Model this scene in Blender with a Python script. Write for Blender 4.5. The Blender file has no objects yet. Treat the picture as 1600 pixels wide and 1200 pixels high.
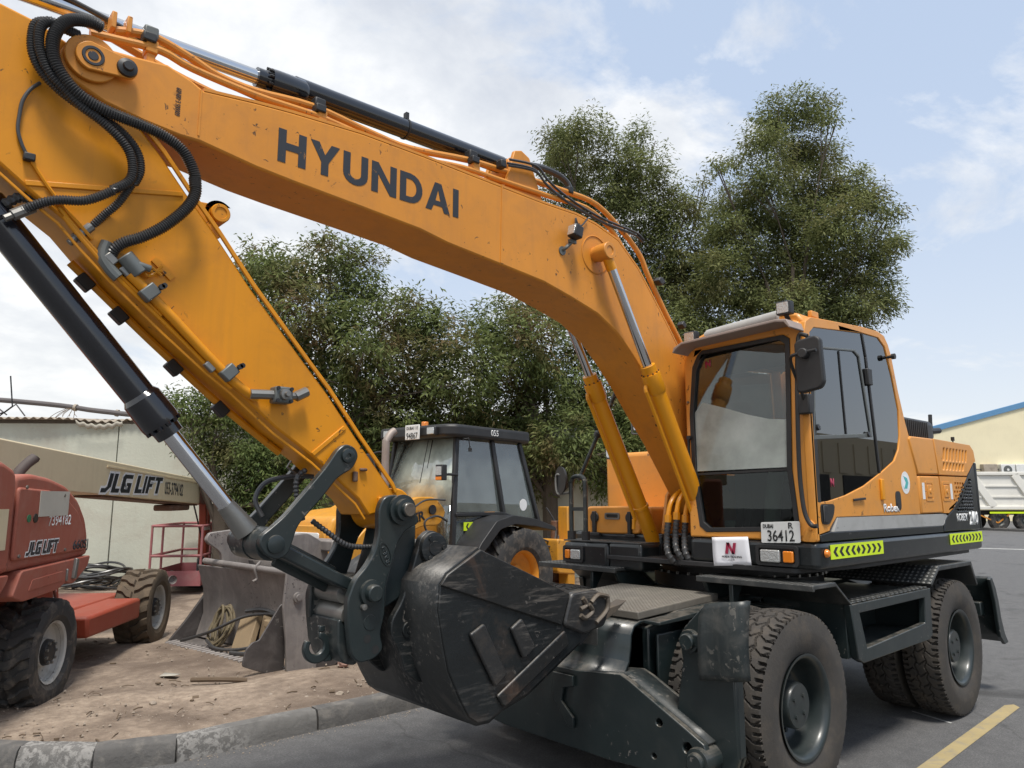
import bpy, bmesh, math, random
import numpy as np
from mathutils import Vector, Matrix
random.seed(7); rng = np.random.default_rng(11)
D = bpy.data; SC = bpy.context.scene; COL = SC.collection
R_ = math.radians

# ------------------------------------------------------------------ camera
cam = D.cameras.new('camera'); camo = D.objects.new('camera', cam); COL.objects.link(camo)
cam.sensor_fit = 'HORIZONTAL'; cam.sensor_width = 36.0; cam.lens = 36.0 * 1150 / 1600
cam.clip_start = 0.05; cam.clip_end = 3000
camo.location = (4.27, 3.435, 1.72)
hd = Vector((-math.cos(R_(48)), -math.sin(R_(48)), math.tan(R_(8.9))))
camo.rotation_euler = hd.to_track_quat('-Z', 'Y').to_euler()
SC.camera = camo

# ------------------------------------------------------------------ sky, sun, exposure
SUN_EL, SUN_AZ = R_(67), R_(58)           # azimuth measured from +x towards +y
W = D.worlds.new('World'); SC.world = W; W.use_nodes = True
nt = W.node_tree; nt.nodes.clear()
def N(t, ty, **k):
    n = t.nodes.new(ty)
    for a, b in k.items(): setattr(n, a, b)
    return n
L = nt.links.new
out = N(nt, 'ShaderNodeOutputWorld'); bg = N(nt, 'ShaderNodeBackground'); bg.inputs[1].default_value = 0.1
sky = N(nt, 'ShaderNodeTexSky', sky_type='NISHITA', sun_disc=False)
sky.sun_elevation = SUN_EL; sky.sun_rotation = R_(90) - SUN_AZ; sky.air_density = 1.0; sky.dust_density = 2.0; sky.ozone_density = 1.2
tc = N(nt, 'ShaderNodeTexCoord'); sep = N(nt, 'ShaderNodeSeparateXYZ'); L(tc.outputs['Generated'], sep.inputs[0])
def mth(op, a, b=None, c=None, t=nt, clamp=False):
    m = N(t, 'ShaderNodeMath', operation=op); m.use_clamp = clamp
    for i, q in enumerate((a, b, c)):
        if q is None: continue
        if isinstance(q, (int, float)): m.inputs[i].default_value = q
        else: t.links.new(q, m.inputs[i])
    return m.outputs[0]
zz = mth('ADD', mth('MAXIMUM', sep.outputs[2], 0.0), 0.22)
u_ = mth('DIVIDE', sep.outputs[0], zz); v_ = mth('DIVIDE', sep.outputs[1], zz)
cmb = N(nt, 'ShaderNodeCombineXYZ'); L(u_, cmb.inputs[0]); L(v_, cmb.inputs[1])
def noise(t, vec, scale, detail=8, rough=.55, dist=0.0, off=None):
    n = N(t, 'ShaderNodeTexNoise'); n.inputs['Scale'].default_value = scale; n.inputs['Detail'].default_value = detail
    n.inputs['Roughness'].default_value = rough; n.inputs['Distortion'].default_value = dist
    if vec is not None:
        if off is not None:
            a = N(t, 'ShaderNodeVectorMath', operation='ADD'); a.inputs[1].default_value = off; t.links.new(vec, a.inputs[0]); vec = a.outputs[0]
        t.links.new(vec, n.inputs['Vector'])
    return n.outputs['Fac']
def ramp(t, fac, *stops, interp='LINEAR'):
    r = N(t, 'ShaderNodeValToRGB'); e = r.color_ramp.elements; r.color_ramp.interpolation = interp
    while len(e) < len(stops): e.new(0.5)
    for q, (p, c) in zip(e, stops):
        q.position = p; q.color = (*c, 1) if len(c) == 3 else c
    t.links.new(fac, r.inputs[0]); return r.outputs[0]
def mixc(t, fac, a, b, mode='MIX'):
    m = N(t, 'ShaderNodeMix', data_type='RGBA', blend_type=mode)
    for i, q in ((0, fac), (6, a), (7, b)):
        if isinstance(q, (int, float)): m.inputs[i].default_value = q
        elif isinstance(q, tuple): m.inputs[i].default_value = (*q, 1)
        else: t.links.new(q, m.inputs[i])
    return m.outputs[2]
n1 = noise(nt, cmb.outputs[0], 1.7, 10, .62, .35, (3.1, 7.4, 0))
n2 = noise(nt, cmb.outputs[0], 0.45, 4, .5, 0, (1.7, 2.2, 0))
side_ = mth('ADD', mth('MULTIPLY', sep.outputs[0], -.743), mth('MULTIPLY', sep.outputs[1], .669))
msk = mth('SUBTRACT', mth('ADD', mth('MULTIPLY', n1, 0.62), mth('MULTIPLY', n2, 0.62)), mth('MULTIPLY', side_, .22))
cover = ramp(nt, msk, (0.54, (0, 0, 0)), (0.62, (1, 1, 1)))
n3 = noise(nt, cmb.outputs[0], 2.6, 8, .6, .2, (9, 1, 0))
cl = ramp(nt, n3, (0.34, (5.0, 5.3, 5.85)), (0.5, (6.3, 6.5, 6.8)), (0.66, (8.2, 8.2, 8.2)))
hz = mth('POWER', mth('SUBTRACT', 1.0, mth('MAXIMUM', sep.outputs[2], 0.0), clamp=True), 5.0)
skyc = mixc(nt, 0.75, sky.outputs[0], (4.5, 5.45, 7.0))
c1 = mixc(nt, mth('MULTIPLY', cover, 0.93), skyc, cl)
c2 = mixc(nt, mth('MULTIPLY', hz, 0.9, clamp=True), c1, (7.1, 7.2, 7.0))
L(c2, bg.inputs[0]); L(bg.outputs[0], out.inputs[0])

sl = D.lights.new('sun', 'SUN'); sl.energy = 2.9; sl.angle = R_(13); sl.color = (1.0, .95, .87)
so = D.objects.new('sun', sl); COL.objects.link(so)
sd = Vector((math.cos(SUN_EL) * math.cos(SUN_AZ), math.cos(SUN_EL) * math.sin(SUN_AZ), math.sin(SUN_EL)))
so.rotation_euler = sd.to_track_quat('Z', 'Y').to_euler(); so.location = sd * 40
SC.view_settings.view_transform = 'Standard'; SC.view_settings.look = 'None'
SC.view_settings.exposure = 0.48; SC.view_settings.gamma = 1.0; SC.view_settings.use_curve_mapping = False
SC.render.engine = 'CYCLES'

# ------------------------------------------------------------------ materials
def mat(name, col, rough=.5, metal=0.0, spec=.5, coat=0.0, var=0.0, dirt=0.0, dirtc=(.12, .09, .065), chips=0.0, chipc=(.02, .02, .02),
        bump=0.0, bscale=60, scale=3.0, streak=0.0, dust=0.0, dustc=(.17, .15, .125)):
    m = D.materials.new(name); m.use_nodes = True; t = m.node_tree; b = t.nodes['Principled BSDF']
    b.inputs['Roughness'].default_value = rough; b.inputs['Metallic'].default_value = metal
    b.inputs['Specular IOR Level'].default_value = spec; b.inputs['Coat Weight'].default_value = coat; b.inputs['Coat Roughness'].default_value = .15
    co = N(t, 'ShaderNodeTexCoord').outputs['Object']
    c = col
    if var:
        c = mixc(t, mth('MULTIPLY', noise(t, co, scale, 5), 1.0, t=t), tuple(x * (1 - var) for x in col), tuple(min(1, x * (1 + var)) for x in col))
    if streak:
        mp = N(t, 'ShaderNodeMapping'); mp.inputs['Scale'].default_value = (9, 9, .7); t.links.new(co, mp.inputs[0])
        f = ramp(t, noise(t, mp.outputs[0], 2.0, 6, .6), (.5, (0, 0, 0)), (.75, (1, 1, 1)))
        c = mixc(t, mth('MULTIPLY', f, streak, t=t), c, dirtc)
    if dirt:
        f = ramp(t, noise(t, co, scale * 1.7, 8, .65, .5, (4, 2, 9)), (.48, (0, 0, 0)), (.72, (1, 1, 1)))
        c = mixc(t, mth('MULTIPLY', f, dirt, t=t), c, dirtc)
    if chips:
        f = ramp(t, noise(t, co, 26, 5, .6, .6, (1, 5, 2)), (.70 - chips * .12, (0, 0, 0)), (.715 - chips * .12, (1, 1, 1)))
        g = ramp(t, noise(t, co, 2.2, 3, .5, 0, (7, 5, 2)), (.46, (0, 0, 0)), (.6, (1, 1, 1)))
        c = mixc(t, mth('MULTIPLY', f, g, t=t), c, chipc)
    if dust:
        ge = N(t, 'ShaderNodeNewGeometry'); sn = N(t, 'ShaderNodeSeparateXYZ'); t.links.new(ge.outputs['True Normal'], sn.inputs[0])
        f = mth('MULTIPLY', ramp(t, sn.outputs[2], (.35, (0, 0, 0)), (.9, (1, 1, 1))), ramp(t, noise(t, co, 9, 7, .7, .3, (6, 6, 6)), (.38, (0, 0, 0)), (.62, (1, 1, 1))), t=t)
        c = mixc(t, mth('MULTIPLY', f, dust, t=t), c, dustc)
    if isinstance(c, tuple): b.inputs['Base Color'].default_value = (*c, 1)
    else: t.links.new(c, b.inputs['Base Color'])
    rv = noise(t, co, scale * 2.3, 5, .6, 0, (2, 8, 1))
    t.links.new(mth('ADD', rough - .1, mth('MULTIPLY', rv, .2, t=t), t=t, clamp=True), b.inputs['Roughness'])
    if bump:
        bp = N(t, 'ShaderNodeBump'); bp.inputs['Strength'].default_value = bump; bp.inputs['Distance'].default_value = .01
        t.links.new(noise(t, co, bscale, 6, .6), bp.inputs['Height']); t.links.new(bp.outputs[0], b.inputs['Normal'])
    return m
M = {}
def am(key, *a, **k): M[key] = mat(key, *a, **k)
am('boom_paint', (.64, .25, .030), .46, spec=.35, coat=.05, var=.13, dirt=.38, dirtc=(.40, .17, .045), chips=.36, chipc=(.10, .05, .02), streak=.28, bump=.05, bscale=9)
am('arm_paint', (.66, .255, .008), .44, spec=.3, coat=.05, var=.13, dirt=.42, dirtc=(.42, .165, .02), chips=.40, chipc=(.09, .045, .015), streak=.30, bump=.05, bscale=9)
am('cab_paint', (.68, .285, .048), .42, spec=.4, coat=.12, var=.08, dirt=.28, dirtc=(.36, .19, .085), chips=.5, streak=.10, bump=.06, bscale=7)
am('cyl_paint', (.70, .28, .008), .38, spec=.4, coat=.1, var=.05, dirt=.06, dirtc=(.2, .09, .02), chips=.2)
am('pipe_paint', (.62, .25, .035), .42, var=.08, dirt=.25, dirtc=(.22, .12, .05), chips=.5)
am('loader_paint', (.60, .27, .025), .45, var=.10, dirt=.35, dirtc=(.25, .16, .08), chips=.5, streak=.2)
am('green_paint', (.013, .0205, .0215), .34, coat=.2, var=.3, dirt=.28, dirtc=(.045, .046, .043), chips=.45, dust=.7, chipc=(.14, .13, .12), bump=.08, bscale=12)
am('green_worn', (.018, .024, .025), .42, var=.3, dirt=.5, dirtc=(.11, .105, .095), chips=.9, chipc=(.25, .23, .2), bump=.15, bscale=18, streak=.3)
am('belt_paint', (.008, .011, .0125), .33, coat=.3, var=.2, dirt=.15, dirtc=(.06, .055, .05), chips=.2, chipc=(.1, .1, .1), bump=.04, bscale=6)
am('tooth_steel', (.10, .085, .07), .6, metal=.3, var=.3, dirt=.5, dirtc=(.16, .12, .08), bump=.4, bscale=40)
am('cyl_black', (.006, .007, .011), .18, coat=.8, var=.1)
am('black_plastic', (.018, .018, .019), .5, var=.2, dirt=.2, dirtc=(.07, .065, .06))
am('dark_void', (.004, .004, .004), .8)
am('chrome', (.62, .63, .65), .12, metal=1.0, var=.03)
am('bare_steel', (.24, .235, .22), .42, metal=.7, var=.25, dirt=.4, dirtc=(.09, .075, .06))
am('grey_fitting', (.13, .14, .135), .5, metal=.3, var=.2, dirt=.3)
am('hose', (.045, .045, .046), .32, var=.3, dirt=.3, dirtc=(.10, .09, .08))
am('rubber', (.045, .040, .035), .8, var=.3, dirt=.6, dirtc=(.095, .076, .057), bump=.2, bscale=50, scale=5)
am('rubber_black', (.032, .031, .030), .75, var=.25, dirt=.85, dirtc=(.17, .14, .11), bump=.2, bscale=50, scale=5)
am('rubber_brown', (.085, .062, .040), .85, var=.3, dirt=.7, dirtc=(.16, .115, .07), bump=.3, bscale=50, scale=5)
am('rim_green', (.018, .025, .0255), .38, coat=.2, var=.2, dirt=.3, dirtc=(.07, .065, .06), chips=.3, chipc=(.12, .12, .11))
am('rim_white', (.42, .41, .38), .6, var=.15, dirt=.6, dirtc=(.16, .13, .09), chips=.5)
am('rim_yellow', (.62, .25, .02), .5, var=.1, dirt=.3, dirtc=(.2, .12, .05))
am('silver_stripe', (.36, .36, .35), .4, var=.15, dirt=.35, dirtc=(.12, .11, .1), chips=.5)
am('white_paint', (.72, .72, .70), .5, var=.05, dirt=.15, dirtc=(.35, .33, .3))
am('white_print', (.75, .75, .74), .5, chips=.3, chipc=(.05, .05, .05))
am('black_print', (.022, .024, .03), .5, var=.2, chips=.45, chipc=(.35, .16, .03))
am('plate_black', (.02, .02, .02), .5)
am('sticker_yellow', (.62, .80, .02), .45)
am('paper', (.80, .80, .84), .7, bump=.15, bscale=8)
am('red_print', (.33, .02, .06), .5)
am('teal_print', (.08, .42, .42), .5)
am('amber', (.75, .22, .02), .2, coat=.5)
am('lamp_lens', (.55, .56, .55), .10, metal=.55, coat=.8, bump=.5, bscale=90)
am('visor_grey', (.30, .24, .21), .55, var=.1, dirt=.2)
am('roof_pad', (.35, .35, .34), .8, var=.2, dirt=.3)
am('seat_fabric', (.16, .155, .145), .85, var=.2)
am('seat_grey', (.30, .33, .32), .7)
am('interior', (.016, .016, .016), .7, var=.2)
am('wall_tan', (.42, .36, .26), .8, var=.1, scale=.4)
am('exhaust_dark', (.07, .055, .05), .7, var=.3, dirt=.4, dirtc=(.15, .10, .07))
am('shade_dark', (.035, .034, .026), .7, var=.3)  # dark tone put in for the shade behind the upper windscreen
am('lift_red', (.29, .050, .024), .5, var=.16, dirt=.45, dirtc=(.30, .10, .06), chips=.3, streak=.2, scale=1.6)
am('lift_pink', (.33, .092, .058), .62, var=.25, dirt=.65, dirtc=(.37, .175, .13), streak=.25, chips=.25, scale=1.8)
am('basket_pink', (.30, .10, .105), .65, var=.15, dirt=.4, dirtc=(.33, .22, .2))
am('lift_cream', (.66, .56, .37), .55, var=.07, dirt=.15, dirtc=(.36, .27, .16), streak=.12)
am('bucket_grey', (.21, .19, .18), .55, metal=.25, var=.35, dirt=.6, dirtc=(.33, .30, .275), chips=.8, chipc=(.06, .05, .05), streak=.5, bump=.25, bscale=25)
am('bucket_dark', (.07, .062, .06), .5, metal=.2, var=.4, dirt=.4, dirtc=(.22, .20, .19), chips=.7, chipc=(.35, .33, .30), bump=.2, bscale=25)
am('rust', (.13, .065, .04), .8, var=.4, dirt=.6, dirtc=(.22, .16, .12), bump=.3)
am('exhaust', (.30, .25, .22), .6, metal=.3, var=.2, dirt=.4, dirtc=(.2, .12, .08))
am('wood', (.30, .22, .13), .8, var=.35, streak=.4)
am('rope_hose', (.15, .12, .07), .75, var=.3, dirt=.4)
am('wall_cream', (.78, .70, .48), .85, var=.07, dirt=.1, streak=.06, scale=.3, bump=.2, bscale=3)
am('blue_trim', (.10, .24, .42), .5, var=.1)
am('truck_white', (.74, .72, .66), .55, var=.08, dirt=.3, dirtc=(.4, .36, .3), scale=.8)
am('corrugated', (.36, .31, .25), .8, var=.35, dirt=.6, dirtc=(.17, .13, .10), scale=2)
am('pipe_grey', (.10, .09, .09), .6, var=.3, dirt=.4)
am('bark', (.10, .08, .06), .9, var=.35, bump=.8, bscale=25)
am('stone', (.30, .25, .20), .9, var=.3, bump=.6, bscale=20, scale=12)
am('brick_pink', (.36, .22, .18), .85, var=.2, bump=.4)
am('trash_pale', (.48, .45, .38), .8, var=.2)
am('twig', (.12, .085, .055), .9, var=.3)
am('green_box', (.03, .16, .07), .6)
am('road_yellow', (.38, .30, .15), .85, var=.2, dirt=.9, dirtc=(.22, .21, .19), scale=5, bump=.5, bscale=160)
am('road_white', (.42, .42, .40), .8, dirt=.7, dirtc=(.1, .1, .1), scale=4)

def glass(name, tint, ior, rough=0.0, haze=0.0, hazec=(.5, .52, .5)):
    m = D.materials.new(name); m.use_nodes = True; t = m.node_tree; t.nodes.clear()
    o = N(t, 'ShaderNodeOutputMaterial'); tr = N(t, 'ShaderNodeBsdfTransparent'); tr.inputs[0].default_value = (*tint, 1)
    gl = N(t, 'ShaderNodeBsdfGlossy'); gl.inputs['Roughness'].default_value = rough; gl.inputs[0].default_value = (.9, .93, .96, 1)
    fr = N(t, 'ShaderNodeFresnel'); fr.inputs[0].default_value = ior
    mx = N(t, 'ShaderNodeMixShader'); t.links.new(fr.outputs[0], mx.inputs[0])
    src = tr.outputs[0]
    if haze:
        df = N(t, 'ShaderNodeBsdfDiffuse'); df.inputs[0].default_value = (*hazec, 1)
        co = N(t, 'ShaderNodeTexCoord').outputs['Object']; f = noise(t, co, 3, 5)
        m2 = N(t, 'ShaderNodeMixShader'); t.links.new(mth('MULTIPLY', f, haze * 2, t=t), m2.inputs[0]); t.links.new(tr.outputs[0], m2.inputs[1]); t.links.new(df.outputs[0], m2.inputs[2]); src = m2.outputs[0]
    t.links.new(src, mx.inputs[1]); t.links.new(gl.outputs[0], mx.inputs[2]); t.links.new(mx.outputs[0], o.inputs[0])
    M[name] = m
glass('glass_door', (.12, .13, .14), 2.5)
glass('glass_front', (.62, .64, .60), 1.7, haze=.03)
glass('glass_reflection', (.6, .64, .61), 1.3, haze=.46, hazec=(.72, .77, .72))  # diffuse haze stands in for the reflection pattern on the cab windscreen
glass('glass_low', (.50, .55, .52), 1.45)
glass('glass_sky_pale', (.45, .5, .45), 2.2, haze=.7, hazec=(.86, .95, .82))  # pale diffuse colour stands in for bright sky mirrored in the loader windscreen
glass('glass_loader', (.60, .70, .66), 2.1, haze=.16, hazec=(.55, .64, .62))

def bucket_mat(name, base, scr, mud, k):
    """worn digging steel: directional scrapes, brown rust scuffs, dusty patches"""
    m = mat(name, base, .42, var=.5, chips=.55, chipc=(.11, .10, .09), bump=.25, bscale=24, dust=.5); t = m.node_tree; b = t.nodes['Principled BSDF']; old = b.inputs['Base Color'].links[0].from_socket
    co = N(t, 'ShaderNodeTexCoord').outputs['Object']; mp = N(t, 'ShaderNodeMapping'); mp.inputs['Rotation'].default_value = (0, R_(28), 0); mp.inputs['Scale'].default_value = (3.0, 26, 26); t.links.new(co, mp.inputs[0])
    f = mth('MULTIPLY', ramp(t, noise(t, mp.outputs[0], 1.6, 7, .7), (.52, (0, 0, 0)), (.68, (1, 1, 1))), ramp(t, noise(t, co, 3.2, 4, .55, .3, (3, 1, 8)), (.45, (0, 0, 0)), (.62, (1, 1, 1))), t=t)
    g = ramp(t, noise(t, co, 2.4, 6, .65, .6, (9, 4, 4)), (.52, (0, 0, 0)), (.68, (1, 1, 1)))
    c = mixc(t, mth('MULTIPLY', g, k, t=t), old, mud); c = mixc(t, mth('MULTIPLY', f, .8, t=t), c, scr)
    t.links.new(c, b.inputs['Base Color']); M[name] = m
bucket_mat('bucket_steel', (.0085, .0108, .0118), (.115, .108, .10), (.062, .044, .033), .7)
bucket_mat('bucket_shell', (.014, .0155, .016), (.17, .158, .145), (.060, .054, .048), .6)
bucket_mat('bucket_rim', (.012, .0125, .0125), (.13, .115, .10), (.085, .050, .033), .9)
bucket_mat('bucket_scraped', (.022, .022, .022), (.19, .17, .15), (.07, .055, .043), .8)
def plate_mat(name, col, dirtc, sc=34, dirt=.6):
    """diamond tread plate: alternating raised lozenges as fine relief"""
    m = mat(name, col, .42, var=.2, dirt=dirt, dirtc=dirtc, scale=4); t = m.node_tree; b = t.nodes['Principled BSDF']
    co = N(t, 'ShaderNodeTexCoord').outputs['Object']; s = N(t, 'ShaderNodeSeparateXYZ'); t.links.new(co, s.inputs[0])
    def w(a, b_): return mth('SINE', mth('MULTIPLY', mth('ADD', mth('MULTIPLY', s.outputs[0], a, t=t), mth('MULTIPLY', s.outputs[1], b_, t=t), t=t), sc * 3.14, t=t), t=t)
    h = mth('MULTIPLY', w(1, 1), w(1, -1), t=t); h = mth('MAXIMUM', h, .2, t=t)
    ge = N(t, 'ShaderNodeNewGeometry'); sn = N(t, 'ShaderNodeSeparateXYZ'); t.links.new(ge.outputs['True Normal'], sn.inputs[0]); upw = mth('GREATER_THAN', sn.outputs[2], .4, t=t); h = mth('MULTIPLY', h, upw, t=t)
    old = b.inputs['Base Color'].links[0].from_socket; t.links.new(mixc(t, ramp(t, h, (.25, (0, 0, 0)), (.45, (1, 1, 1))), mixc(t, .45, old, (.02, .02, .02)), mixc(t, .35, old, (.45, .44, .41))), b.inputs['Base Color'])
    bp = N(t, 'ShaderNodeBump'); bp.inputs['Strength'].default_value = .9; bp.inputs['Distance'].default_value = .006
    t.links.new(h, bp.inputs['Height']); t.links.new(bp.outputs[0], b.inputs['Normal']); M[name] = m
plate_mat('tread_plate', (.05, .055, .055), (.20, .19, .175), sc=26)
plate_mat('tread_dusty', (.20, .18, .15), (.33, .30, .25), dirt=.8)

def ground_mats():
    m = D.materials.new('asphalt'); m.use_nodes = True; t = m.node_tree; b = t.nodes['Principled BSDF']
    co = N(t, 'ShaderNodeTexCoord').outputs['Object']
    f1 = noise(t, co, .35, 5, .6); f2 = noise(t, co, 75, 5, .85); f3 = noise(t, co, 55, 4, .7)
    c = mixc(t, f1, (.12, .118, .118), (.20, .196, .19))
    c = mixc(t, ramp(t, noise(t, co, 7, 6, .7, .2, (2, 2, 2)), (.38, (0, 0, 0)), (.66, (1, 1, 1))), c, (.105, .103, .102))
    c = mixc(t, ramp(t, f2, (.42, (0, 0, 0)), (.60, (1, 1, 1))), c, (.07, .07, .073))
    c = mixc(t, mth('MULTIPLY', ramp(t, noise(t, co, .9, 5, .6, .8, (7, 3, 1)), (.60, (0, 0, 0)), (.68, (1, 1, 1))), .65, t=t), c, (.035, .034, .033))
    c = mixc(t, ramp(t, f3, (.66, (0, 0, 0)), (.74, (1, 1, 1))), c, (.38, .375, .365))
    c = mixc(t, mth('MULTIPLY', ramp(t, noise(t, co, 1.4, 6, .65, .4, (3, 3, 0)), (.55, (0, 0, 0)), (.72, (1, 1, 1))), .5, t=t), c, (.075, .072, .07))
    vo = N(t, 'ShaderNodeTexVoronoi', feature='DISTANCE_TO_EDGE'); vo.inputs['Scale'].default_value = .16
    dn = N(t, 'ShaderNodeVectorMath', operation='ADD'); nz = N(t, 'ShaderNodeTexNoise'); nz.inputs['Scale'].default_value = 1.2; nz.inputs['Detail'].default_value = 6
    t.links.new(co, nz.inputs['Vector']); t.links.new(co, dn.inputs[0]); t.links.new(nz.outputs['Color'], dn.inputs[1]); t.links.new(dn.outputs[0], vo.inputs['Vector'])
    c = mixc(t, ramp(t, vo.outputs['Distance'], (.0, (.35, .35, .35)), (.002, (0, 0, 0))), c, (.02, .02, .02))
    t.links.new(c, b.inputs['Base Color']); b.inputs['Roughness'].default_value = .82
    bp = N(t, 'ShaderNodeBump'); bp.inputs['Strength'].default_value = .8; bp.inputs['Distance'].default_value = .008
    t.links.new(f2, bp.inputs['Height']); t.links.new(bp.outputs[0], b.inputs['Normal']); M['asphalt'] = m
    m = D.materials.new('dirt'); m.use_nodes = True; t = m.node_tree; b = t.nodes['Principled BSDF']
    co = N(t, 'ShaderNodeTexCoord').outputs['Object']
    f1 = noise(t, co, .8, 8, .65, .4); f2 = noise(t, co, 14, 8, .7); f3 = noise(t, co, 90, 4, .7)
    c = mixc(t, ramp(t, f1, (.40, (0, 0, 0)), (.60, (1, 1, 1))), (.145, .105, .078), (.42, .33, .25))
    c = mixc(t, ramp(t, f2, (.38, (0, 0, 0)), (.62, (1, 1, 1))), mixc(t, .6, c, (.15, .11, .08)), c)
    c = mixc(t, ramp(t, f3, (.62, (0, 0, 0)), (.72, (1, 1, 1))), c, (.50, .44, .37))
    t.links.new(c, b.inputs['Base Color']); b.inputs['Roughness'].default_value = .95
    bp = N(t, 'ShaderNodeBump'); bp.inputs['Strength'].default_value = .9; bp.inputs['Distance'].default_value = .03
    t.links.new(mth('ADD', f2, mth('MULTIPLY', f3, .35, t=t), t=t), bp.inputs['Height']); t.links.new(bp.outputs[0], b.inputs['Normal']); M['dirt'] = m
    m = mat('kerb_white', (.14, .135, .128), .85, var=.3, dirt=.6, dirtc=(.07, .066, .062), scale=4, bump=.6, bscale=40); t = m.node_tree; b = t.nodes['Principled BSDF']
    co = N(t, 'ShaderNodeTexCoord').outputs['Object']; old = b.inputs['Base Color'].links[0].from_socket
    f = mth('MULTIPLY', ramp(t, noise(t, co, 20, 8, .75, .5), (.47, (0, 0, 0)), (.53, (1, 1, 1))), ramp(t, noise(t, co, 1.6, 3, .5, 0, (2, 4, 1)), (.40, (0, 0, 0)), (.56, (1, 1, 1))), t=t)
    t.links.new(mixc(t, mth('MULTIPLY', f, .8, t=t), old, (.30, .29, .275)), b.inputs['Base Color']); M['kerb_white'] = m
    am('kerb_black', (.10, .096, .092), .85, var=.3, dirt=.8, dirtc=(.20, .185, .165), bump=.6, bscale=40, scale=5)
    am('plaster', (.49, .50, .42), .9, var=.16, dirt=.5, dirtc=(.36, .30, .24), streak=.14, bump=.5, bscale=18, scale=.6)
ground_mats()

def leaf_mat(name, a, b_, brown):
    m = D.materials.new(name); m.use_nodes = True; t = m.node_tree; t.nodes.clear(); o = N(t, 'ShaderNodeOutputMaterial')
    g = N(t, 'ShaderNodeNewGeometry'); co = N(t, 'ShaderNodeTexCoord').outputs['Object']
    c = mixc(t, g.outputs['Random Per Island'], a, b_)
    f = ramp(t, noise(t, co, 1.1, 3, .6, 0, (5, 1, 3)), (.50, (0, 0, 0)), (.66, (1, 1, 1)))
    c = mixc(t, mth('MULTIPLY', f, brown, t=t), c, (.19, .115, .065))
    f2 = ramp(t, noise(t, co, .55, 2, .5, 0, (8, 8, 1)), (.45, (0, 0, 0)), (.6, (1, 1, 1)))
    c = mixc(t, mth('MULTIPLY', f2, .3, t=t), c, (.15, .185, .075))
    p = N(t, 'ShaderNodeBsdfPrincipled'); p.inputs['Roughness'].default_value = .6; p.inputs['Specular IOR Level'].default_value = .12; t.links.new(c, p.inputs['Base Color'])
    tl = N(t, 'ShaderNodeBsdfTranslucent'); t.links.new(c, tl.inputs[0])
    mx = N(t, 'ShaderNodeMixShader'); mx.inputs[0].default_value = .38; t.links.new(p.outputs[0], mx.inputs[1]); t.links.new(tl.outputs[0], mx.inputs[2]); t.links.new(mx.outputs[0], o.inputs[0]); M[name] = m
leaf_mat('leaf_dark', (.080, .112, .036), (.205, .240, .085), .85)
leaf_mat('leaf_grey', (.112, .138, .050), (.255, .275, .110), .35)
leaf_mat('leaf_hedge', (.07, .115, .035), (.18, .22, .07), .6)

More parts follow.
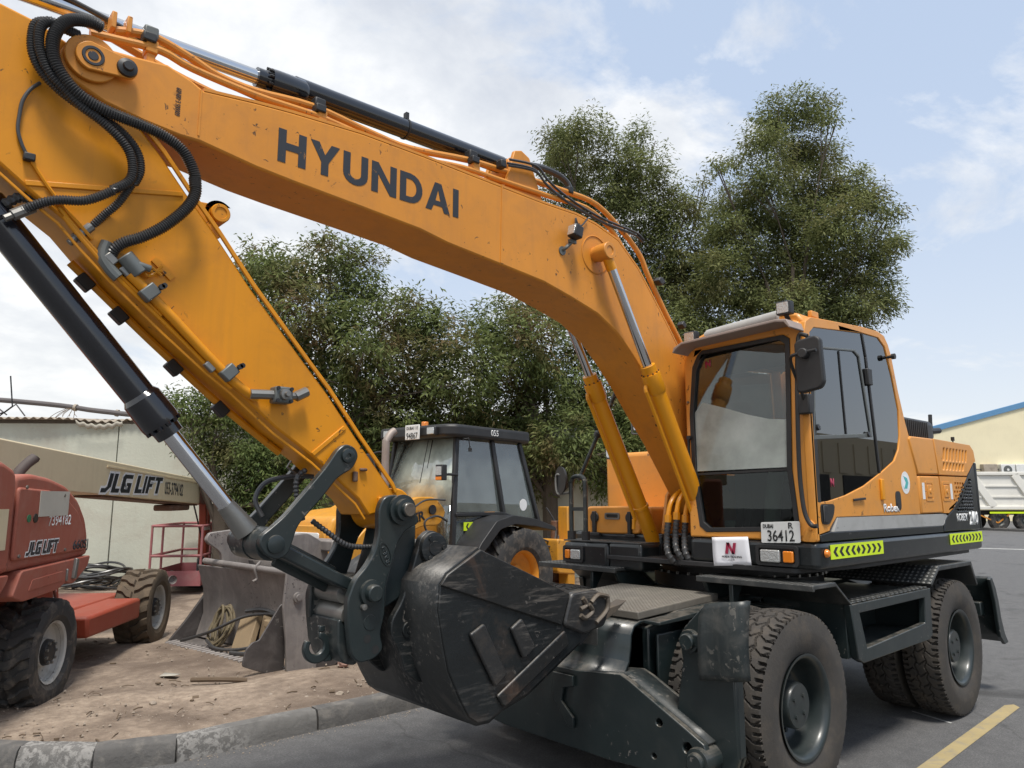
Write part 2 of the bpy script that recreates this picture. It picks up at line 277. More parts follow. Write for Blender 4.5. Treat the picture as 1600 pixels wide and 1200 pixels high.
# ------------------------------------------------------------------ mesh helpers
V = Vector
def cat(path, n=6):
    P = [V(p) for p in path]; o = []
    for i in range(len(P) - 1):
        a, b, c, d = P[max(i - 1, 0)], P[i], P[i + 1], P[min(i + 2, len(P) - 1)]
        for k in range(n):
            t = k / n; o.append(.5 * ((2 * b) + (c - a) * t + (2 * a - 5 * b + 4 * c - d) * t * t + (3 * b - a - 3 * c + d) * t ** 3))
    o.append(P[-1]); return o
def frame_axes(d):
    d = d.normalized(); u = V((0, 0, 1)) if abs(d.z) < .95 else V((1, 0, 0)); a = d.cross(u).normalized(); return a, a.cross(d).normalized()
class MB:
    def __init__(s): s.v = []; s.f = []
    def add(s, vs, fs):
        o = len(s.v); s.v += [tuple(p) for p in vs]; s.f += [tuple(i + o for i in f) for f in fs]; return s
    def box(s, c, d, rot=None):
        x, y, z = (q / 2 for q in d); vs = [V((i * x, j * y, k * z)) for i in (-1, 1) for j in (-1, 1) for k in (-1, 1)]
        if rot is not None: vs = [rot @ p for p in vs]
        c = V(c); return s.add([p + c for p in vs], [(0, 1, 3, 2), (4, 6, 7, 5), (0, 4, 5, 1), (2, 3, 7, 6), (0, 2, 6, 4), (1, 5, 7, 3)])
    def b2(s, a, b):
        return s.box([(p + q) / 2 for p, q in zip(a, b)], [abs(q - p) for p, q in zip(a, b)])
    def bar(s, p0, p1, w, h, up=(0, 0, 1)):
        p0, p1 = V(p0), V(p1); d = (p1 - p0).normalized(); a = d.cross(V(up)).normalized(); b = a.cross(d)
        vs = [p + a * (i * w / 2) + b * (j * h / 2) for p in (p0, p1) for i in (-1, 1) for j in (-1, 1)]
        return s.add(vs, [(0, 1, 3, 2), (4, 6, 7, 5), (0, 4, 5, 1), (2, 3, 7, 6), (0, 2, 6, 4), (1, 5, 7, 3)])
    def prism(s, pts, a, b, ax='y'):
        n = len(pts); mk = {'y': lambda p, q: (p[0], q, p[1]), 'x': lambda p, q: (q, p[0], p[1]), 'z': lambda p, q: (p[0], p[1], q)}[ax]
        vs = [mk(p, a) for p in pts] + [mk(p, b) for p in pts]
        return s.add(vs, [tuple(range(n)), tuple(range(2 * n - 1, n - 1, -1))] + [(i, (i + 1) % n, n + (i + 1) % n, n + i) for i in range(n)])
    def rows(s, RR):
        m = len(RR[0]); return s.add([p for r in RR for p in r], [(i * m + k, i * m + k + 1, (i + 1) * m + k + 1, (i + 1) * m + k) for i in range(len(RR) - 1) for k in range(m - 1)])
    def strip(s, A, B):
        n = len(A); return s.add(list(A) + list(B), [(i, i + 1, n + i + 1, n + i) for i in range(n - 1)])
    def ring(s, O, I, a, b, ax='y', n=64):
        """plate with an opening: outline O, hole I (both start near the same corner, same sense)"""
        O, I = resamp(O, n), resamp(I, n); mk = {'y': lambda p, q: (p[0], q, p[1]), 'x': lambda p, q: (q, p[0], p[1])}[ax]
        vs = [mk(p, q) for q in (a, b) for l in (O, I) for p in l]; f = []
        for i in range(n):
            j = (i + 1) % n
            f += [(i, j, n + j, n + i), (2 * n + i, 3 * n + i, 3 * n + j, 2 * n + j), (i, 2 * n + i, 2 * n + j, j), (n + i, n + j, 3 * n + j, 3 * n + i)]
        return s.add(vs, f)
    def cyl(s, p0, p1, r, r1=None, n=24, caps=True):
        p0, p1 = V(p0), V(p1); r1 = r if r1 is None else r1; a, b = frame_axes(p1 - p0)
        vs = [p + (a * math.cos(t) + b * math.sin(t)) * q for p, q in ((p0, r), (p1, r1)) for t in (2 * math.pi * i / n for i in range(n))]
        f = [(i, (i + 1) % n, n + (i + 1) % n, n + i) for i in range(n)]
        if caps: f += [tuple(range(n)), tuple(range(2 * n - 1, n - 1, -1))]
        return s.add(vs, f)
    def lathe(s, prof, o, axis, n=40, close=False):
        """prof: (distance along axis, radius)"""
        o = V(o); ax = V(axis).normalized(); a, b = frame_axes(ax); m = len(prof); vs = []; f = []
        for i in range(n):
            t = 2 * math.pi * i / n; d = a * math.cos(t) + b * math.sin(t)
            vs += [o + ax * p + d * r for p, r in prof]
        for i in range(n):
            j = (i + 1) % n
            for k in range(m - 1): f.append((i * m + k, j * m + k, j * m + k + 1, i * m + k + 1))
        return s.add(vs, f)
    def tube(s, path, r, n=10, sm=0, rib=0.0, pitch=.02):
        P = cat(path, sm) if sm else [V(p) for p in path]
        if rib:
            Q = []; acc = [0]
            for i in range(1, len(P)): acc.append(acc[-1] + (P[i] - P[i - 1]).length)
            T = acc[-1]; k = max(4, int(T / pitch) * 2); j = 0
            for i in range(k + 1):
                t = T * i / k
                while j < len(P) - 2 and acc[j + 1] < t: j += 1
                w = (t - acc[j]) / max(1e-6, acc[j + 1] - acc[j]); Q.append(P[j].lerp(P[j + 1], w))
            P = Q
        vs = []; f = []; up = None
        for i, p in enumerate(P):
            d = (P[min(i + 1, len(P) - 1)] - P[max(i - 1, 0)])
            if d.length < 1e-7: d = V((0, 0, 1))
            d.normalize()
            if up is None: up = frame_axes(d)[0]
            a = (up - d * up.dot(d)).normalized(); up = a; b = d.cross(a); rr = r + (rib if i % 2 else -rib)
            vs += [p + (a * math.cos(2 * math.pi * k / n) + b * math.sin(2 * math.pi * k / n)) * rr for k in range(n)]
        for i in range(len(P) - 1):
            for k in range(n): f.append((i * n + k, i * n + (k + 1) % n, (i + 1) * n + (k + 1) % n, (i + 1) * n + k))
        f += [tuple(range(n)), tuple(range(len(vs) - 1, len(vs) - n - 1, -1))]
        return s.add(vs, f)
    def build(s, name, m, parent=None, bev=0, seg=2, sm=35, solid=0, fix=True, loc=None):
        me = D.meshes.new(name); me.from_pydata(s.v, [], s.f); me.validate()
        if fix:
            bm = bmesh.new(); bm.from_mesh(me); bmesh.ops.recalc_face_normals(bm, faces=bm.faces); bm.to_mesh(me); bm.free()
        me.materials.append(M[m] if isinstance(m, str) else m)
        for p in me.polygons: p.use_smooth = True
        me.set_sharp_from_angle(angle=R_(sm))
        o = D.objects.new(name, me); COL.objects.link(o)
        if solid:
            q = o.modifiers.new('s', 'SOLIDIFY'); q.thickness = solid; q.offset = 0
        if bev:
            q = o.modifiers.new('b', 'BEVEL'); q.width = bev; q.segments = seg; q.limit_method = 'ANGLE'; q.angle_limit = R_(40); q.harden_normals = False
        if parent is not None: o.parent = parent
        if loc is not None: o.location = loc
        return o
def resamp(P, n):
    P = [V((p[0], p[1], 0)) for p in P]; P.append(P[0]); acc = [0]
    for i in range(1, len(P)): acc.append(acc[-1] + (P[i] - P[i - 1]).length)
    o = []; j = 0
    for i in range(n):
        t = acc[-1] * i / n
        while acc[j + 1] < t: j += 1
        w = (t - acc[j]) / max(1e-9, acc[j + 1] - acc[j]); q = P[j].lerp(P[j + 1], w); o.append((q.x, q.y))
    return o
def rpoly(pts, r, n=4):
    """round the corners of a 2d outline"""
    o = []; k = len(pts)
    for i in range(k):
        a, b, c = (V((*pts[(i + d) % k], 0)) for d in (-1, 0, 1)); la, lc = (a - b).length, (c - b).length; q = min(r, la * .45, lc * .45)
        p0 = b + (a - b).normalized() * q; p1 = b + (c - b).normalized() * q
        for j in range(n + 1):
            t = j / n; w = (1 - t) ** 2 * p0 + 2 * t * (1 - t) * b + t * t * p1; o.append((w.x, w.y))
    return o
def circ(c, r, n=24, a0=0, a1=360):
    return [(c[0] + r * math.cos(R_(a0 + (a1 - a0) * i / n)), c[1] + r * math.sin(R_(a0 + (a1 - a0) * i / n))) for i in range(n if a1 - a0 == 360 else n + 1)]
def rect(x0, z0, x1, z1): return [(x0, z0), (x1, z0), (x1, z1), (x0, z1)]
def tag(o, label=None, cat_=None, group=None, kind=None):
    for k, v in (('label', label), ('category', cat_), ('group', group), ('kind', kind)):
        if v: o[k] = v
    return o
def thing(name, label, cat_, loc=(0, 0, 0), rz=0, group=None):
    o = D.objects.new(name, None); COL.objects.link(o); o.location = loc; o.rotation_euler = (0, 0, rz); o.empty_display_size = .2
    return tag(o, label, cat_, group)
def dup(o, parent=None, loc=None, rot=None, name=None):
    c = o.copy(); COL.objects.link(c)
    if parent is not None: c.parent = parent
    if loc is not None: c.location = loc
    if rot is not None: c.rotation_euler = rot
    for ch in list(o.children):
        dup(ch, c)
    return c
def text(s, name, m, o, U, Vv, parent, bold=.0, thick=.0015, space=1.0):
    """flat print: string s fitted to the rectangle at o spanned by U (width) and Vv (height)"""
    cu = D.curves.new('t', 'FONT'); cu.body = s; cu.size = 1; cu.offset = bold; cu.space_character = space; cu.resolution_u = 4
    ob = D.objects.new('t', cu); me = D.meshes.new_from_object(ob); D.objects.remove(ob); D.curves.remove(cu)
    co = np.empty(len(me.vertices) * 3); me.vertices.foreach_get('co', co); co = co.reshape(-1, 3)
    lo, hi = co.min(0), co.max(0); U, Vv, o = np.array(U, float), np.array(Vv, float), np.array(o, float)
    q = (co - lo) / np.maximum(hi - lo, 1e-6); nn = np.cross(U, Vv); nn /= np.linalg.norm(nn)
    co = o + q[:, :1] * U + q[:, 1:2] * Vv + nn * .0
    me.vertices.foreach_set('co', co.reshape(-1)); me.name = name; me.materials.clear(); me.materials.append(M[m])
    ob = D.objects.new(name, me); COL.objects.link(ob); ob.parent = parent
    md = ob.modifiers.new('s', 'SOLIDIFY'); md.thickness = thick; md.offset = 0
    return ob
SH = {}
from mathutils.geometry import tessellate_polygon
def plate(mb, outer, holes, a, b, ax='y'):
    """flat plate with real openings"""
    loops = [outer] + holes; flat = [p for l in loops for p in l]; n = len(flat)
    tris = tessellate_polygon([[V((p[0], p[1], 0)) for p in l] for l in loops])
    mk = {'y': lambda p, q: (p[0], q, p[1]), 'x': lambda p, q: (q, p[0], p[1]), 'z': lambda p, q: (p[0], p[1], q)}[ax]
    vs = [mk(p, a) for p in flat] + [mk(p, b) for p in flat]; f = [tuple(t) for t in tris] + [tuple(i + n for i in reversed(t)) for t in tris]
    o = 0
    for l in loops:
        k = len(l)
        for i in range(k): j = (i + 1) % k; f.append((o + i, o + j, n + o + j, n + o + i))
        o += k
    return mb.add(vs, f)
def tyre_mesh(name, m, R, w, rin, pat, NT, NW, crown=.012, bulge=1.08):
    hw = w / 2; prof = []
    side = [(hw * .97, R - .025), (hw * 1.03, R - .055), (hw * bulge, R - .11), (hw * bulge * 1.01, (R + rin) / 2), (hw * 1.02, rin + .05), (hw * .9, rin + .02), (hw * .88, rin + .008), (hw * .72, rin), (hw * .70, rin - .02)]
    if rin > R * .8: side = [(hw, rin)]
    aw = np.linspace(-1, 1, NW); th = np.arange(NT) / NT * 2 * math.pi; ns = len(side)
    T, A = np.meshgrid(th, aw, indexing='ij')
    h = pat(T, A); rr = R - crown * A ** 2 + h; mid = np.stack([A * hw * .95, rr], -1)
    sl_ = np.array(side[::-1]) * np.array([-1, 1]); sr = np.array(side)
    full = np.concatenate([np.repeat(sl_[None], NT, 0), mid, np.repeat(sr[None], NT, 0)], 1); K = full.shape[1]
    x = full[..., 1] * np.cos(th)[:, None]; z = full[..., 1] * np.sin(th)[:, None]; y = full[..., 0]
    vs = np.stack([x, y, z], -1).reshape(-1, 3)
    i = np.arange(NT); j = (i + 1) % NT; k = np.arange(K - 1); I, Kk = np.meshgrid(i, k, indexing='ij'); J = j[I]
    f = np.stack([I * K + Kk, I * K + Kk + 1, J * K + Kk + 1, J * K + Kk], -1).reshape(-1, 4)
    me = D.meshes.new(name); me.from_pydata(vs.tolist(), [], f.tolist()); me.materials.append(M[m])
    for p in me.polygons: p.use_smooth = True
    me.set_sharp_from_angle(angle=R_(30)); return me
def fr(x): return x - np.floor(x)
def tri(x): return np.abs(fr(x) * 2 - 1)
def road_pat(T, A):
    p = T / (2 * math.pi) * 36; h = np.zeros_like(T)
    lat = fr(p + .42 * tri(A * 1.25 + .1) + .22 * np.sign(A) * (np.abs(A) > .3)) < .13
    g1 = np.abs(A - .28 - .07 * (tri(p) - .5) * 2) < .04; g2 = np.abs(A + .28 + .07 * (tri(p + .5) - .5) * 2) < .04
    h[lat | g1 | g2] = -.014
    h[(np.abs(A) > .70) & (fr(p * 2 + .2) < .36)] = -.026
    return h
def lug_pat(T, A):
    p = T / (2 * math.pi) * 17; s = np.where(A > 0, p + .5, p) - np.abs(A) * .75 - .12 * tri(np.abs(A) * 1.5)
    on = (fr(s) < .5) & (np.abs(A) > .06); return np.where(on, .0, -.032)
def ag_pat(T, A):
    p = T / (2 * math.pi) * 20; s = np.where(A > 0, p + .5, p) + np.abs(A) * .9
    return np.where((fr(s) < .34) & (np.abs(A) > .02), 0., -.04)
SH['bk_side']=[(2.105, 1.314), (2.065, 1.363), (1.859, 1.471), (1.219, 1.207), (1.12, 0.977), (1.135, 0.933), (1.527, 0.732), (1.714, 0.682), (1.792, 0.645), (1.868, 0.647), (1.921, 0.684), (1.974, 0.771), (2.048, 0.914), (2.08, 1.042), (2.113, 1.201)]
SH['bk_strip']=[(2.113, 1.316), (2.073, 1.364), (1.867, 1.471), (1.23, 1.208), (1.293, 1.043), (1.713, 1.18)]
SH['bk_adapter']=[(1.219, 1.207), (1.129, 1.213), (1.029, 1.215), (0.956, 1.185), (0.92, 1.134), (0.915, 1.067), (0.946, 1.004), (1.12, 0.977), (1.282, 1.04)]
SH['bk_pad1']=[(1.936, 1.072), (1.845, 1.114), (1.692, 0.853), (1.771, 0.8)]
SH['bk_pad2']=[(1.669, 1.07), (1.592, 1.113), (1.495, 0.956), (1.58, 0.908)]
SH['bk_pad3']=[(1.759, 0.758), (1.269, 1.017), (1.237, 0.937), (1.708, 0.693)]
SH['bk_adrib']=[(1.151, 1.18), (0.952, 1.101), (1.155, 1.011), (1.236, 1.047), (1.082, 1.113)]
SH['ear']=[(2.046, 1.477), (2.036, 1.524), (1.983, 1.562), (1.928, 1.552), (1.871, 1.497), (1.802, 1.414), (1.823, 1.326), (1.833, 1.213), (1.863, 1.026), (1.946, 0.818), (2.029, 0.807), (2.113, 0.876), (2.14, 0.961), (2.203, 1.065), (2.2, 1.13), (2.142, 1.214), (2.085, 1.36), (2.056, 1.452)]
SH['ear_boss']=[(1.962, 1.47), (2.098, 1.078)]
SH['cpl']=[(2.304, 1.674), (2.278, 1.73), (2.223, 1.744), (2.154, 1.73), (2.063, 1.623), (2.074, 1.594), (2.143, 1.567), (2.182, 1.521), (2.203, 1.466), (2.223, 1.393), (2.254, 1.312), (2.255, 1.167), (2.279, 1.08), (2.255, 1.006), (2.307, 0.969), (2.39, 0.959), (2.432, 1.003), (2.453, 1.143), (2.462, 1.249), (2.425, 1.342), (2.364, 1.401), (2.319, 1.471), (2.3, 1.553)]
SH['cpl_in']=[(2.144, 1.575), (2.032, 1.592), (2.034, 1.426), (2.1, 1.239), (2.179, 1.199), (2.218, 1.184), (2.216, 1.304), (2.175, 1.433)]
SH['cpl_pins']=[(2.175, 1.668), (2.339, 1.278), (2.337, 1.14), (2.349, 1.066), (2.303, 1.012), (2.262, 1.455), (2.379, 1.216)]
SH['rocker']=[(2.525, 1.957), (2.485, 1.986), (2.432, 1.97), (2.411, 1.929), (2.439, 1.868), (2.52, 1.824), (2.596, 1.729), (2.67, 1.65), (2.715, 1.599), (2.735, 1.532), (2.755, 1.473), (2.808, 1.451), (2.862, 1.479), (2.89, 1.521), (2.884, 1.562), (2.85, 1.586), (2.781, 1.643), (2.675, 1.764), (2.582, 1.873)]
SH['rocker_c']=[(2.472, 1.927), (2.816, 1.522)]
SH['push']=[(2.695, 1.51), (2.379, 1.36), (2.427, 1.247), (2.56, 1.297), (2.721, 1.459)]
SH['hook']=[(2.475, 1.024), (2.427, 1.099), (2.508, 1.081), (2.526, 1.03), (2.483, 0.963), (2.421, 0.954)]
SH['cpl_front']=[(2.522, 1.279), (2.513, 1.082), (2.494, 0.991), (2.337, 0.933), (2.317, 0.967), (2.344, 1.126), (2.429, 1.135), (2.502, 1.17)]
SH['arm']=[(4.136, 3.642), (4.014, 3.614), (3.892, 3.593), (3.782, 3.551), (3.592, 3.388), (3.402, 3.194), (3.286, 3.053), (3.148, 2.896), (2.978, 2.684), (2.688, 2.361), (2.578, 2.242), (2.401, 2.022), (2.2, 1.785), (2.18, 1.746), (2.227, 1.656), (2.315, 1.639), (2.376, 1.72), (2.618, 1.913), (2.822, 2.046), (3.021, 2.207), (3.127, 2.281), (3.32, 2.432), (3.534, 2.615), (3.646, 2.719), (3.732, 2.809), (3.823, 2.87), (3.956, 2.97), (4.081, 3.057)]
SH['arm_ear']=[(3.125, 3.002)]
SH['arm_pin']=[(2.454, 1.922), (2.155, 1.672)]
SH['arm_pipe']=[(3.488, 2.631), (3.354, 2.518), (3.118, 2.303), (2.994, 2.205), (2.922, 2.169)]
SH['arm_clamps']=[(3.41, 2.565), (3.063, 2.269)]
SH['arm_lines']=[(3.735, 2.816), (3.683, 2.757), (3.564, 2.641), (3.329, 2.447), (3.144, 2.288), (3.038, 2.205)]
SH['arm_valve']=[(2.823, 2.189), (2.72, 2.22), (2.922, 2.171)]
SH['arm_rib1']=[(3.936, 2.946), (3.872, 2.919), (3.298, 3.038)]
SH['arm_rib2']=[(2.632, 1.93), (2.467, 2.069)]
SH['boom_top']=[(3.812, 3.441), (3.805, 3.493), (3.778, 3.542), (3.741, 3.57), (3.687, 3.56), (3.543, 3.574), (3.41, 3.592), (3.305, 3.559), (3.251, 3.532), (3.013, 3.564), (2.835, 3.582), (2.446, 3.609), (2.064, 3.61), (1.482, 3.602), (1.117, 3.598), (0.818, 3.605), (0.619, 3.585), (0.384, 3.528), (0.169, 3.368), (-0.031, 3.152), (-0.238, 2.913), (-0.383, 2.746)]
SH['boom_bot']=[(3.805, 3.411), (3.769, 3.379), (3.717, 3.358), (3.638, 3.324), (3.485, 3.296), (3.336, 3.281), (3.254, 3.283), (2.996, 3.244), (2.818, 3.228), (2.431, 3.202), (2.071, 3.176), (1.878, 3.142), (1.481, 3.105), (1.122, 3.07), (0.866, 3.014), (0.617, 2.95), (0.408, 2.845), (0.24, 2.7), (0.066, 2.532), (-0.105, 2.339), (-0.297, 2.14)]
SH['boom_feat']=[(3.733, 3.474), (3.602, 3.476), (0.664, 3.36), (1.028, 3.255), (0.943, 3.435), (1.482, 3.602), (1.491, 3.111), (3.253, 3.528), (3.254, 3.283)]
SH['hyu']=[(2.902, 3.475), (2.896, 3.314), (2.76, 3.479), (2.759, 3.322), (1.801, 3.461), (1.808, 3.289)]
SH['armcyl']=[(3.876, 3.767), (2.95, 3.803), (2.73, 3.829), (1.45, 3.847)]
SH['bktcyl']=[(3.921, 2.782), (3.322, 2.101), (3.247, 2.028), (2.872, 1.575)]
SH['boomcylL']=[(0.637, 3.361), (0.223, 2.604), (0.157, 2.49), (-0.058, 2.204)]
SH['boomcylR']=[(0.202, 2.638), (0.139, 2.587), (-0.065, 2.242), (-0.326, 1.814), (-0.568, 1.281)]
SH['pipe1']=[(3.611, 3.699), (3.519, 3.729), (3.428, 3.739), (3.288, 3.707), (3.17, 3.673), (2.985, 3.666), (2.685, 3.7), (2.346, 3.676), (2.097, 3.671), (1.684, 3.736), (1.375, 3.758), (0.855, 3.783), (0.517, 3.777), (0.22, 3.638), (0.039, 3.509), (-0.047, 3.379), (-0.255, 3.119), (-0.448, 2.897), (-0.531, 2.73)]
SH['pipe2']=[(3.706, 3.62), (3.611, 3.637), (3.434, 3.661), (3.297, 3.634), (3.0, 3.619), (2.702, 3.631), (2.445, 3.618), (2.122, 3.598), (1.763, 3.648), (1.411, 3.662), (1.018, 3.678), (0.677, 3.697), (0.445, 3.618), (0.309, 3.509), (0.099, 3.29), (-0.081, 3.081), (-0.305, 2.821), (-0.435, 2.664)]
SH['hoseA']=[(3.676, 3.632), (3.722, 3.628), (3.788, 3.597), (3.828, 3.544), (3.844, 3.475), (3.832, 3.398), (3.789, 3.335), (3.73, 3.29), (3.641, 3.262), (3.521, 3.249), (3.426, 3.233), (3.338, 3.19), (3.286, 3.104), (3.278, 3.04), (3.285, 3.089), (3.276, 3.021), (3.307, 2.943), (3.386, 2.846), (3.464, 2.784), (3.519, 2.755), (3.552, 2.722), (3.557, 2.689)]
SH['hoseB']=[(3.75, 3.571), (3.806, 3.566), (3.86, 3.562), (3.888, 3.514), (3.881, 3.43), (3.843, 3.351), (3.784, 3.301), (3.725, 3.255), (3.653, 3.22), (3.585, 3.174), (3.539, 3.12), (3.522, 3.048), (3.536, 2.995), (3.586, 2.95), (3.588, 2.943), (3.673, 2.886), (3.77, 2.867), (3.831, 2.838), (3.883, 2.797)]
SH['hoseC']=[(3.76, 3.588), (3.833, 3.589), (3.895, 3.553), (3.908, 3.493), (3.899, 3.416), (3.861, 3.351), (3.792, 3.297), (3.711, 3.26), (3.61, 3.234), (3.54, 3.188), (3.499, 3.131), (3.488, 3.064), (3.508, 3.002), (3.51, 3.012), (3.554, 2.916), (3.592, 2.865), (3.636, 2.805), (3.673, 2.76)]
SH['hoseD']=[(3.859, 3.334), (3.888, 3.295), (3.909, 3.24), (3.914, 3.179), (3.914, 3.12), (3.9, 3.073), (3.884, 3.04), (3.869, 3.019)]
SH['wlamp']=[(1.007, 3.414), (0.962, 3.331), (1.064, 3.24), (1.073, 3.219)]
SH['wire']=[(0.719, 3.595), (0.78, 3.529), (0.819, 3.533), (0.838, 3.563), (0.836, 3.445)]
SH['cables']=[(1.408, 3.784), (1.184, 3.815), (1.076, 3.752), (0.928, 3.698), (0.754, 3.661), (0.53, 3.634), (0.313, 3.631), (0.155, 3.625), (0.086, 3.595)]
SH['bighose']=[(1.301, 3.917), (1.159, 3.935), (0.936, 3.984), (0.759, 3.988), (0.658, 3.958), (0.618, 3.91)]
SH['cabglass']=[(-0.391, 2.843), (-1.175, 2.924), (-1.448, 2.931), (-1.557, 2.876), (-1.658, 2.648), (-1.733, 2.406), (-1.717, 2.206), (-1.67, 2.096), (-1.567, 2.005), (-1.316, 1.913), (-1.006, 1.813), (-0.705, 1.746), (-0.449, 1.708), (-0.29, 1.7), (-0.305, 2.457), (-0.326, 2.756)]
SH['cabout']=[(-0.356, 2.904), (-0.447, 2.919), (-1.173, 2.968), (-1.446, 2.976), (-1.584, 2.951), (-1.668, 2.822), (-1.75, 2.548), (-1.841, 2.314), (-1.9, 2.167), (-1.872, 1.917)]
SH['doorwin']=[(-0.383, 2.668), (-0.444, 2.724), (-1.01, 2.78), (-1.089, 2.748), (-1.204, 2.162), (-0.297, 2.095)]
SH['divider']=[(-1.14, 2.922), (-1.163, 2.734), (-1.302, 1.913)]
SH['ws']=[(0.427, 2.756), (0.461, 2.785), (1.086, 2.799), (1.129, 2.766), (1.115, 2.383), (1.094, 1.917), (1.123, 1.551), (1.104, 1.519), (0.443, 1.494), (0.392, 1.532), (0.345, 1.903), (0.342, 2.33), (0.38, 2.672)]
SH['visor']=[(0.336, 2.787), (0.415, 2.822), (1.133, 2.847), (1.222, 2.805)]
SH['mirror']=[(0.011, 2.631), (-0.307, 2.7), (-0.294, 2.441), (-0.201, 2.407), (0.029, 2.376), (-0.131, 2.575)]
SH['mbracket']=[(1.251, 2.573), (1.199, 2.425), (1.235, 2.722), (1.18, 2.406)]
SH['rail']=[(1.277, 2.753), (1.227, 2.769), (1.21, 2.7), (1.19, 2.452), (1.179, 2.205), (1.172, 1.969), (1.174, 1.8), (1.189, 1.641), (1.225, 1.563), (1.266, 1.557)]
SH['hoodside']=[(-1.773, 2.198), (-2.548, 2.209), (-3.393, 2.184), (-3.463, 2.058), (-3.371, 1.459), (-1.627, 1.853), (-2.974, 1.919)]
SH['blk']=[(-3.328, 2.024), (-3.371, 1.459), (-2.447, 1.462), (-2.513, 1.601), (-2.706, 1.641)]
SH['silver']=[(-0.631, 1.604), (-2.506, 1.601), (-2.7, 1.641), (-2.452, 1.503), (-0.542, 1.508), (-0.475, 1.486)]
SH['slots']=[(-2.557, 2.151), (-3.205, 2.164), (-2.489, 1.999), (-3.036, 1.987)]
SH['robex']=[(-1.287, 1.684), (-1.568, 1.636), (-2.727, 1.603), (-3.011, 1.523), (-3.086, 1.61), (-3.329, 1.494)]
SH['side_feats']=[(-1.784, 1.841), (-1.638, 1.739), (-2.26, 1.812), (-2.583, 1.815), (-2.106, 1.811), (-0.357, 1.64), (-0.506, 1.558), (-0.889, 1.725), (-1.242, 1.743)]
SH['plate']=[(0.876, 1.57), (1.142, 1.583), (1.141, 1.451), (0.872, 1.436)]
SH['louv']=[(-2.73, 2.429), (-2.714, 2.285), (-3.677, 2.434), (-3.637, 2.275), (-3.021, 2.45), (-3.423, 2.448)]
SH['rrail']=[(-0.896, 1.43), (-0.89, 1.827), (-0.859, 1.907), (-0.764, 1.905), (-0.722, 1.825), (-0.731, 1.435), (-0.893, 1.641), (-0.726, 1.642)]
SH['rpole']=[(-0.846, 1.908), (-0.659, 2.248), (-0.385, 2.649)]
SH['rmir']=[(-0.956, 1.882), (-1.018, 1.775), (-0.89, 1.8), (-0.492, 2.157), (-0.531, 2.237)]
# ------------------------------------------------------------------ ground, road, kerb
def grid_sheet(name, m, x0, x1, y0, y1, nx, ny, zf, keep=None):
    xs = np.linspace(x0, x1, nx); ys = np.linspace(y0, y1, ny); X, Y = np.meshgrid(xs, ys, indexing='ij'); Zz = zf(X, Y)
    vs = np.stack([X, Y, Zz], -1).reshape(-1, 3); f = []
    for i in range(nx - 1):
        for j in range(ny - 1):
            q = (i * ny + j, (i + 1) * ny + j, (i + 1) * ny + j + 1, i * ny + j + 1)
            f.append(q)
    b = MB(); b.v = vs.tolist(); b.f = f; return b.build(name, m, fix=False, sm=80)
road = MB(); road.add([(-400, -300, 0), (120, -300, 0), (120, 200, 0), (-400, 200, 0)], [(0, 1, 2, 3)])
tag(road.build('road', 'asphalt', fix=False), kind='structure')
KERB = [(-26, -1.96), (-18, -1.96), (2.45, -1.90)]                     # road-side face of the kerb
KB = [(2.45, -1.90), (2.72, -1.93), (3.0, -2.13), (3.36, -2.52), (5.6, -5.2), (9.5, -9.8)]
def wob(X, Y):
    s = np.zeros_like(X)
    for k in range(26):
        a = rng.uniform(0, 6.28); w = rng.uniform(1.2, 9); s += np.sin((X * math.cos(a) + Y * math.sin(a)) * w + rng.uniform(0, 6.28)) / w
    return s * .016
def kline(X):     # y of the kerb's inner side for a given x
    pts = [(-26, -8.73), (-8, -2.08), (2.42, -2.03), (2.66, -2.07), (2.92, -2.27), (3.27, -2.64), (5.5, -5.32), (9.4, -9.92), (30, -34)]
    return np.interp(X, [p[0] for p in pts], [p[1] for p in pts])
xs = np.concatenate([np.linspace(-26, -6, 50), np.linspace(-5.85, 5, 190), np.linspace(5.1, 9.4, 25)]); tt = np.linspace(0, 1, 170) ** 1.7
X = np.repeat(xs[:, None], len(tt), 1); Yk = kline(X); Y = Yk + (-26 - Yk) * tt[None]
Zd = .105 + wob(X, Y) * np.clip((Yk - Y) * 2.5, 0.05, 1) - .05 * np.clip((Yk - Y - 3) / 5, 0, 1) + .05 * np.exp(-((X - .75) ** 2 + (Y + 2.95) ** 2) / .08)
for k_ in range(46):
    cx_, cy_, a_, w_ = rng.uniform(-.6, 3.2), rng.uniform(-5.5, -2.3), rng.uniform(-.022, .03), rng.uniform(.04, .22); Zd = Zd + a_ * np.exp(-((X - cx_) ** 2 + (Y - cy_) ** 2) / w_ ** 2)
b = MB(); b.v = np.stack([X, Y, Zd], -1).reshape(-1, 3).tolist(); nn = len(tt)
b.f = [(i * nn + j, i * nn + j + 1, (i + 1) * nn + j + 1, (i + 1) * nn + j) for i in range(len(xs) - 1) for j in range(nn - 1)]
tag(b.build('dirt_ground', 'dirt', fix=False, sm=80), kind='structure')
kerb = D.objects.new('kerb', None); COL.objects.link(kerb); tag(kerb, kind='structure')
def kerb_run(pts, stl):
    P = [V((*p, 0)) for p in pts]; acc = [0]
    for i in range(1, len(P)): acc.append(acc[-1] + (P[i] - P[i - 1]).length)
    def at(t):
        for i in range(1, len(P)):
            if t <= acc[i] + 1e-6: return P[i - 1].lerp(P[i], (t - acc[i - 1]) / (acc[i] - acc[i - 1]))
        return P[-1]
    n = int(acc[-1] / stl); return [at(acc[-1] * i / n) for i in range(n + 1)]
path = kerb_run([(-26, -8.60), (-8, -1.95), (2.45, -1.90)], 1.02)[:-1] + kerb_run(KB, .5)
pat = {}
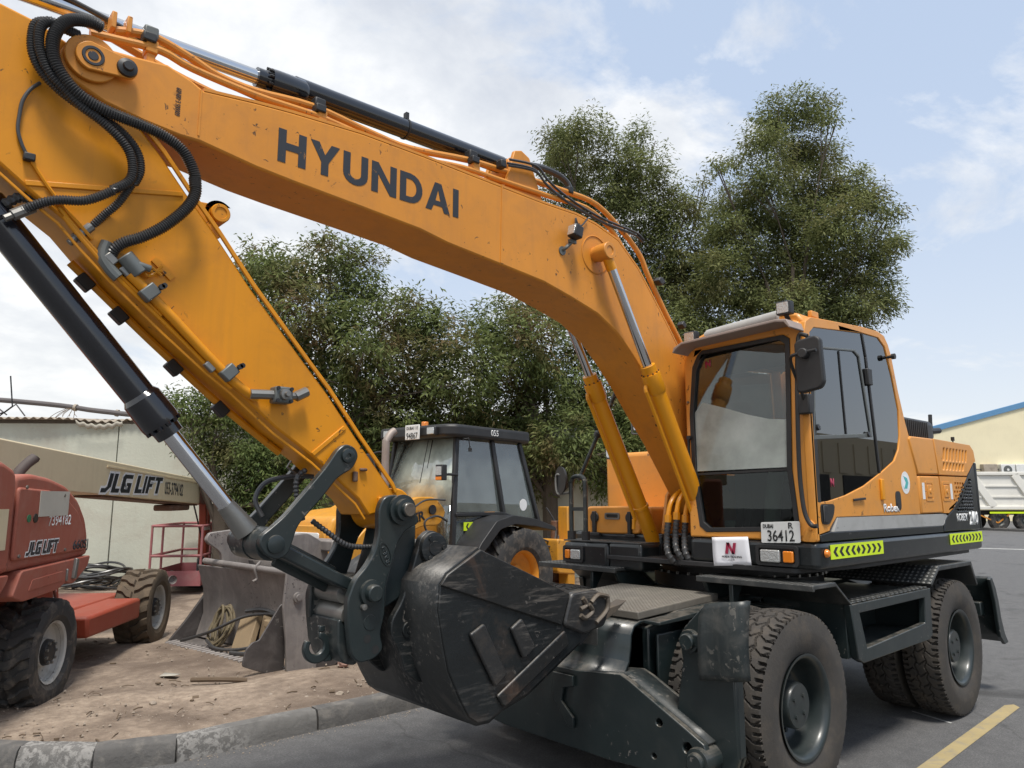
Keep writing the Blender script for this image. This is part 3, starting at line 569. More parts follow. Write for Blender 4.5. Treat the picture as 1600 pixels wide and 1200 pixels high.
for i in range(len(path) - 1):
    a, c = path[i], path[i + 1]; d = (c - a).normalized(); n = V((d.y, -d.x, 0)); g = .006 + random.random() * .006; dz = random.uniform(-.006, .006)
    a2, c2 = a + d * g, c - d * g; mb = MB(); q = []
    K = 6
    for k in range(K + 1):
        p = a2.lerp(c2, k / K); j = lambda s: random.uniform(-s, s)
        q += [p + V((0, 0, -.04)), p + V((0, 0, .06)) + n * j(.003), p + n * (.018 + j(.003)) + V((0, 0, .118 + dz + j(.003))), p + n * (.036 + j(.004)) + V((0, 0, .142 + dz + j(.003))), p + n * .13 + V((0, 0, .146 + dz + j(.003))), p + n * .135 + V((0, 0, -.04))]
    f = [(k * 6 + r, k * 6 + r + 1, k * 6 + r + 7, k * 6 + r + 6) for k in range(K) for r in range(5)] + [tuple(range(6)), tuple(range(K * 6 + 5, K * 6 - 1, -1))]
    mb.add(q, f); mb.build('kerb_stone', 'kerb_white' if (i % 2 == 0) else 'kerb_black', kerb, sm=50)
def flat(name, m, pts, z, kind=None):
    b = MB(); b.add([(*p, z) for p in pts], [tuple(range(len(pts)))]); o = b.build(name, m, fix=False); return tag(o, kind='structure')
flat('painted_line', 'road_yellow', [(-3.20, 1.345), (-3.29, 1.39), (-3.22, 1.45), (3.2, 1.635), (3.2, 1.53)], .004)
flat('painted_line', 'road_white', [(-30, 6), (-29.6, 6), (-22, -16), (-22.4, -16)], .004)
for pts in ([(-2.45, .88), (-2.42, .90), (-2.30, 1.22), (-2.33, 1.22)],): flat('painted_line', 'road_white', pts, .004)
# far kerb in front of the truck
b = MB(); b.bar((-52, -30, .07), (-34, 14, .07), .35, .14); tag(b.build('far_kerb', 'kerb_black', bev=.02), kind='structure')

# ------------------------------------------------------------------ left wall building
WO = V((0.7875, -13.883, 0)); WY = R_(140.862)
wall = thing('plaster_wall', 'low pale green plastered building wall with sagging corrugated roof edge behind the lift', 'wall', WO, WY)
XS = [-9, -4.2, .84, 6.2, 11.5, 16.5]
for i in range(5):
    x0, x1 = XS[i] + .012, XS[i + 1] - .012; mb = MB(); mb.b2((x0, 0, -.2), (x1, .2, 3.27)); mb.build('wall_panel', 'plaster', wall, bev=.006)
mb = MB(); mb.b2((-9, .21, -.2), (16.5, .4, 3.2)); mb.build('wall_core', 'interior', wall)
mb = MB(); xs = np.linspace(-9, 16.5, 1021); 
for k, ov in ((0, 0.16),):
    rows = []
    for yy in (-.16, .4, 1.6, 4.0):
        rows.append([(x, yy + (.05 * math.sin(x * 1.7) if yy < 0 else 0), 3.36 + .022 * math.sin(x * 2 * math.pi / .165) + (.16 + yy) * .05 + (-.06 * math.exp(-((x - .55) / .42) ** 2) if yy < 0 else 0)) for x in xs])
    mb.rows(rows)
mb.build('corrugated_roof', 'corrugated', wall, solid=.01, fix=False, sm=60)
mb = MB(); rr = []
xs2 = np.linspace(.05, .98, 60)
A_ = [(x, -.19, 3.31 + .018 * math.sin(x * 2 * math.pi / .165) - .08 * math.sin((x - .05) / .93 * math.pi)) for x in xs2]; B_ = [(x, -.14, z - .09) for x, y, z in A_]
mb.strip(A_, B_); mb.build('broken_sheet', 'trash_pale', wall, solid=.012, fix=False, sm=60)
mb = MB(); mb.tube([(-9, .5, 4.3), (-1.6, .35, 3.78), (0.3, .25, 3.56), (1.6, .2, 3.46), (5, .2, 3.44)], .055, 10, sm=6); mb.build('pipe', 'pipe_grey', wall)
for x, z in ((-.25, 3.69), (.62, 3.58)):
    mb = MB(); mb.cyl((x, .28, z - .05), (x + .05, .28, z - .06), .075); mb.build('pipe_clamp', 'corrugated', wall)
fr_ = thing('metal_frame', 'bent black metal frame scrap lying on the corrugated roof', 'scrap metal', WO, WY)
for q, pth in enumerate(([(-1.55, -.05, 3.42), (-1.32, -.05, 3.62), (-1.42, -.05, 4.25)], [(-1.75, -.05, 3.4), (-1.45, -.05, 3.5), (-1.25, -.05, 3.66), (-1.05, -.05, 3.42)], [(-1.62, -.02, 3.58), (-1.42, -.04, 3.44)])):
    mb = MB(); mb.tube(pth, .014, 6); mb.build('rod', 'black_plastic', fr_)
mb = MB()
for k in range(9): mb.tube([(-.35 + .02 * k, .22, 3.62), (-.45 + .04 * k + random.uniform(-.05, .05), .08, 3.5), (-.5 + .06 * k + random.uniform(-.06, .06), -.05, 3.42 - random.random() * .04)], .006, 4, sm=4)
tag(mb.build('dry_twigs', 'twig'), 'tuft of dry twigs hanging from the pipe on the roof', 'twigs').matrix_world = Matrix.Translation(WO) @ Matrix.Rotation(WY, 4, 'Z')
# ================================================================== wheeled excavator
EX = thing('wheeled_excavator', 'large orange wheeled excavator with dark green chassis parked along the kerb', 'excavator')
YC = .06
GP, BP = 'green_paint', 'belt_paint'
# wheels -----------------------------------------------------------
tm = tyre_mesh('tyre', 'rubber', .535, .275, .285, road_pat, 720, 56)
def wheel_proto(outer=True):
    w = D.objects.new('wheel', None); COL.objects.link(w); w.parent = EX; w.empty_display_size = .2
    t = D.objects.new('tyre', tm); COL.objects.link(t); t.parent = w
    mb = MB(); mb.lathe([(.112, .272), (.128, .292), (.136, .296), (.136, .284), (.125, .268), (.10, .258), (.04, .250), (-.02, .245), (-.06, .21), (-.075, .15), (-.075, .10), (-.09, .0)], (0, 0, 0), (0, 1, 0), 48)
    mb.build('rim', 'rim_green', w, sm=40)
    mb = MB(); mb.lathe([(-.08, .135), (.075, .13), (.088, .12), (.090, .0)], (0, 0, 0), (0, 1, 0), 36); mb.build('hub', 'rim_green', w, sm=40)
    for k in range(4):
        a = R_(45 + 90 * k + random.uniform(-4, 4)); mb = MB(); mb.cyl((math.cos(a) * .07, .086, math.sin(a) * .07), (math.cos(a) * .07, .098, math.sin(a) * .07), .014, n=8); mb.build('bolt', 'rim_green', w)
    for k in range(10):
        a = R_(36 * k); mb = MB(); mb.cyl((math.cos(a) * .19, -.075, math.sin(a) * .19), (math.cos(a) * .19, -.04, math.sin(a) * .19), .015, n=6); mb.build('wheel_nut', 'rim_green', w)
    return w
w0 = wheel_proto(); first = True
for x in (0, -2.63):
    for y, rz in ((1.105, 0), (.775, 0), (-1.0, math.pi), (-.67, math.pi)):
        if first: w = w0; first = False
        else: w = dup(w0, EX)
        w.location = (x, y, .532); w.rotation_euler = (0, random.uniform(0, .1), rz)
for x in (0, -2.63):
    mb = MB(); mb.cyl((x, 1.0, .532), (x, -.9, .532), .10); mb.box((x, YC, .55), (.34, .5, .36)); mb.build('axle', GP, EX, bev=.02)
# chassis ------------------------------------------------------------
mb = MB(); mb.prism([(.55, .55), (.55, .95), (.25, 1.02), (-.5, 1.05), (-2.2, 1.05), (-2.6, .95), (-3.2, .95), (-3.2, .6), (-2.4, .66), (-.4, .62)], -.42, .54)
mb.b2((-.55, -.75, .58), (-2.1, .85, 1.0)); ch = mb.build('chassis', GP, EX, bev=.012)
mb = MB(); mb.lathe([(0, .62), (0, .66), (.10, .66), (.10, .60), (.16, .60), (.16, .70), (.22, .70), (.22, .0)], (-1.25, YC, 1.05), (0, 0, 1), 56); sr = mb.build('slew_ring', 'black_plastic', EX, sm=30)
for k in range(40):
    a = 2 * math.pi * k / 40; mb = MB(); p = V((-1.25 + .675 * math.cos(a), YC + .675 * math.sin(a), 1.15)); mb.cyl(p, p + V((0, 0, .02)), .013, n=6); mb.build('bolt', 'bare_steel', sr)
# front deck and sloping cover
mb = MB(); mb.prism([(.62, 1.0), (.62, 1.045), (-.25, 1.085), (-.25, 1.04)], -.33, .52); mb.build('deck_plate', 'tread_dusty', EX, bev=.005)
mb = MB(); mb.prism([(.60, .98), (.60, 1.0), (-.2, 1.04), (-.2, 1.0)], .545, .66); mb.build('deck_edge', GP, EX, bev=.004)
mb = MB(); mb.prism([(.55, .99), (.55, 1.02), (.0, 1.05), (.0, 1.0)], -.55, -.36); mb.build('deck_edge', GP, EX, bev=.004)
# outrigger cross member
prof = [(.50, .985), (.60, .985), (.66, .965), (.69, .92), (.70, .84), (.715, .77), (.75, .72), (.80, .69), (.835, .675)]
mb = MB(); mb.strip([(x, -.38, z) for x, z in prof], [(x, .52, z) for x, z in prof]); mb.build('sloping_cover', GP, EX, solid=.018, fix=False, sm=60)
mb = MB(); mb.prism([(-.05, .80), (-.05, .93), (.20, .95), (.27, .93), (.27, .76), (.2, .735)], .700, .712, 'x')
o = mb.build('step_tread', 'tread_plate', EX, bev=.003)
yy = [(-1.15, .44), (-1.08, .33), (-.75, .27), (-.45, .24), (.45, .24), (.72, .255), (1.0, .26), (1.10, .30), (1.13, .40), (1.10, .47), (1.0, .52), (.62, .70), (.55, .725), (.2, .69), (-.45, .69), (-.60, .72), (-.98, .52), (-1.1, .5)]
mb = MB(); plate(mb, yy, [circ((.82, .52), .022, 10), circ((.78, .34), .016, 10), circ((1.0, .43), .03, 12)], .80, .84, 'x'); ob = mb.build('outrigger_front_plate', GP, EX, bev=.008)
mb = MB(); mb.prism(yy, .60, .63, 'x'); mb.build('outrigger_rear_plate', GP, EX, bev=.008)
top = [(1.10, .47), (1.0, .52), (.62, .70), (.55, .725), (.2, .69), (-.45, .69), (-.60, .72), (-.98, .52), (-1.1, .5)]
mb = MB(); mb.strip([(.63, y, z - .006) for y, z in top], [(.80, y, z - .006) for y, z in top]); mb.build('outrigger_top_plate', 'green_worn', EX, solid=.014, fix=False)
bt = [(-1.08, .34), (-.75, .28), (-.45, .25), (.45, .25), (.72, .265), (.9, .27)]
mb = MB(); mb.strip([(.63, y, z) for y, z in bt], [(.80, y, z) for y, z in bt]); mb.build('outrigger_floor', GP, EX, solid=.014, fix=False)
mb = MB(); mb.prism([(.03, .66), (.20, .66), (.20, .60), (.12, .58), (.10, .50), (.20, .42), (.20, .36), (.16, .36), (.04, .50), (.02, .56)], .845, .865, 'x'); mb.build('tow_bracket', GP, EX, bev=.004)
mb = MB(); mb.box((.40, .60, .72), (.30, .02, .40)); mb.box((.40, -.48, .72), (.30, .02, .40)); mb.b2((.3, -.35, .5), (.55, .5, .95)); mb.build('outrigger_web', GP, EX, bev=.006)
def leg(s):
    # leg hinged at the lower outer corner, folded straight up; foot pad hangs outside
    Y = lambda y: YC + s * (y - YC)
    mb = MB(); o2 = [(1.20, .30), (1.235, .40), (1.225, .80), (1.16, .98), (1.10, 1.14), (1.05, 1.14), (.93, 1.02), (.90, .93), (.915, .84), (.86, .55), (.98, .50), (1.02, .40), (1.07, .31), (1.13, .275)]
    o2 = [(Y(y), z) for y, z in o2]; plate(mb, o2, [], .70, .735, 'x'); lg = mb.build('outrigger_leg', GP, EX, bev=.006)
    mb = MB(); mb.prism(o2, .655, .685, 'x'); mb.build('leg_plate', GP, lg, bev=.006)
    mb = MB(); mb.b2((.66, Y(1.10), .40), (.73, Y(1.24), .86)); mb.build('leg_web', GP, lg, bev=.012)
    for (y, z), r in (((.975, .955), .062), ((1.075, .385), .07)):
        mb = MB(); mb.lathe([(-.24, r), (0, r), (.012, r * .95), (.014, r * .72), (.034, r * .70), (.04, r * .6), (.04, 0)], (.752 if z > .6 else .86, Y(y), z), (1, 0, 0), 28); mb.build('pin', GP, lg, sm=35)
    # pad
    P = []; nz = 12
    mb = MB(); prof = [(1.075, .012), (1.10, .0), (1.19, -.004), (1.29, .0), (1.315, -.015), (1.33, -.05)]
    rows = []
    for k in range(nz + 1):
        z = .775 + .395 * k / nz; cut = .0
        bow = .02 * math.sin(math.pi * k / nz)
        rows.append([(.775 + bow + dx, Y(y - .02 * (1 - k / nz) + (.03 * max(0, k - nz + 2) / 2 if i < 2 else 0)), z + .03 * (y - 1.075) / .25) for i, (y, dx) in enumerate(prof)])
    mb.rows(rows)
    mb.build('foot_pad', 'green_worn', lg, solid=.028, fix=False, sm=50)
    mb = MB(); mb.b2((.69, Y(1.0), .93), (.77, Y(1.22), 1.0)); mb.build('pad_lug', GP, lg, bev=.01)
leg(1); leg(-1)
# fenders and step boxes
for s in (1, -1):
    Y = lambda y: YC + s * (y - YC) if s < 0 else y
    sc = 1 if s > 0 else 1
    mb = MB(); pr = [(-.14, 1.165), (-.14, 1.205), (-.44, 1.205), (-.63, 1.07)]; po = [(x, z - .02) for x, z in pr]
    A_ = [(x, Y(.42), z) for x, z in pr[1:]]; B_ = [(x, Y(1.25), z) for x, z in pr[1:]]
    mb.prism([(-.14, 1.165), (-.14, 1.203), (-.44, 1.203), (-.64, 1.06), (-.66, 1.06), (-.655, 1.035), (-.45, 1.175), (-.165, 1.178), (-.165, 1.165)], Y(.42), Y(1.25)); f = mb.build('front_fender', 'tread_plate', EX, bev=.005)
    mb = MB(); mb.prism([(-.18, 1.17), (-.45, 1.17), (-.6, 1.06), (-.6, .95), (-.35, 1.0), (-.22, 1.1)], Y(.44), Y(.47)); mb.prism([(-.16, .98), (-.3, 1.17), (-.16, 1.17)], Y(.66), Y(.69)); mb.build('fender_bracket', GP, f, bev=.004)
    mb = MB(); mb.prism([(-2.05, 1.075), (-2.07, 1.055), (-2.24, 1.16), (-3.0, 1.16), (-3.12, .98), (-3.14, 1.0), (-3.02, 1.195), (-2.26, 1.195)], Y(.34), Y(1.25)); mb.build('rear_fender', 'tread_plate', EX, bev=.005)
    # step box: open niche with a tread on top
    out_ = [(-.63, 1.045), (-2.03, 1.045), (-2.00, .70), (-1.93, .675), (-.78, .668), (-.70, .70)]
    hole = [(-.76, .985), (-1.90, .985), (-1.88, .80), (-.84, .755)]
    mb = MB(); plate(mb, out_, [hole], Y(1.20), Y(1.25)); sb = mb.build('step_box', GP, EX, bev=.006)
    mb = MB(); mb.b2((-.66, Y(.62), .70), (-.70, Y(1.20), 1.04)); mb.b2((-1.96, Y(.62), .70), (-2.0, Y(1.20), 1.04)); mb.b2((-.70, Y(.80), .70), (-1.96, Y(.84), 1.03)); mb.b2((-.70, Y(.62), 1.015), (-1.96, Y(1.20), 1.04)); mb.build('box_wall', GP, sb, bev=.004)
    mb = MB(); mb.b2((-.72, Y(.85), .70), (-1.95, Y(1.198), .745)); mb.build('step_floor', 'green_worn', sb, bev=.006)
    for k in range(17):
        x = -.70 - k * .079; mb = MB(); mb.b2((x, Y(1.12), 1.0455), (x - .045, Y(1.235), 1.056)); mb.build('tread_strip', 'tread_plate', sb, bev=.003)
    mb = MB(); mb.box((-1.05, Y(.848), .90), (.07, .014, .13)); mb.build('latch', 'black_plastic', sb, bev=.006)
    mb = MB(); mb.b2((-.70, Y(.40), .985), (-.2, Y(.6), 1.0)); mb.b2((-2.02, Y(.4), .88), (-.66, Y(.6), 1.02)); mb.build('inner_rail', GP, sb, bev=.004)
# rear dozer blade: curved mouldboard
mb = MB(); pr = [(-3.50, 1.02), (-3.58, .93), (-3.63, .80), (-3.66, .65), (-3.72, .52), (-3.80, .44)]
mb.strip([(x, -1.15, z) for x, z in pr], [(x, 1.25, z) for x, z in pr]); bl = mb.build('dozer_blade', GP, EX, solid=.03, fix=False, sm=60)
mb = MB(); sp = [(-3.49, 1.03), (-3.57, .93), (-3.62, .80), (-3.65, .65), (-3.71, .52), (-3.79, .43), (-3.69, .425), (-3.58, .50), (-3.545, .65), (-3.52, .80), (-3.46, .95), (-3.43, 1.01)]
for y in (1.235, -1.175): 
    mb = MB(); mb.prism(sp, y, y + .03); mb.build('blade_end_plate', GP, bl, bev=.006)
mb = MB(); mb.box((-3.52, YC, .74), (.10, 2.2, .12)); mb.b2((-3.5, .3, .62), (-3.0, .4, .75)); mb.b2((-3.5, -.3, .62), (-3.0, -.2, .75)); mb.build('blade_arm', GP, bl, bev=.01)
# ---------------------------------------------------------------- upper structure
pl = rpoly([(-.245, 1.235), (-.245, .29), (-.80, .29), (-.80, -.12), (-.50, -.12), (-.50, -.98), (-.55, -1.12), (-3.30, -1.13), (-3.42, -1.0), (-3.42, 1.15), (-3.38, 1.252), (-.33, 1.252)], .07)
mb = MB(); mb.prism(pl, 1.285, 1.452, 'z'); uf = mb.build('upper_frame', BP, EX, bev=.03, seg=3)
mb = MB(); mb.prism(rpoly([(-.24, 1.1), (-.9, 1.2), (-3.2, 1.2), (-3.3, -1.0), (-.24, -.9)], .05), 1.255, 1.29, 'z'); mb.build('belly_plate', 'black_plastic', uf, bev=.005)
mb = MB(); mb.b2((-.236, -.93, 1.165), (-.5, -.45, 1.375)); mb.b2((-.25, -.46, 1.18), (-.5, -.13, 1.385)); mb.build('right_bumper', BP, uf, bev=.03, seg=3)
def lamp(y0, y1, z0, z1, flip):
    mb = MB(); O = rpoly(rect(y0, z0, y1, z1), .025); I = rpoly(rect(y0 + .022, z0 + .018, y1 - .022, z1 - .02), .02)
    plate(mb, O, [I], -.24, -.222, 'x'); h = mb.build('headlight_housing', 'black_plastic', uf, bev=.004)
    w = y1 - y0; a, b = ((y0 + .035, y0 + w * .58), (y0 + w * .66, y1 - .032)); a, b = (b, a) if flip else (a, b)
    if flip: a = (y0 + w * .40, y1 - .03); b = (y0 + .03, y0 + w * .34)
    mb = MB(); mb.b2((-.243, y0 + .01, z0 + .01), (-.238, y1 - .01, z1 - .01)); mb.build('lamp_back', 'interior', h)
    mb = MB(); mb.prism(rpoly(rect(a[0], z0 + .022, a[1], z1 - .03), .012), -.238, -.214, 'x'); mb.build('headlight', 'lamp_lens', h, bev=.006)
    mb = MB(); mb.prism(rpoly(rect(b[0], z0 + .026, b[1], z1 - .034), .01), -.238, -.212, 'x'); mb.build('indicator', 'amber', h, bev=.006)
lamp(.832, 1.125, 1.297, 1.428, False); lamp(-.925, -.70, 1.215, 1.345, True)
mb = MB(); mb.lathe([(0, .026), (.012, .025), (.022, .017), (.025, 0)], (-.335, 1.252, 1.385), (0, 1, 0), 20); mb.build('side_marker', 'amber', uf)
def chevrons(x0, x1, z0, z1):
    mb = MB(); mb.b2((x0, 1.2545, z0), (x1, 1.2575, z1)); st = mb.build('hazard_sticker', 'sticker_yellow', uf)
    w = (x0 - x1); n = 9; p = w / (n + .4); zc = (z0 + z1) / 2; h = (z1 - z0) * .33
    for k in range(n):
        c = x0 - p * (k + .7); t = p * .42; mb = MB()
        if k == 4: q = [(c - p * .36, zc), (c, zc + h), (c + p * .36, zc), (c, zc - h)]
        else:
            s = 1 if k < 4 else -1       # pointing outwards
            q = [(c + s * p * .3, zc), (c - s * p * .1, zc + h), (c - s * p * .1 - s * t, zc + h), (c + s * p * .3 - s * t, zc), (c - s * p * .1 - s * t, zc - h), (c - s * p * .1, zc - h)]
        mb.prism(q, 1.2565, 1.2585); mb.build('chevron', 'plate_black', st)
chevrons(-.389, -1.194, 1.345, 1.435); chevrons(-2.54, -3.36, 1.350, 1.438)

# ---------------------------------------------------------------- cab
CP = 'cab_paint'
g = SH['cabglass']
gl = [(-.335, 2.80), (-.40, 2.845)] + g[1:13] + [(-.32, 1.70), (-.312, 1.72), (-.318, 2.45)]
outer = [(-.262, 2.80), (-.29, 2.87), (-.37, 2.912), (-1.173, 2.972), (-1.446, 2.980), (-1.56, 2.962), (-1.625, 2.90), (-1.668, 2.822), (-1.75, 2.548), (-1.841, 2.314), (-1.90, 2.20), (-1.95, 2.10), (-1.99, 1.90), (-2.0, 1.605), (-.55, 1.605), (-.48, 1.56), (-.44, 1.52), (-.30, 1.50), (-.258, 1.50)]
mb = MB(); plate(mb, outer, [gl], 1.19, 1.236)
cab = mb.build('cab', CP, EX, bev=.008)
wso = [(.302, 1.456), (.302, 2.70), (.33, 2.80), (.40, 2.85), (1.14, 2.90), (1.20, 2.87), (1.236, 2.78), (1.236, 1.456)]
ws = SH['ws']
mb = MB(); plate(mb, wso, [ws], -.305, -.262, 'x'); mb.build('front_frame', CP, cab, bev=.012)
mb = MB(); plate(mb, [(.29, 1.456), (.29, 2.75), (.40, 2.86), (1.15, 2.92), (1.20, 2.85), (1.20, 1.456)], [[(.42, 2.1), (.42, 2.72), (1.08, 2.76), (1.08, 2.1)]], -1.70, -1.66, 'x'); mb.build('rear_wall', CP, cab, bev=.006)
mb = MB(); plate(mb, [(-.29, 1.456), (-.29, 2.78), (-.4, 2.86), (-1.5, 2.93), (-1.64, 2.8), (-1.68, 1.456)], [[(-.42, 1.9), (-.42, 2.7), (-1.5, 2.78), (-1.55, 1.9)]], .295, .335); mb.build('right_wall', CP, cab, bev=.006)
mb = MB(); mb.prism([(.30, 2.80), (.34, 2.885), (.45, 2.92), (1.10, 2.955), (1.18, 2.94), (1.235, 2.86), (1.15, 2.86), (.38, 2.82)], -.30, -1.60, 'x'); mb.build('roof', CP, cab, bev=.02)
mb = MB(); mb.b2((-.30, .33, 1.456), (-1.66, 1.19, 1.49)); mb.build('floor', 'interior', cab)
mb = MB(); mb.b2((-.32, .34, 2.80), (-1.62, 1.18, 2.815)); mb.build('headliner', 'interior', cab)
# lower skirt, silver stripe
mb = MB(); mb.prism([(-.30, 1.456), (-.30, 1.498), (-.44, 1.515), (-.50, 1.512), (-2.45, 1.506), (-2.45, 1.456)], 1.19, 1.243); mb.build('skirt', BP, cab, bev=.004)
mb = MB(); mb.prism([(-.49, 1.514), (-.56, 1.602), (-2.46, 1.602), (-2.53, 1.60), (-2.60, 1.58), (-2.46, 1.508)], 1.20, 1.2405); mb.build('silver_stripe', 'silver_stripe', cab)
# windscreen panes with rubber
wsi = [(y + (.03 if y < .7 else -.03), z + (.03 if z < 1.7 else (-.03 if z > 2.6 else 0))) for y, z in ws]
mb = MB(); plate(mb, [(y + (-.004 if y < .7 else .004), z) for y, z in ws], [wsi], -.30, -.258, 'x'); mb.build('windscreen_seal', 'black_plastic', cab, bev=.004)
up = [p for p in wsi if p[1] > 1.95]; lo = [p for p in wsi if p[1] <= 1.95]
# upper pane / lower pane split at z=1.91
mb = MB(); mb.prism([(.372, 1.915), (.368, 2.33), (.40, 2.66), (.43, 2.722), (1.085, 2.768), (1.105, 2.74), (1.088, 2.383), (1.066, 1.925)], -.284, -.279, 'x'); mb.build('windscreen', 'glass_front', cab)
mb = MB(); mb.prism([(.378, 1.885), (.42, 1.56), (.45, 1.53), (1.08, 1.545), (1.09, 1.57), (1.064, 1.90)], -.284, -.279, 'x'); mb.build('lower_windscreen', 'glass_low', cab)
mb = MB(); mb.bar((-.283, .37, 1.897), (-.283, 1.07, 1.912), .016, .016); mb.build('windscreen_bar', 'black_plastic', cab)
# side glass
dv = [(-1.163, 2.921), (-1.20, 2.75), (-1.30, 1.915)]
mb = MB(); mb.prism([(-.335, 2.80), (-.40, 2.845), (-1.155, 2.918), (-1.195, 2.75), (-1.285, 1.905), (-.994, 1.813), (-.694, 1.746), (-.438, 1.708), (-.32, 1.70), (-.318, 2.45)], 1.222, 1.228); mb.build('door_glass', 'glass_door', cab)
mb = MB(); mb.prism([(-1.175, 2.92), (-1.435, 2.928), (-1.543, 2.874), (-1.645, 2.646), (-1.719, 2.404), (-1.704, 2.205), (-1.656, 2.095), (-1.553, 2.005), (-1.305, 1.915), (-1.215, 2.75)], 1.222, 1.228); mb.build('rear_side_glass', 'glass_door', cab)
mb = MB(); mb.bar((-1.166, 1.226, 2.92), (-1.205, 1.226, 2.75), .022, .022, (0, 1, 0)); mb.bar((-1.205, 1.226, 2.75), (-1.296, 1.226, 1.91), .024, .022, (0, 1, 0)); mb.build('door_edge', 'black_plastic', cab, bev=.004)
mb = MB(); mb.bar((-.325, 1.226, 2.78), (-.322, 1.226, 1.70), .05, .022, (0, 1, 0)); mb.build('door_edge', 'black_plastic', cab, bev=.004)
dw = SH['doorwin']; mb = MB(); c_ = (sum(p[0] for p in dw) / 6, sum(p[1] for p in dw) / 6)
plate(mb, [(c_[0] + (x - c_[0]) * 1.0, c_[1] + (z - c_[1]) * 1.0) for x, z in dw], [[(c_[0] + (x - c_[0]) * .945, c_[1] + (z - c_[1]) * .93) for x, z in dw]], 1.226, 1.238); mb.build('window_frame', 'grey_fitting', cab, bev=.004)
mb = MB(); mb.bar((-.76, 1.231, 2.735), (-.79, 1.231, 2.14), .012, .008, (0, 1, 0)); mb.build('window_bar', 'black_plastic', cab)
for x in (-.36, -1.13): mb = MB(); mb.cyl((x, 1.228, 2.175), (x, 1.248, 2.18), .02, n=10); mb.build('window_catch', 'black_plastic', cab)
mb = MB(); mb.box((-1.20, 1.242, 2.60), (.07, .03, .12)); mb.build('hinge', 'black_plastic', cab, bev=.006)
mb = MB(); mb.box((-1.285, 1.245, 1.79), (.05, .02, .15)); mb.build('hinge', 'cyl_paint', cab, bev=.006)
mb = MB(); mb.prism(rpoly([(-.325, 1.69), (-.33, 1.565), (-.43, 1.56), (-.50, 1.62), (-.52, 1.675), (-.50, 1.69)], .03), 1.2365, 1.242); mb.build('handle_recess', 'plate_black', cab)
mb = MB(); mb.box((-.375, 1.248, 1.628), (.055, .012, .11)); mb.build('door_handle', 'black_plastic', cab, bev=.008)
mb = MB(); mb.bar((-.80, 1.245, 1.715), (-.98, 1.248, 1.725), .016, .012, (0, 1, 0)); mb.build('window_handle', 'black_plastic', cab, bev=.004)
mb = MB(); mb.prism(rpoly(rect(-1.53, 1.64, -1.63, 1.78), .04), 1.2362, 1.239); mb.prism(rpoly(rect(-1.545, 1.655, -1.615, 1.70), .02), 1.239, 1.243); mb.build('fuel_lock', 'plate_black', cab)
for c0, r0, mm, dd in (((-1.745, 1.845), .085, 'white_print', .001), ((-1.745, 1.845), .058, 'paper', .002)):
    mb = MB(); mb.prism(circ(c0, r0, 28), 1.236 + dd, 1.2365 + dd); st = mb.build('round_sticker', mm, cab)
mb = MB(); mb.prism([(-1.705, 1.895), (-1.775, 1.88), (-1.795, 1.845), (-1.765, 1.80), (-1.705, 1.80), (-1.745, 1.845)], 1.2388, 1.2395); mb.build('sticker_arrow', 'teal_print', cab)
text('Robex', 'lettering', 'white_print', (-1.30, 1.2395, 1.628), (-.29, 0, 0), (0, 0, .06), cab, .03)
# plate, paper
mb = MB(); mb.prism(rpoly([(.868, 1.437), (1.137, 1.447), (1.138, 1.583), (.87, 1.570)], .012), -.247, -.240, 'x'); np_ = mb.build('number_plate', 'white_paint', cab, bev=.002)
text('36412', 'plate_number', 'plate_black', (-.238, .915, 1.450), (0, .185, .006), (0, 0, .072), np_, .012)
text('R', 'plate_letter', 'plate_black', (-.238, 1.062, 1.535), (0, .032, .001), (0, 0, .038), np_, .012)
text('DUBAI', 'plate_emirate', 'plate_black', (-.238, .886, 1.533), (0, .072, .002), (0, 0, .026), np_, .02)
pp = MB(); gy, gz = 9, 8; vs = []
for i in range(gy):
    for k in range(gz):
        u, v = i / (gy - 1), k / (gz - 1); y = (.505 + .282 * u) * (1 - v) + (.497 + .276 * u) * v + .006 * (1 - v) * u; z = (1.268 + .022 * u) * (1 - v) + (1.460 + .014 * u) * v
        vs.append((-.2425 + .006 * math.sin(u * 7 + v * 3) * (1 - v) + .004, y, z))
pp.add(vs, [(i * gz + k, (i + 1) * gz + k, (i + 1) * gz + k + 1, i * gz + k + 1) for i in range(gy - 1) for k in range(gz - 1)])
ps = tag(pp.build('paper_sheet', 'paper', None, solid=.0012, fix=False), 'white paper sheet with red N taped to the front bumper', 'sign')
ny, nz_ = .60, 1.350
for q in ([(0, 0), (.022, 0), (.034, .075), (.012, .075)], [(.012, .075), (.034, .075), (.072, 0), (.052, 0)], [(.052, 0), (.074, 0), (.086, .075), (.064, .075)]):
    mb = MB(); mb.prism([(ny + a, nz_ + b + .005) for a, b in q], -.2315, -.2305, 'x'); mb.build('emblem', 'red_print', ps)
text('NOOR TRADING', 'lettering', 'plate_black', (-.2305, .575, 1.328), (0, .15, .004), (0, 0, .014), ps, .02)
text('L.L.C-FZ', 'lettering', 'plate_black', (-.2305, .622, 1.311), (0, .05, .002), (0, 0, .009), ps, .01)
text('N', 'emblem', 'red_print', (-.2775, .475, 2.655), (0, .045, .01), (0, 0, .05), cab, .05)
text('N', 'emblem', 'red_print', (-.51, 1.2295, 1.80), (-.05, 0, 0), (0, 0, .055), cab, .05)
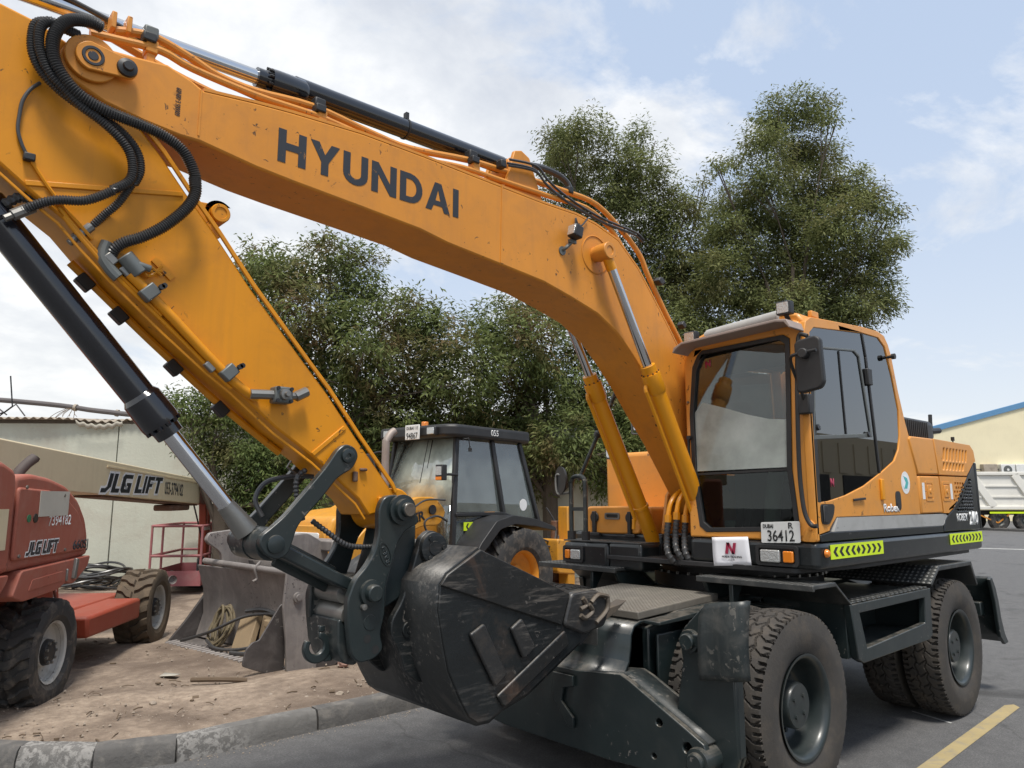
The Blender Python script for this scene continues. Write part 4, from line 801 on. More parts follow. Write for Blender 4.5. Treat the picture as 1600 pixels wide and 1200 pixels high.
# visor, pad, lamps, mirror, rail
mb = MB(); mb.prism([(.33, 2.765), (.345, 2.80), (.41, 2.830), (1.135, 2.866), (1.21, 2.855), (1.235, 2.80), (1.225, 2.795), (1.19, 2.838), (1.13, 2.848), (.41, 2.812), (.36, 2.785), (.34, 2.76)], -.08, -.30, 'x'); mb.build('sun_visor', 'visor_grey', cab, bev=.004)
mb = MB(); mb.cyl((-.30, .50, 2.895), (-.30, 1.05, 2.935), .045, n=20); mb.cyl((-.34, .46, 2.90), (-.34, 1.06, 2.94), .04, n=20); mb.build('roof_pad', 'roof_pad', cab, sm=50)
def worklight(p, ry=0):
    mb = MB(); mb.prism(rpoly(rect(p[1] - .05, p[2] - .045, p[1] + .05, p[2] + .045), .01), p[0] - .06, p[0], 'x'); h = mb.build('work_light', 'black_plastic', cab, bev=.008)
    mb = MB(); mb.prism(rpoly(rect(p[1] - .04, p[2] - .035, p[1] + .04, p[2] + .035), .008), p[0] + .0005, p[0] + .005, 'x'); mb.build('lamp_lens', 'lamp_lens', h)
    mb = MB(); mb.bar((p[0] - .04, p[1], p[2] - .04), (p[0] - .09, p[1], p[2] - .09), .03, .01); mb.build('lamp_bracket', 'black_plastic', h)
worklight((-.20, .40, 2.885)); worklight((-.20, 1.13, 2.965))
mb = MB(); mb.b2((-.44, 1.18, 2.93), (-.54, 1.21, 2.975)); mb.build('roof_lug', CP, cab, bev=.006)
mb = MB(); mb.cyl((-1.60, 1.20, 2.80), (-1.60, 1.275, 2.80), .012, n=8); mb.cyl((-1.60, 1.265, 2.80), (-1.60, 1.29, 2.80), .022, n=10); mb.build('rubber_stop', 'black_plastic', cab)
mp = rpoly([(1.262, 2.375), (1.262, 2.68), (1.285, 2.70), (1.40, 2.715), (1.43, 2.69), (1.438, 2.42), (1.415, 2.385), (1.30, 2.365)], .02)
mb = MB(); mb.prism(mp, -.10, -.055, 'x'); mr = mb.build('mirror', 'black_plastic', cab, bev=.012, seg=3)
mb = MB(); mb.tube([(-.23, 1.225, 2.33), (-.16, 1.235, 2.42), (-.08, 1.235, 2.53), (-.03, 1.25, 2.59), (-.02, 1.30, 2.605), (-.02, 1.42, 2.615)], .011, 8, sm=5); mb.build('mirror_arm', 'black_plastic', mr)
mb = MB(); mb.cyl((-.055, 1.335, 2.605), (-.005, 1.335, 2.605), .032, n=10); mb.build('mirror_clamp', 'black_plastic', mr, bev=.006)
mb = MB(); mb.box((-.235, 1.222, 2.32), (.055, .085, .13)); mb.build('mirror_bracket', 'black_plastic', mr, bev=.01)
mb = MB(); mb.tube([(-.215, y, z) for y, z in SH['rail']], .014, 10, sm=5); mb.build('grab_rail', 'black_plastic', cab)
mb = MB(); mb.bar((-.258, .325, 1.85), (-.258, .325, 2.16), .014, .02, (1, 0, 0)); mb.cyl((-.26, .335, 1.86), (-.235, .335, 1.86), .022, n=10); mb.cyl((-.26, .335, 2.16), (-.235, .335, 2.16), .016, n=10); mb.build('wiper', 'black_plastic', cab)
for z in (1.80, 1.77, 1.74, 2.42): mb = MB(); mb.cyl((-.262, .33, z), (-.25, .33, z), .009, n=8); mb.build('screw', 'bare_steel', cab)
mb = MB(); mb.prism(rpoly([(1.14, 1.456), (1.235, 1.456), (1.24, 1.56), (1.20, 1.60), (1.17, 1.53)], .02), -.262, -.25, 'x'); mb.cyl((-.25, 1.205, 1.54), (-.235, 1.205, 1.54), .014, n=10); mb.build('corner_bracket', CP, cab, bev=.003)
# interior
mb = MB(); mb.b2((-1.02, .50, 1.86), (-1.48, 1.0, 2.0)); mb.box((-1.43, .75, 2.26), (.14, .48, .6), Matrix.Rotation(R_(-10), 3, 'Y')); mb.box((-1.50, .75, 2.66), (.10, .28, .18)); mb.build('seat', 'seat_fabric', cab, bev=.05, seg=3)
mb = MB(); mb.b2((-1.05, .55, 1.50), (-1.4, .95, 1.86)); mb.b2((-.75, .37, 1.5), (-1.4, .5, 2.02)); mb.b2((-.8, 1.02, 1.5), (-1.4, 1.14, 2.0)); mb.build('console', 'interior', cab, bev=.03)
mb = MB(); mb.tube([(-.50, .80, 1.49), (-.56, .80, 1.75), (-.66, .79, 1.98), (-.76, .79, 2.12)], .055, 14, sm=5); mb.build('steering_column', 'seat_grey', cab)
mb = MB(); mb.tube([(-.74 + .19 * math.cos(a) * .55, .79 + .19 * math.sin(a), 2.13 + .19 * math.cos(a) * .75) for a in np.linspace(0, 2 * math.pi, 25)], .014, 8); mb.build('steering_wheel', 'interior', cab)
mb = MB(); mb.box((-.62, .58, 2.06), (.05, .22, .16), Matrix.Rotation(R_(25), 3, 'Y')); mb.build('monitor', 'seat_grey', cab, bev=.01)
for y in (.595, .665): mb = MB(); mb.box((-.45, y, 1.59), (.02, .045, .15), Matrix.Rotation(R_(-28), 3, 'Y')); mb.build('pedal', 'black_plastic', cab, bev=.004)
mb = MB(); mb.prism([(.372, 1.918), (.37, 2.34), (.44, 2.41), (.60, 2.36), (.80, 2.29), (.95, 2.25), (1.084, 2.235), (1.066, 1.928)], -.2785, -.2775, 'x'); mb.build('pane_reflection', 'glass_reflection', cab)  # hazy layer painted in place of see-through and reflections on the lower part
mb = MB(); mb.prism([(.36, 2.80), (.36, 2.52), (.62, 2.60), (1.12, 2.62), (1.14, 2.80)], -.37, -.36, 'x'); mb.build('shade_sheet', 'shade_dark', cab)  # dark sheet added inside to give the upper windscreen its shaded look
mb = MB(); mb.b2((-.45, .47, 1.49), (-.55, .56, 1.57)); mb.build('floor_box', 'seat_grey', cab, bev=.006)
mb = MB(); mb.prism([(.43, 2.11), (.43, 2.71), (1.07, 2.75), (1.07, 2.11)], -1.682, -1.678, 'x'); mb.build('rear_window', 'glass_low', cab)
mb = MB(); mb.prism([(-.43, 1.91), (-.43, 2.69), (-1.49, 2.77), (-1.54, 1.91)], .313, .317); mb.build('right_window', 'glass_low', cab)
for y in (.75, .9): mb = MB(); mb.tube([(-.9, y - .38 if y < .8 else y + .15, 2.0), (-.86, y - .38 if y < .8 else y + .15, 2.22)], .02, 8); mb.build('lever', 'interior', cab)

# ---------------------------------------------------------------- engine housing
mb = MB(); mb.prism(rpoly([(-1.72, 1.46), (-3.38, 1.46), (-3.40, 2.12), (-3.30, 2.19), (-1.72, 2.19)], .03), -1.10, 1.16); eh = mb.build('engine_housing', CP, EX, bev=.06, seg=3)
def panel(pts, name='side_panel', m=CP, y0=1.16, y1=1.246, holes=[], bev=.014):
    mb = MB(); plate(mb, pts, holes, y0, y1); return mb.build(name, m, eh, bev=bev)
panel([(-1.86, 2.19), (-1.90, 2.21), (-2.38, 2.215), (-2.44, 1.918), (-1.995, 1.912)])
sl_u = []; pk = .079
for k in range(8):
    xt = -2.60 - k * pk; sl_u.append([(xt, 2.150), (xt - .042, 2.150), (xt - .005, 2.045), (xt + .037 - .002 * k, 2.04)])
for k in range(7):
    xt = -2.575 - k * pk; sl_u.append([(xt, 2.025), (xt - .040, 2.025), (xt - .012, 1.965), (xt + .028, 1.962)])
panel([(-2.39, 2.215), (-3.30, 2.205), (-3.38, 2.16), (-3.41, 2.06), (-3.36, 2.05), (-3.14, 1.922), (-2.45, 1.918)], holes=[h[::-1] for h in sl_u], bev=.010)
mb = MB(); mb.b2((-2.45, 1.16, 1.95), (-3.30, 1.175, 2.17)); mb.build('vent_back', 'dark_void', eh)
panel([(-1.997, 1.902), (-2.442, 1.908), (-2.475, 1.610), (-2.006, 1.608)])
hs = []
for r in range(7):
    for k in range(4):
        x = -2.80 - k * .062 - r * -.014 - (r % 2) * .03; z = 1.865 - r * .036
        if x > -3.10 + r * .058 and k < 4 - r // 3: hs.append([(x, z), (x - .040, z), (x - .040, z - .020), (x, z - .020)])
panel([(-2.452, 1.908), (-3.13, 1.913), (-2.71, 1.645), (-2.60, 1.606), (-2.485, 1.608)], holes=[h[::-1] for h in hs], bev=.006)
hs2 = []
for r in range(13):
    for k in range(11):
        x = -2.74 - k * .058 - (r % 2) * .029; z = 1.955 - r * .029
        if -3.27 < x - .038 and x < -2.76 - (z - 1.62) * 1.35 - .03 and z > 1.62: hs2.append([(x, z), (x - .038, z), (x - .038, z - .017), (x, z - .017)])
panel([(-3.345, 2.035), (-3.375, 1.458), (-2.460, 1.458), (-2.50, 1.545), (-2.60, 1.596), (-2.72, 1.635), (-3.14, 1.905)], 'rear_corner_panel', BP, holes=[h[::-1] for h in hs2], bev=.005)
mb = MB(); mb.b2((-2.5, 1.162, 1.6), (-3.33, 1.17, 1.96)); mb.build('grille_back', 'dark_void', eh)
for x, s in ((-2.20, 1), (-2.58, -1)):
    mb = MB(); plate(mb, rpoly(rect(x - .085, 1.705, x + .085, 1.865), .015), [rpoly(rect(x - .065, 1.725, x + .065, 1.845), .012)], 1.244, 1.250); lt = mb.build('latch_frame', CP, eh, bev=.002)
    mb = MB(); mb.box((x, 1.248, 1.785), (.10, .012, .10)); mb.cyl((x, 1.25, 1.785), (x, 1.26, 1.785), .02, n=12); mb.build('latch', CP, lt, bev=.006)
    mb = MB(); mb.box((x + s * .125, 1.2468, 1.785), (.05, .0012, .13)); mb.build('label_strip', 'white_print', lt)
text('ROBEX', 'lettering', 'white_print', (-2.78, 1.2475, 1.535), (-.27, 0, 0), (0, 0, .065), eh, .02)
for k, ch_ in enumerate('210'): 
    o = text(ch_, 'numeral', 'white_print', (-3.09 - k * .082, 1.2475, 1.498), (-.072, 0, 0), (0, 0, .115), eh, .05)
mb = MB(); mb.bar((-3.39, 1.23, 1.46), (-3.39, 1.23, 2.05), .04, .04, (0, 1, 0)); mb.build('corner_trim', BP, eh, bev=.01)
mb = MB(); mb.prism(rpoly([(-2.55, .35), (-3.35, .35), (-3.35, .95), (-2.55, .95)], .08), 2.19, 2.45, 'z'); lv = mb.build('muffler_cover', 'black_plastic', EX, bev=.05, seg=3)
for k in range(12): mb = MB(); x = -2.62 - k * .045; mb.box((x, .952, 2.345), (.016, .03, .15)); mb.build('slat', 'black_plastic', lv, bev=.003)
mb = MB(); mb.tube([(-3.40, .9, 2.30), (-3.40, .9, 2.45), (-3.41, .9, 2.52)], .018, 8); mb.cyl((-3.36, .9, 2.36), (-3.60, .9, 2.38), .03, n=10); mb.build('tail_bracket', 'black_plastic', lv)
mb = MB(); mb.tube([(-3.33, 1.1, 2.2), (-3.33, 1.1, 2.26)], .006, 6); mb.cyl((-3.33, 1.1, 2.255), (-3.33, 1.1, 2.29), .016, n=10); mb.build('aerial', 'black_plastic', EX)
mb = MB(); mb.prism(rpoly([(-3.40, 1.08), (-3.62, 1.02), (-3.85, .75), (-3.95, .3), (-3.95, -.2), (-3.85, -.65), (-3.62, -.95), (-3.40, -1.0)], .1), 1.30, 2.10, 'z'); mb.build('counterweight', BP, EX, bev=.05)
# right-hand tank, toolbox, rails
mb = MB(); mb.b2((-.98, -1.10, 1.45), (-1.75, -.20, 2.14)); mb.build('fuel_tank', CP, EX, bev=.04, seg=3)
mb = MB(); mb.b2((-.52, -.93, 1.385), (-.98, -.24, 1.66)); tb = mb.build('toolbox', CP, EX, bev=.03, seg=3)
mb = MB(); mb.prism(rpoly([(-.91, 1.435), (-.90, 1.655), (-.33, 1.665), (-.32, 1.445)], .05), -.53, -.492, 'x'); ld = mb.build('lid', CP, tb, bev=.012)
mb = MB(); plate(mb, rpoly(rect(-.69, 1.555, -.53, 1.61), .02), [rpoly(rect(-.672, 1.568, -.548, 1.597), .01)], -.492, -.484, 'x'); mb.build('lid_handle', 'bare_steel', tb)
mb = MB(); mb.b2((-.4925, -.67, 1.569), (-.4915, -.55, 1.597)); mb.build('handle_recess', 'plate_black', tb)
for y in (-.80, -.42): 
    mb = MB(); mb.box((-.48, y, 1.53), (.03, .035, .18)); mb.cyl((-.492, y, 1.57), (-.475, y, 1.57), .045, n=16); mb.box((-.475, y + .01, 1.43), (.03, .10, .03)); mb.build('latch', 'black_plastic', tb, bev=.006)
mb = MB(); mb.b2((-.26, -.95, 1.378), (-.51, -.15, 1.39)); mb.build('platform', 'tread_plate', EX, bev=.003)
hr = MB(); hr.tube([(-.30, -.895, 1.42), (-.30, -.895, 1.80), (-.30, -.885, 1.87), (-.30, -.855, 1.905), (-.30, -.775, 1.905), (-.30, -.742, 1.87), (-.30, -.735, 1.80), (-.30, -.735, 1.42)], .02, 10, sm=5); hr.bar((-.30, -.895, 1.64), (-.30, -.735, 1.64), .022, .03); hro = hr.build('handrail', 'grey_fitting', EX)
hro.data.materials[0] = M['green_worn']
for y in (-.895, -.735): mb = MB(); mb.cyl((-.30, y, 1.38), (-.30, y, 1.46), .035); mb.build('rail_foot', 'black_plastic', hro)
mb = MB(); mb.tube([(-.35, -.85, 1.88), (-.35, -.40, 2.63)], .017, 10); mb.build('mirror_pole', 'green_worn', EX)
def mirror(c, d, r, rz, name='round_mirror'):
    mb = MB(); ax = V((math.cos(rz), math.sin(rz), 0)); mb.lathe([(-.012, 0), (-.03, r * .5), (-.012, r * .95), (0, r), (.008, r), (.008, 0)], c, ax, 28); return mb.build(name, 'black_plastic', EX)
m1 = mirror((-.25, -.965, 1.88), 0, .115, R_(-22))
mb = MB(); mb.tube([(-.30, -.895, 1.78), (-.27, -1.0, 1.76), (-.26, -1.03, 1.80), (-.26, -1.03, 1.92), (-.255, -.97, 1.925)], .010, 8, sm=4); mb.build('mirror_arm', 'bare_steel', m1)
mb = MB(); mb.prism(rpoly(rect(-.535, 2.04, -.445, 2.25), .03), -.36, -.33, 'x'); m2 = mb.build('side_mirror', 'grey_fitting', EX, bev=.006)
mb = MB(); mb.prism(rpoly(rect(-.522, 2.055, -.458, 2.235), .02), -.3295, -.327, 'x'); mb.build('mirror_glass', 'chrome', m2)
mb = MB(); mb.cyl((-.35, -.56, 2.27), (-.35, -.48, 2.25), .025, n=10); mb.cyl((-.35, -.64, 2.24), (-.35, -.62, 2.27), .032, n=12); mb.build('mirror_clamp', 'black_plastic', m2)
mb = MB(); mb.prism(rpoly(rect(-.46, 2.28, -.36, 2.50), .03), -.62, -.60, 'x'); m3 = mb.build('side_mirror', 'grey_fitting', EX, bev=.006)
mb = MB(); mb.prism(rpoly(rect(-.45, 2.29, -.37, 2.49), .02), -.5995, -.597, 'x'); mb.build('mirror_glass', 'chrome', m3)
mb = MB(); mb.tube([(-.61, -.47, 2.50), (-.61, -.475, 2.30), (-.61, -.45, 2.26), (-.61, -.25, 2.26)], .009, 8, sm=4); mb.build('mirror_arm', 'grey_fitting', m3)
mb = MB(); mb.tube([(-.9, -.18, 2.35), (-.9, -.19, 2.20), (-.9, -.17, 2.10), (-.9, -.10, 2.07), (-.9, -.02, 2.08)], .03, 12, sm=5); mb.build('breather_hose', 'black_plastic', EX)
# ---------------------------------------------------------------- boom
BM, AR = 'boom_paint', 'arm_paint'
bt, bb = SH['boom_top'], SH['boom_bot']
foot = [(-.62, 2.45), (-.80, 2.08), (-.93, 1.84), (-.94, 1.70), (-.85, 1.60), (-.74, 1.61), (-.62, 1.74)]
prof = bt + foot + bb[::-1]
HB = .18; yl, yr = YC + HB, YC - HB
mb = MB(); mb.prism(prof, yl, yr); boom = mb.build('boom', BM, EX, bev=.012)
def edge_lip(pts, m, par, y, dz, w=.016, h=.014, name='flange'):
    mb = MB()
    for a, b in zip(pts[:-1], pts[1:]): mb.bar((a[0], y, a[1] + dz), (b[0], y, b[1] + dz), w, h)
    return mb.build(name, m, par)
for y in (yl - .008, yr + .008): edge_lip(bt[8:], BM, boom, y, .004)
for y in (yl, yr):
    mb = MB(); mb.prism(circ((3.70, 3.485), .098, 36), y, y + (.022 if y > YC else -.022)); mb.build('tip_boss', BM, boom, bev=.004)
px, pz = 3.70, 3.485
mb = MB(); a = V((3.70, 0, 3.485)); c2 = V((3.565, 0, 3.488))
pts = circ((px, pz), .062, 14, 60, 300) + [(3.565, 3.452)] + circ((3.568, 3.488), .036, 10, 240, 480) + [(3.565, 3.524)]
pts = circ((px, pz), .062, 16, -80, 80) + circ((3.575, 3.483), .042, 12, 100, 260)
mb.prism(pts, yl + .022, yl + .042); pk_ = mb.build('pin_keeper', BM, boom, bev=.004)
mb = MB(); mb.lathe([(0, .04), (.012, .038), (.018, .022), (.03, .018), (.03, 0)], (3.575, yl + .042, 3.483), (0, 1, 0), 24); mb.build('bolt', 'black_plastic', pk_)
mb = MB(); mb.lathe([(.042, .042), (.046, .040), (.046, .03), (.042, .028)], (px, yl, pz), (0, 1, 0), 28); mb.lathe([(.042, .02), (.045, .018), (.045, 0)], (px, yl, pz), (0, 1, 0), 20); mb.build('pin_mark', 'black_print', pk_)
for (xa, za), (xb, zb) in (((1.475, 3.615), (1.483, 3.118)), ((3.262, 3.53), (3.262, 3.31))):
    mb = MB(); mb.bar((xa, yl + .001, za), (xb, yl + .001, zb), .008, .006, (0, 1, 0)); mb.build('weld_seam', BM, boom)
mb = MB(); mb.tube([(x, yl + .002, z) for x, z in [(3.45, 3.33), (3.35, 3.42), (3.25, 3.47)]], .001, 4); 
h0, h1, i0, i1 = SH['hyu'][0], SH['hyu'][1], SH['hyu'][4], SH['hyu'][5]
# bold sans lettering built from strokes
def stroke_letters(word, o, W_, H_, y, par, m, gap=.13, lean=0):
    Wd = {'H': .86, 'Y': .95, 'U': .86, 'N': .92, 'D': .88, 'A': 1.0, 'I': .24, 'J': .72, 'L': .66, 'G': .88, 'F': .70, 'T': .82, ' ': .25}; s = .24
    tot = sum(Wd[c] for c in word) + gap * (len(word) - 1); k = W_ / tot; x = 0.
    def arc(cx, cy, rx, ry, a0, a1, n=9): return [(cx + rx * math.cos(R_(a0 + (a1 - a0) * i / n)), cy + ry * math.sin(R_(a0 + (a1 - a0) * i / n))) for i in range(n + 1)]
    for c in word:
        w = Wd[c]; P = []
        if c == 'H': P = [[(0, 0), (s, 0), (s, .40), (w - s, .40), (w - s, 0), (w, 0), (w, 1), (w - s, 1), (w - s, .62), (s, .62), (s, 1), (0, 1)]]
        if c == 'Y': P = [[(w / 2 - s / 2, 0), (w / 2 + s / 2, 0), (w / 2 + s / 2, .40), (w, 1), (w - s * 1.15, 1), (w / 2, .63), (s * 1.15, 1), (0, 1), (w / 2 - s / 2, .40)]]
        if c == 'U': P = [[(0, 1), (0, .36)] + arc(w / 2, .36, w / 2, .36, 180, 360) + [(w, 1), (w - s, 1), (w - s, .36)] + arc(w / 2, .36, w / 2 - s, .16, 0, -180) + [(s, 1)]]
        if c == 'N': P = [[(0, 0), (s, 0), (s, .62), (w - s, 0), (w, 0), (w, 1), (w - s, 1), (w - s, .38), (s, 1), (0, 1)]]
        if c == 'D': P = [('h', [(0, 0), (w * .45, 0)] + arc(w * .45, .5, w * .55, .5, -90, 90) + [(0, 1)], [(s, .20), (w * .45, .20)] + arc(w * .45, .5, w * .55 - s, .30, -90, 90) + [(s, .80)])]
        if c == 'A': P = [('h', [(0, 0), (s, 0), (s + .085, .2), (w - s - .085, .2), (w - s, 0), (w, 0), (w / 2 + s * .55, 1), (w / 2 - s * .55, 1)], [(s + .155, .37), (w - s - .155, .37), (w / 2, .76)])]
        if c == 'I': P = [[(0, 0), (w, 0), (w, 1), (0, 1)]]
        if c == 'J': P = [[(0, 0), (w * .55, 0), (w, .3), (w, 1), (w - .3, 1), (w - .3, .30), (w * .4, .22), (0, .22)]]
        if c == 'L': P = [[(0, 0), (w, 0), (w, .22), (.30, .22), (.30, 1), (0, 1)]]
        if c == 'G': P = [[(.12, 0), (w, 0), (w, .55), (w * .52, .55), (w * .52, .38), (w - .28, .38), (w - .28, .2), (.30, .2), (.30, .78), (w, .78), (w, 1), (.12, 1), (0, .85), (0, .15)]]
        if c == 'F': P = [[(0, 0), (.28, 0), (.28, .38), (w * .8, .38), (w * .8, .58), (.28, .58), (.28, .78), (w, .78), (w, 1), (0, 1)]]
        if c == 'T': P = [[(w / 2 - .15, 0), (w / 2 + .15, 0), (w / 2 + .15, .78), (w, .78), (w, 1), (0, 1), (0, .78), (w / 2 - .15, .78)]]
        for q in P:
            mp_ = lambda p: (o[0] - (x + p[0] + lean * p[1]) * k, o[1] + p[1] * H_)
            mb = MB()
            if q[0] == 'h': plate(mb, [mp_(p) for p in q[1]], [[mp_(p) for p in q[2]][::-1]], y, y + .0015)
            else: mb.prism([mp_(p) for p in q], y, y + .0015)
            mb.build('letter', m, par)
        x += w + gap
stroke_letters('HYUNDAI', (h1[0], h1[1] - .002), h1[0] - i1[0], .168, yl + .0005, boom, 'black_print')
text('60000S E-08N09', 'scrawl', 'black_print', (3.345, yl + .001, 3.37), (0, 0, .13), (.022, 0, 0), boom, 0)
# lamp on the boom
mb = MB(); mb.tube([(.955, yl, 3.318), (.95, yl + .03, 3.33), (.925, yl + .035, 3.355), (.90, yl + .05, 3.385)], .012, 8, sm=4); mb.cyl((.957, yl, 3.315), (.957, yl + .008, 3.315), .03, n=14); mb.box((.905, yl + .045, 3.378), (.06, .02, .022)); br = mb.build('lamp_bracket', 'grey_fitting', boom)
mb = MB(); mb.box((.905, yl + .075, 3.435), (.075, .075, .085), Matrix.Rotation(R_(-12), 3, 'Y') @ Matrix.Rotation(R_(0), 3, 'Z')); wl = mb.build('work_light', 'black_plastic', boom, bev=.01)
mb = MB(); mb.box((.9445, yl + .075, 3.443), (.006, .062, .068), Matrix.Rotation(R_(-12), 3, 'Y')); mb.build('lamp_lens', 'lamp_lens', wl, bev=.003)
mb = MB(); mb.tube([(x, yl + .015, z) for x, z in SH['wire']], .006, 6, sm=5); mb.build('lamp_wire', 'hose', boom)
# boom cylinder boss + cylinders
PT, PF = V((.632, 0, 3.361)), V((-.575, 0, 1.281)); dr = (PF - PT).normalized(); Lc = (PF - PT).length
for s in (1, -1):
    yf = YC + s * HB; yc = YC + s * .27
    mb = MB(); mb.lathe([(0, .135), (.004, .135), (.006, .13)], (PT.x, yf, PT.z), (0, s, 0), 40); mb.build('boss_plate', BM, boom)
    mb = MB(); mb.lathe([(0, .052), (.03, .052), (.03, .046), (.036, .046), (.036, .058), (.128, .058), (.134, .054), (.134, .034), (.128, .032), (.128, .0)], (PT.x, yf, PT.z), (0, s, 0), 32); mb.build('pivot_boss', 'pipe_paint', boom, sm=30)
    P = lambda t: V((PT.x, yc, PT.z)) + dr * t
    mb = MB(); mb.cyl(P(1.02), P(Lc - .02), .058, n=28); cy = mb.build('boom_cylinder', 'cyl_paint', EX, sm=40)
    mb = MB(); mb.lathe([(.84, .034), (.84, .054), (.90, .054), (.90, .066), (.915, .068), (1.03, .068), (1.05, .058)], P(0), dr, 28); mb.build('gland', 'cyl_paint', cy, sm=30)
    for k in range(10):
        a_, b_ = frame_axes(dr); q = P(.898) + (a_ * math.cos(k * .628) + b_ * math.sin(k * .628)) * .06; mb = MB(); mb.cyl(q, q - dr * .008, .005, n=6); mb.build('bolt', 'black_plastic', cy)
    mb = MB(); mb.cyl(P(.05), P(.85), .032, n=24); mb.build('rod', 'chrome', cy, sm=60)
    mb = MB(); mb.cyl(P(.03), P(.13), .036, n=20); mb.build('rod_end', 'cyl_paint', cy)
    n_ = V((dr.z, 0, -dr.x)); n_ = -n_ if n_.x > 0 else n_
    mb = MB(); o_ = V((0, -.02, 0)); mb.tube([P(.96) - n_ * .068 + o_, P(1.0) - n_ * .09 + o_, P(1.08) - n_ * .083 + o_, P(1.95) - n_ * .083 + o_, P(2.02) - n_ * .10 + o_, P(2.08) - n_ * .14 + o_], .014, 8, sm=4); mb.build('oil_pipe', 'cyl_paint', cy)
    mb = MB(); mb.lathe([(1.95, .058), (1.955, .066), (1.975, .066), (1.98, .058)], P(0), dr, 24); mb.build('pipe_band', 'cyl_paint', cy)
    for q in (-.075, .055):
        mb = MB(); mb.lathe([(0, .085), (.03, .085), (.032, .07), (.03, 0)], (PF.x, yc + q, PF.z + .04), (0, 1, 0), 30); mb.build('foot_boss', 'black_plastic', cy, sm=35)
for k, (x, z) in enumerate(((-.30, 1.60), (-.33, 1.62), (-.36, 1.60), (-.42, 1.62))):
    y = YC + .03 + k * .055
    mb = MB(); mb.tube([(x - .22, y, z + .20), (x - .10, y, z + .15), (x - .03, y, z + .08), (x, y, z)], .018, 10, sm=5); mb.cyl((x, y, z + .005), (x + .005, y, z - .05), .027, n=10); ob = mb.build('feed_pipe', 'cyl_paint', EX)
    mb = MB(); mb.tube([(x, y, z - .04), (x + .05, y + .02, z - .15), (x + .10, y + .06, z - .26), (x + .04, y + .09, z - .33), (x - .15, y + .08, z - .34)], .022, 10, sm=8, rib=.003, pitch=.03); mb.build('feed_hose', 'hose', EX)
# boom foot brackets
for y in (YC + .20, YC - .23):
    mb = MB(); mb.prism([(-.55, 1.45), (-.62, 1.75), (-.75, 1.88), (-.92, 1.88), (-1.05, 1.70), (-1.1, 1.45)], y, y + .03); mb.build('boom_bracket', CP, EX, bev=.006)
# arm cylinder on top of the boom
a0, a1, a2, a3 = [V((p[0], YC, p[1])) for p in SH['armcyl']]
ad = (a3 - a1).normalized(); E0 = a1 - ad * 1.6
mb = MB(); mb.cyl(a2 - ad * .02, a3 + ad * .12, .056, n=28); acy = mb.build('arm_cylinder', 'cyl_black', EX, sm=40)
mb = MB(); mb.lathe([(0, .034), (0, .048), (.07, .048), (.07, .066), (.10, .068), (.24, .068), (.26, .058)], a1, ad, 28); mb.build('gland', 'cyl_black', acy, sm=30)
mb = MB(); mb.cyl(a1 - ad * 1.9, a1 + ad * .02, .036, n=24); mb.build('rod', 'chrome', acy, sm=60)
for q in (.07, -.0): 
    mb = MB(); p = a1 + ad * .075; 
for k in range(10):
    a_, b_ = frame_axes(ad); q = a1 + ad * .068 + (a_ * math.cos(k * .628) + b_ * math.sin(k * .628)) * .058; mb = MB(); mb.cyl(q, q - ad * .02, .008, n=6); mb.build('bolt', 'black_plastic', acy)
mb = MB(); p = a2.lerp(a3, .52); mb.lathe([(-.006, .057), (-.006, .06), (.006, .06), (.006, .057)], p, ad, 24); mb.box(p + V((0, .01, .075)), (.02, .03, .04)); mb.build('band', 'black_plastic', acy)
mb = MB(); p = a3 + ad * .18; mb.lathe([(-.09, .07), (-.085, .075), (.085, .075), (.09, .07), (.09, 0)], (p.x, YC, p.z - .03), (0, 1, 0), 28); mb.lathe([(0, 0), (0, .05), (.01, .05)], (p.x, YC + .10, p.z - .03), (0, 1, 0), 24); mb.build('cylinder_foot', BM, acy, sm=35)
for y in (YC + .105, YC - .135): mb = MB(); mb.prism([(p.x + .15, 3.60), (p.x + .06, p.z + .05), (p.x, p.z + .07), (p.x - .07, p.z + .04), (p.x - .2, 3.60)], y, y + .03); mb.build('cylinder_bracket', BM, boom, bev=.006)
# steel lines along the boom
for nm, yy_, r in (('pipe1', .16, .019), ('pipe2', .205, .017)):
    mb = MB(); mb.tube([(x, yy_, z) for x, z in SH[nm]], r, 10, sm=4); mb.build('oil_pipe', 'pipe_paint', boom)
for q, (x, z) in enumerate(((3.47, 3.745), (2.66, 3.72), (1.655, 3.77))):
    mb = MB(); mb.box((x, .16, z), (.06, .06, .055)); cl_ = mb.build('pipe_clamp', 'black_plastic' if q else 'grey_fitting', boom, bev=.008)
    mb = MB(); mb.box((x + .015, .205, z - .05), (.055, .055, .04)); mb.build('clamp_block', 'black_plastic', cl_, bev=.006)
    mb = MB(); mb.box((x, .19, z - .085), (.05, .06, .06)); mb.build('clamp_foot', BM, cl_, bev=.006)
    mb = MB(); mb.box((x, .185, (z + 3.61) / 2 - .03), (.035, .05, max(.04, z - 3.61))); mb.build('clamp_post', BM, cl_, bev=.004)
for x, z, y in ((1.27, 3.82, .16), (1.45, 3.765, .205), (.80, 3.80, .16), (-.20, 3.36, .16), (-.46, 3.06, .16), (-.12, 3.335, .205)):
    mb = MB(); mb.box((x, y, z), (.045, .055, .05), Matrix.Rotation(R_(50 if x < 0 else 5), 3, 'Y')); mb.build('pipe_clamp', 'black_plastic', boom, bev=.008)
for x, z in ((3.56, 3.735), (3.62, 3.73)):
    mb = MB(); mb.box((x, .16, z), (.02, .075, .075)); mb.build('pipe_flange', 'pipe_paint', boom, bev=.004)
for dy, dz in ((0, .0), (.012, -.02), (.02, .018)):
    mb = MB(); mb.tube([(x, .215 + dy, z + dz * (1 - .6 * i / 8)) for i, (x, z) in enumerate(SH['cables'])], .008, 6, sm=5); mb.build('cable', 'hose', boom)
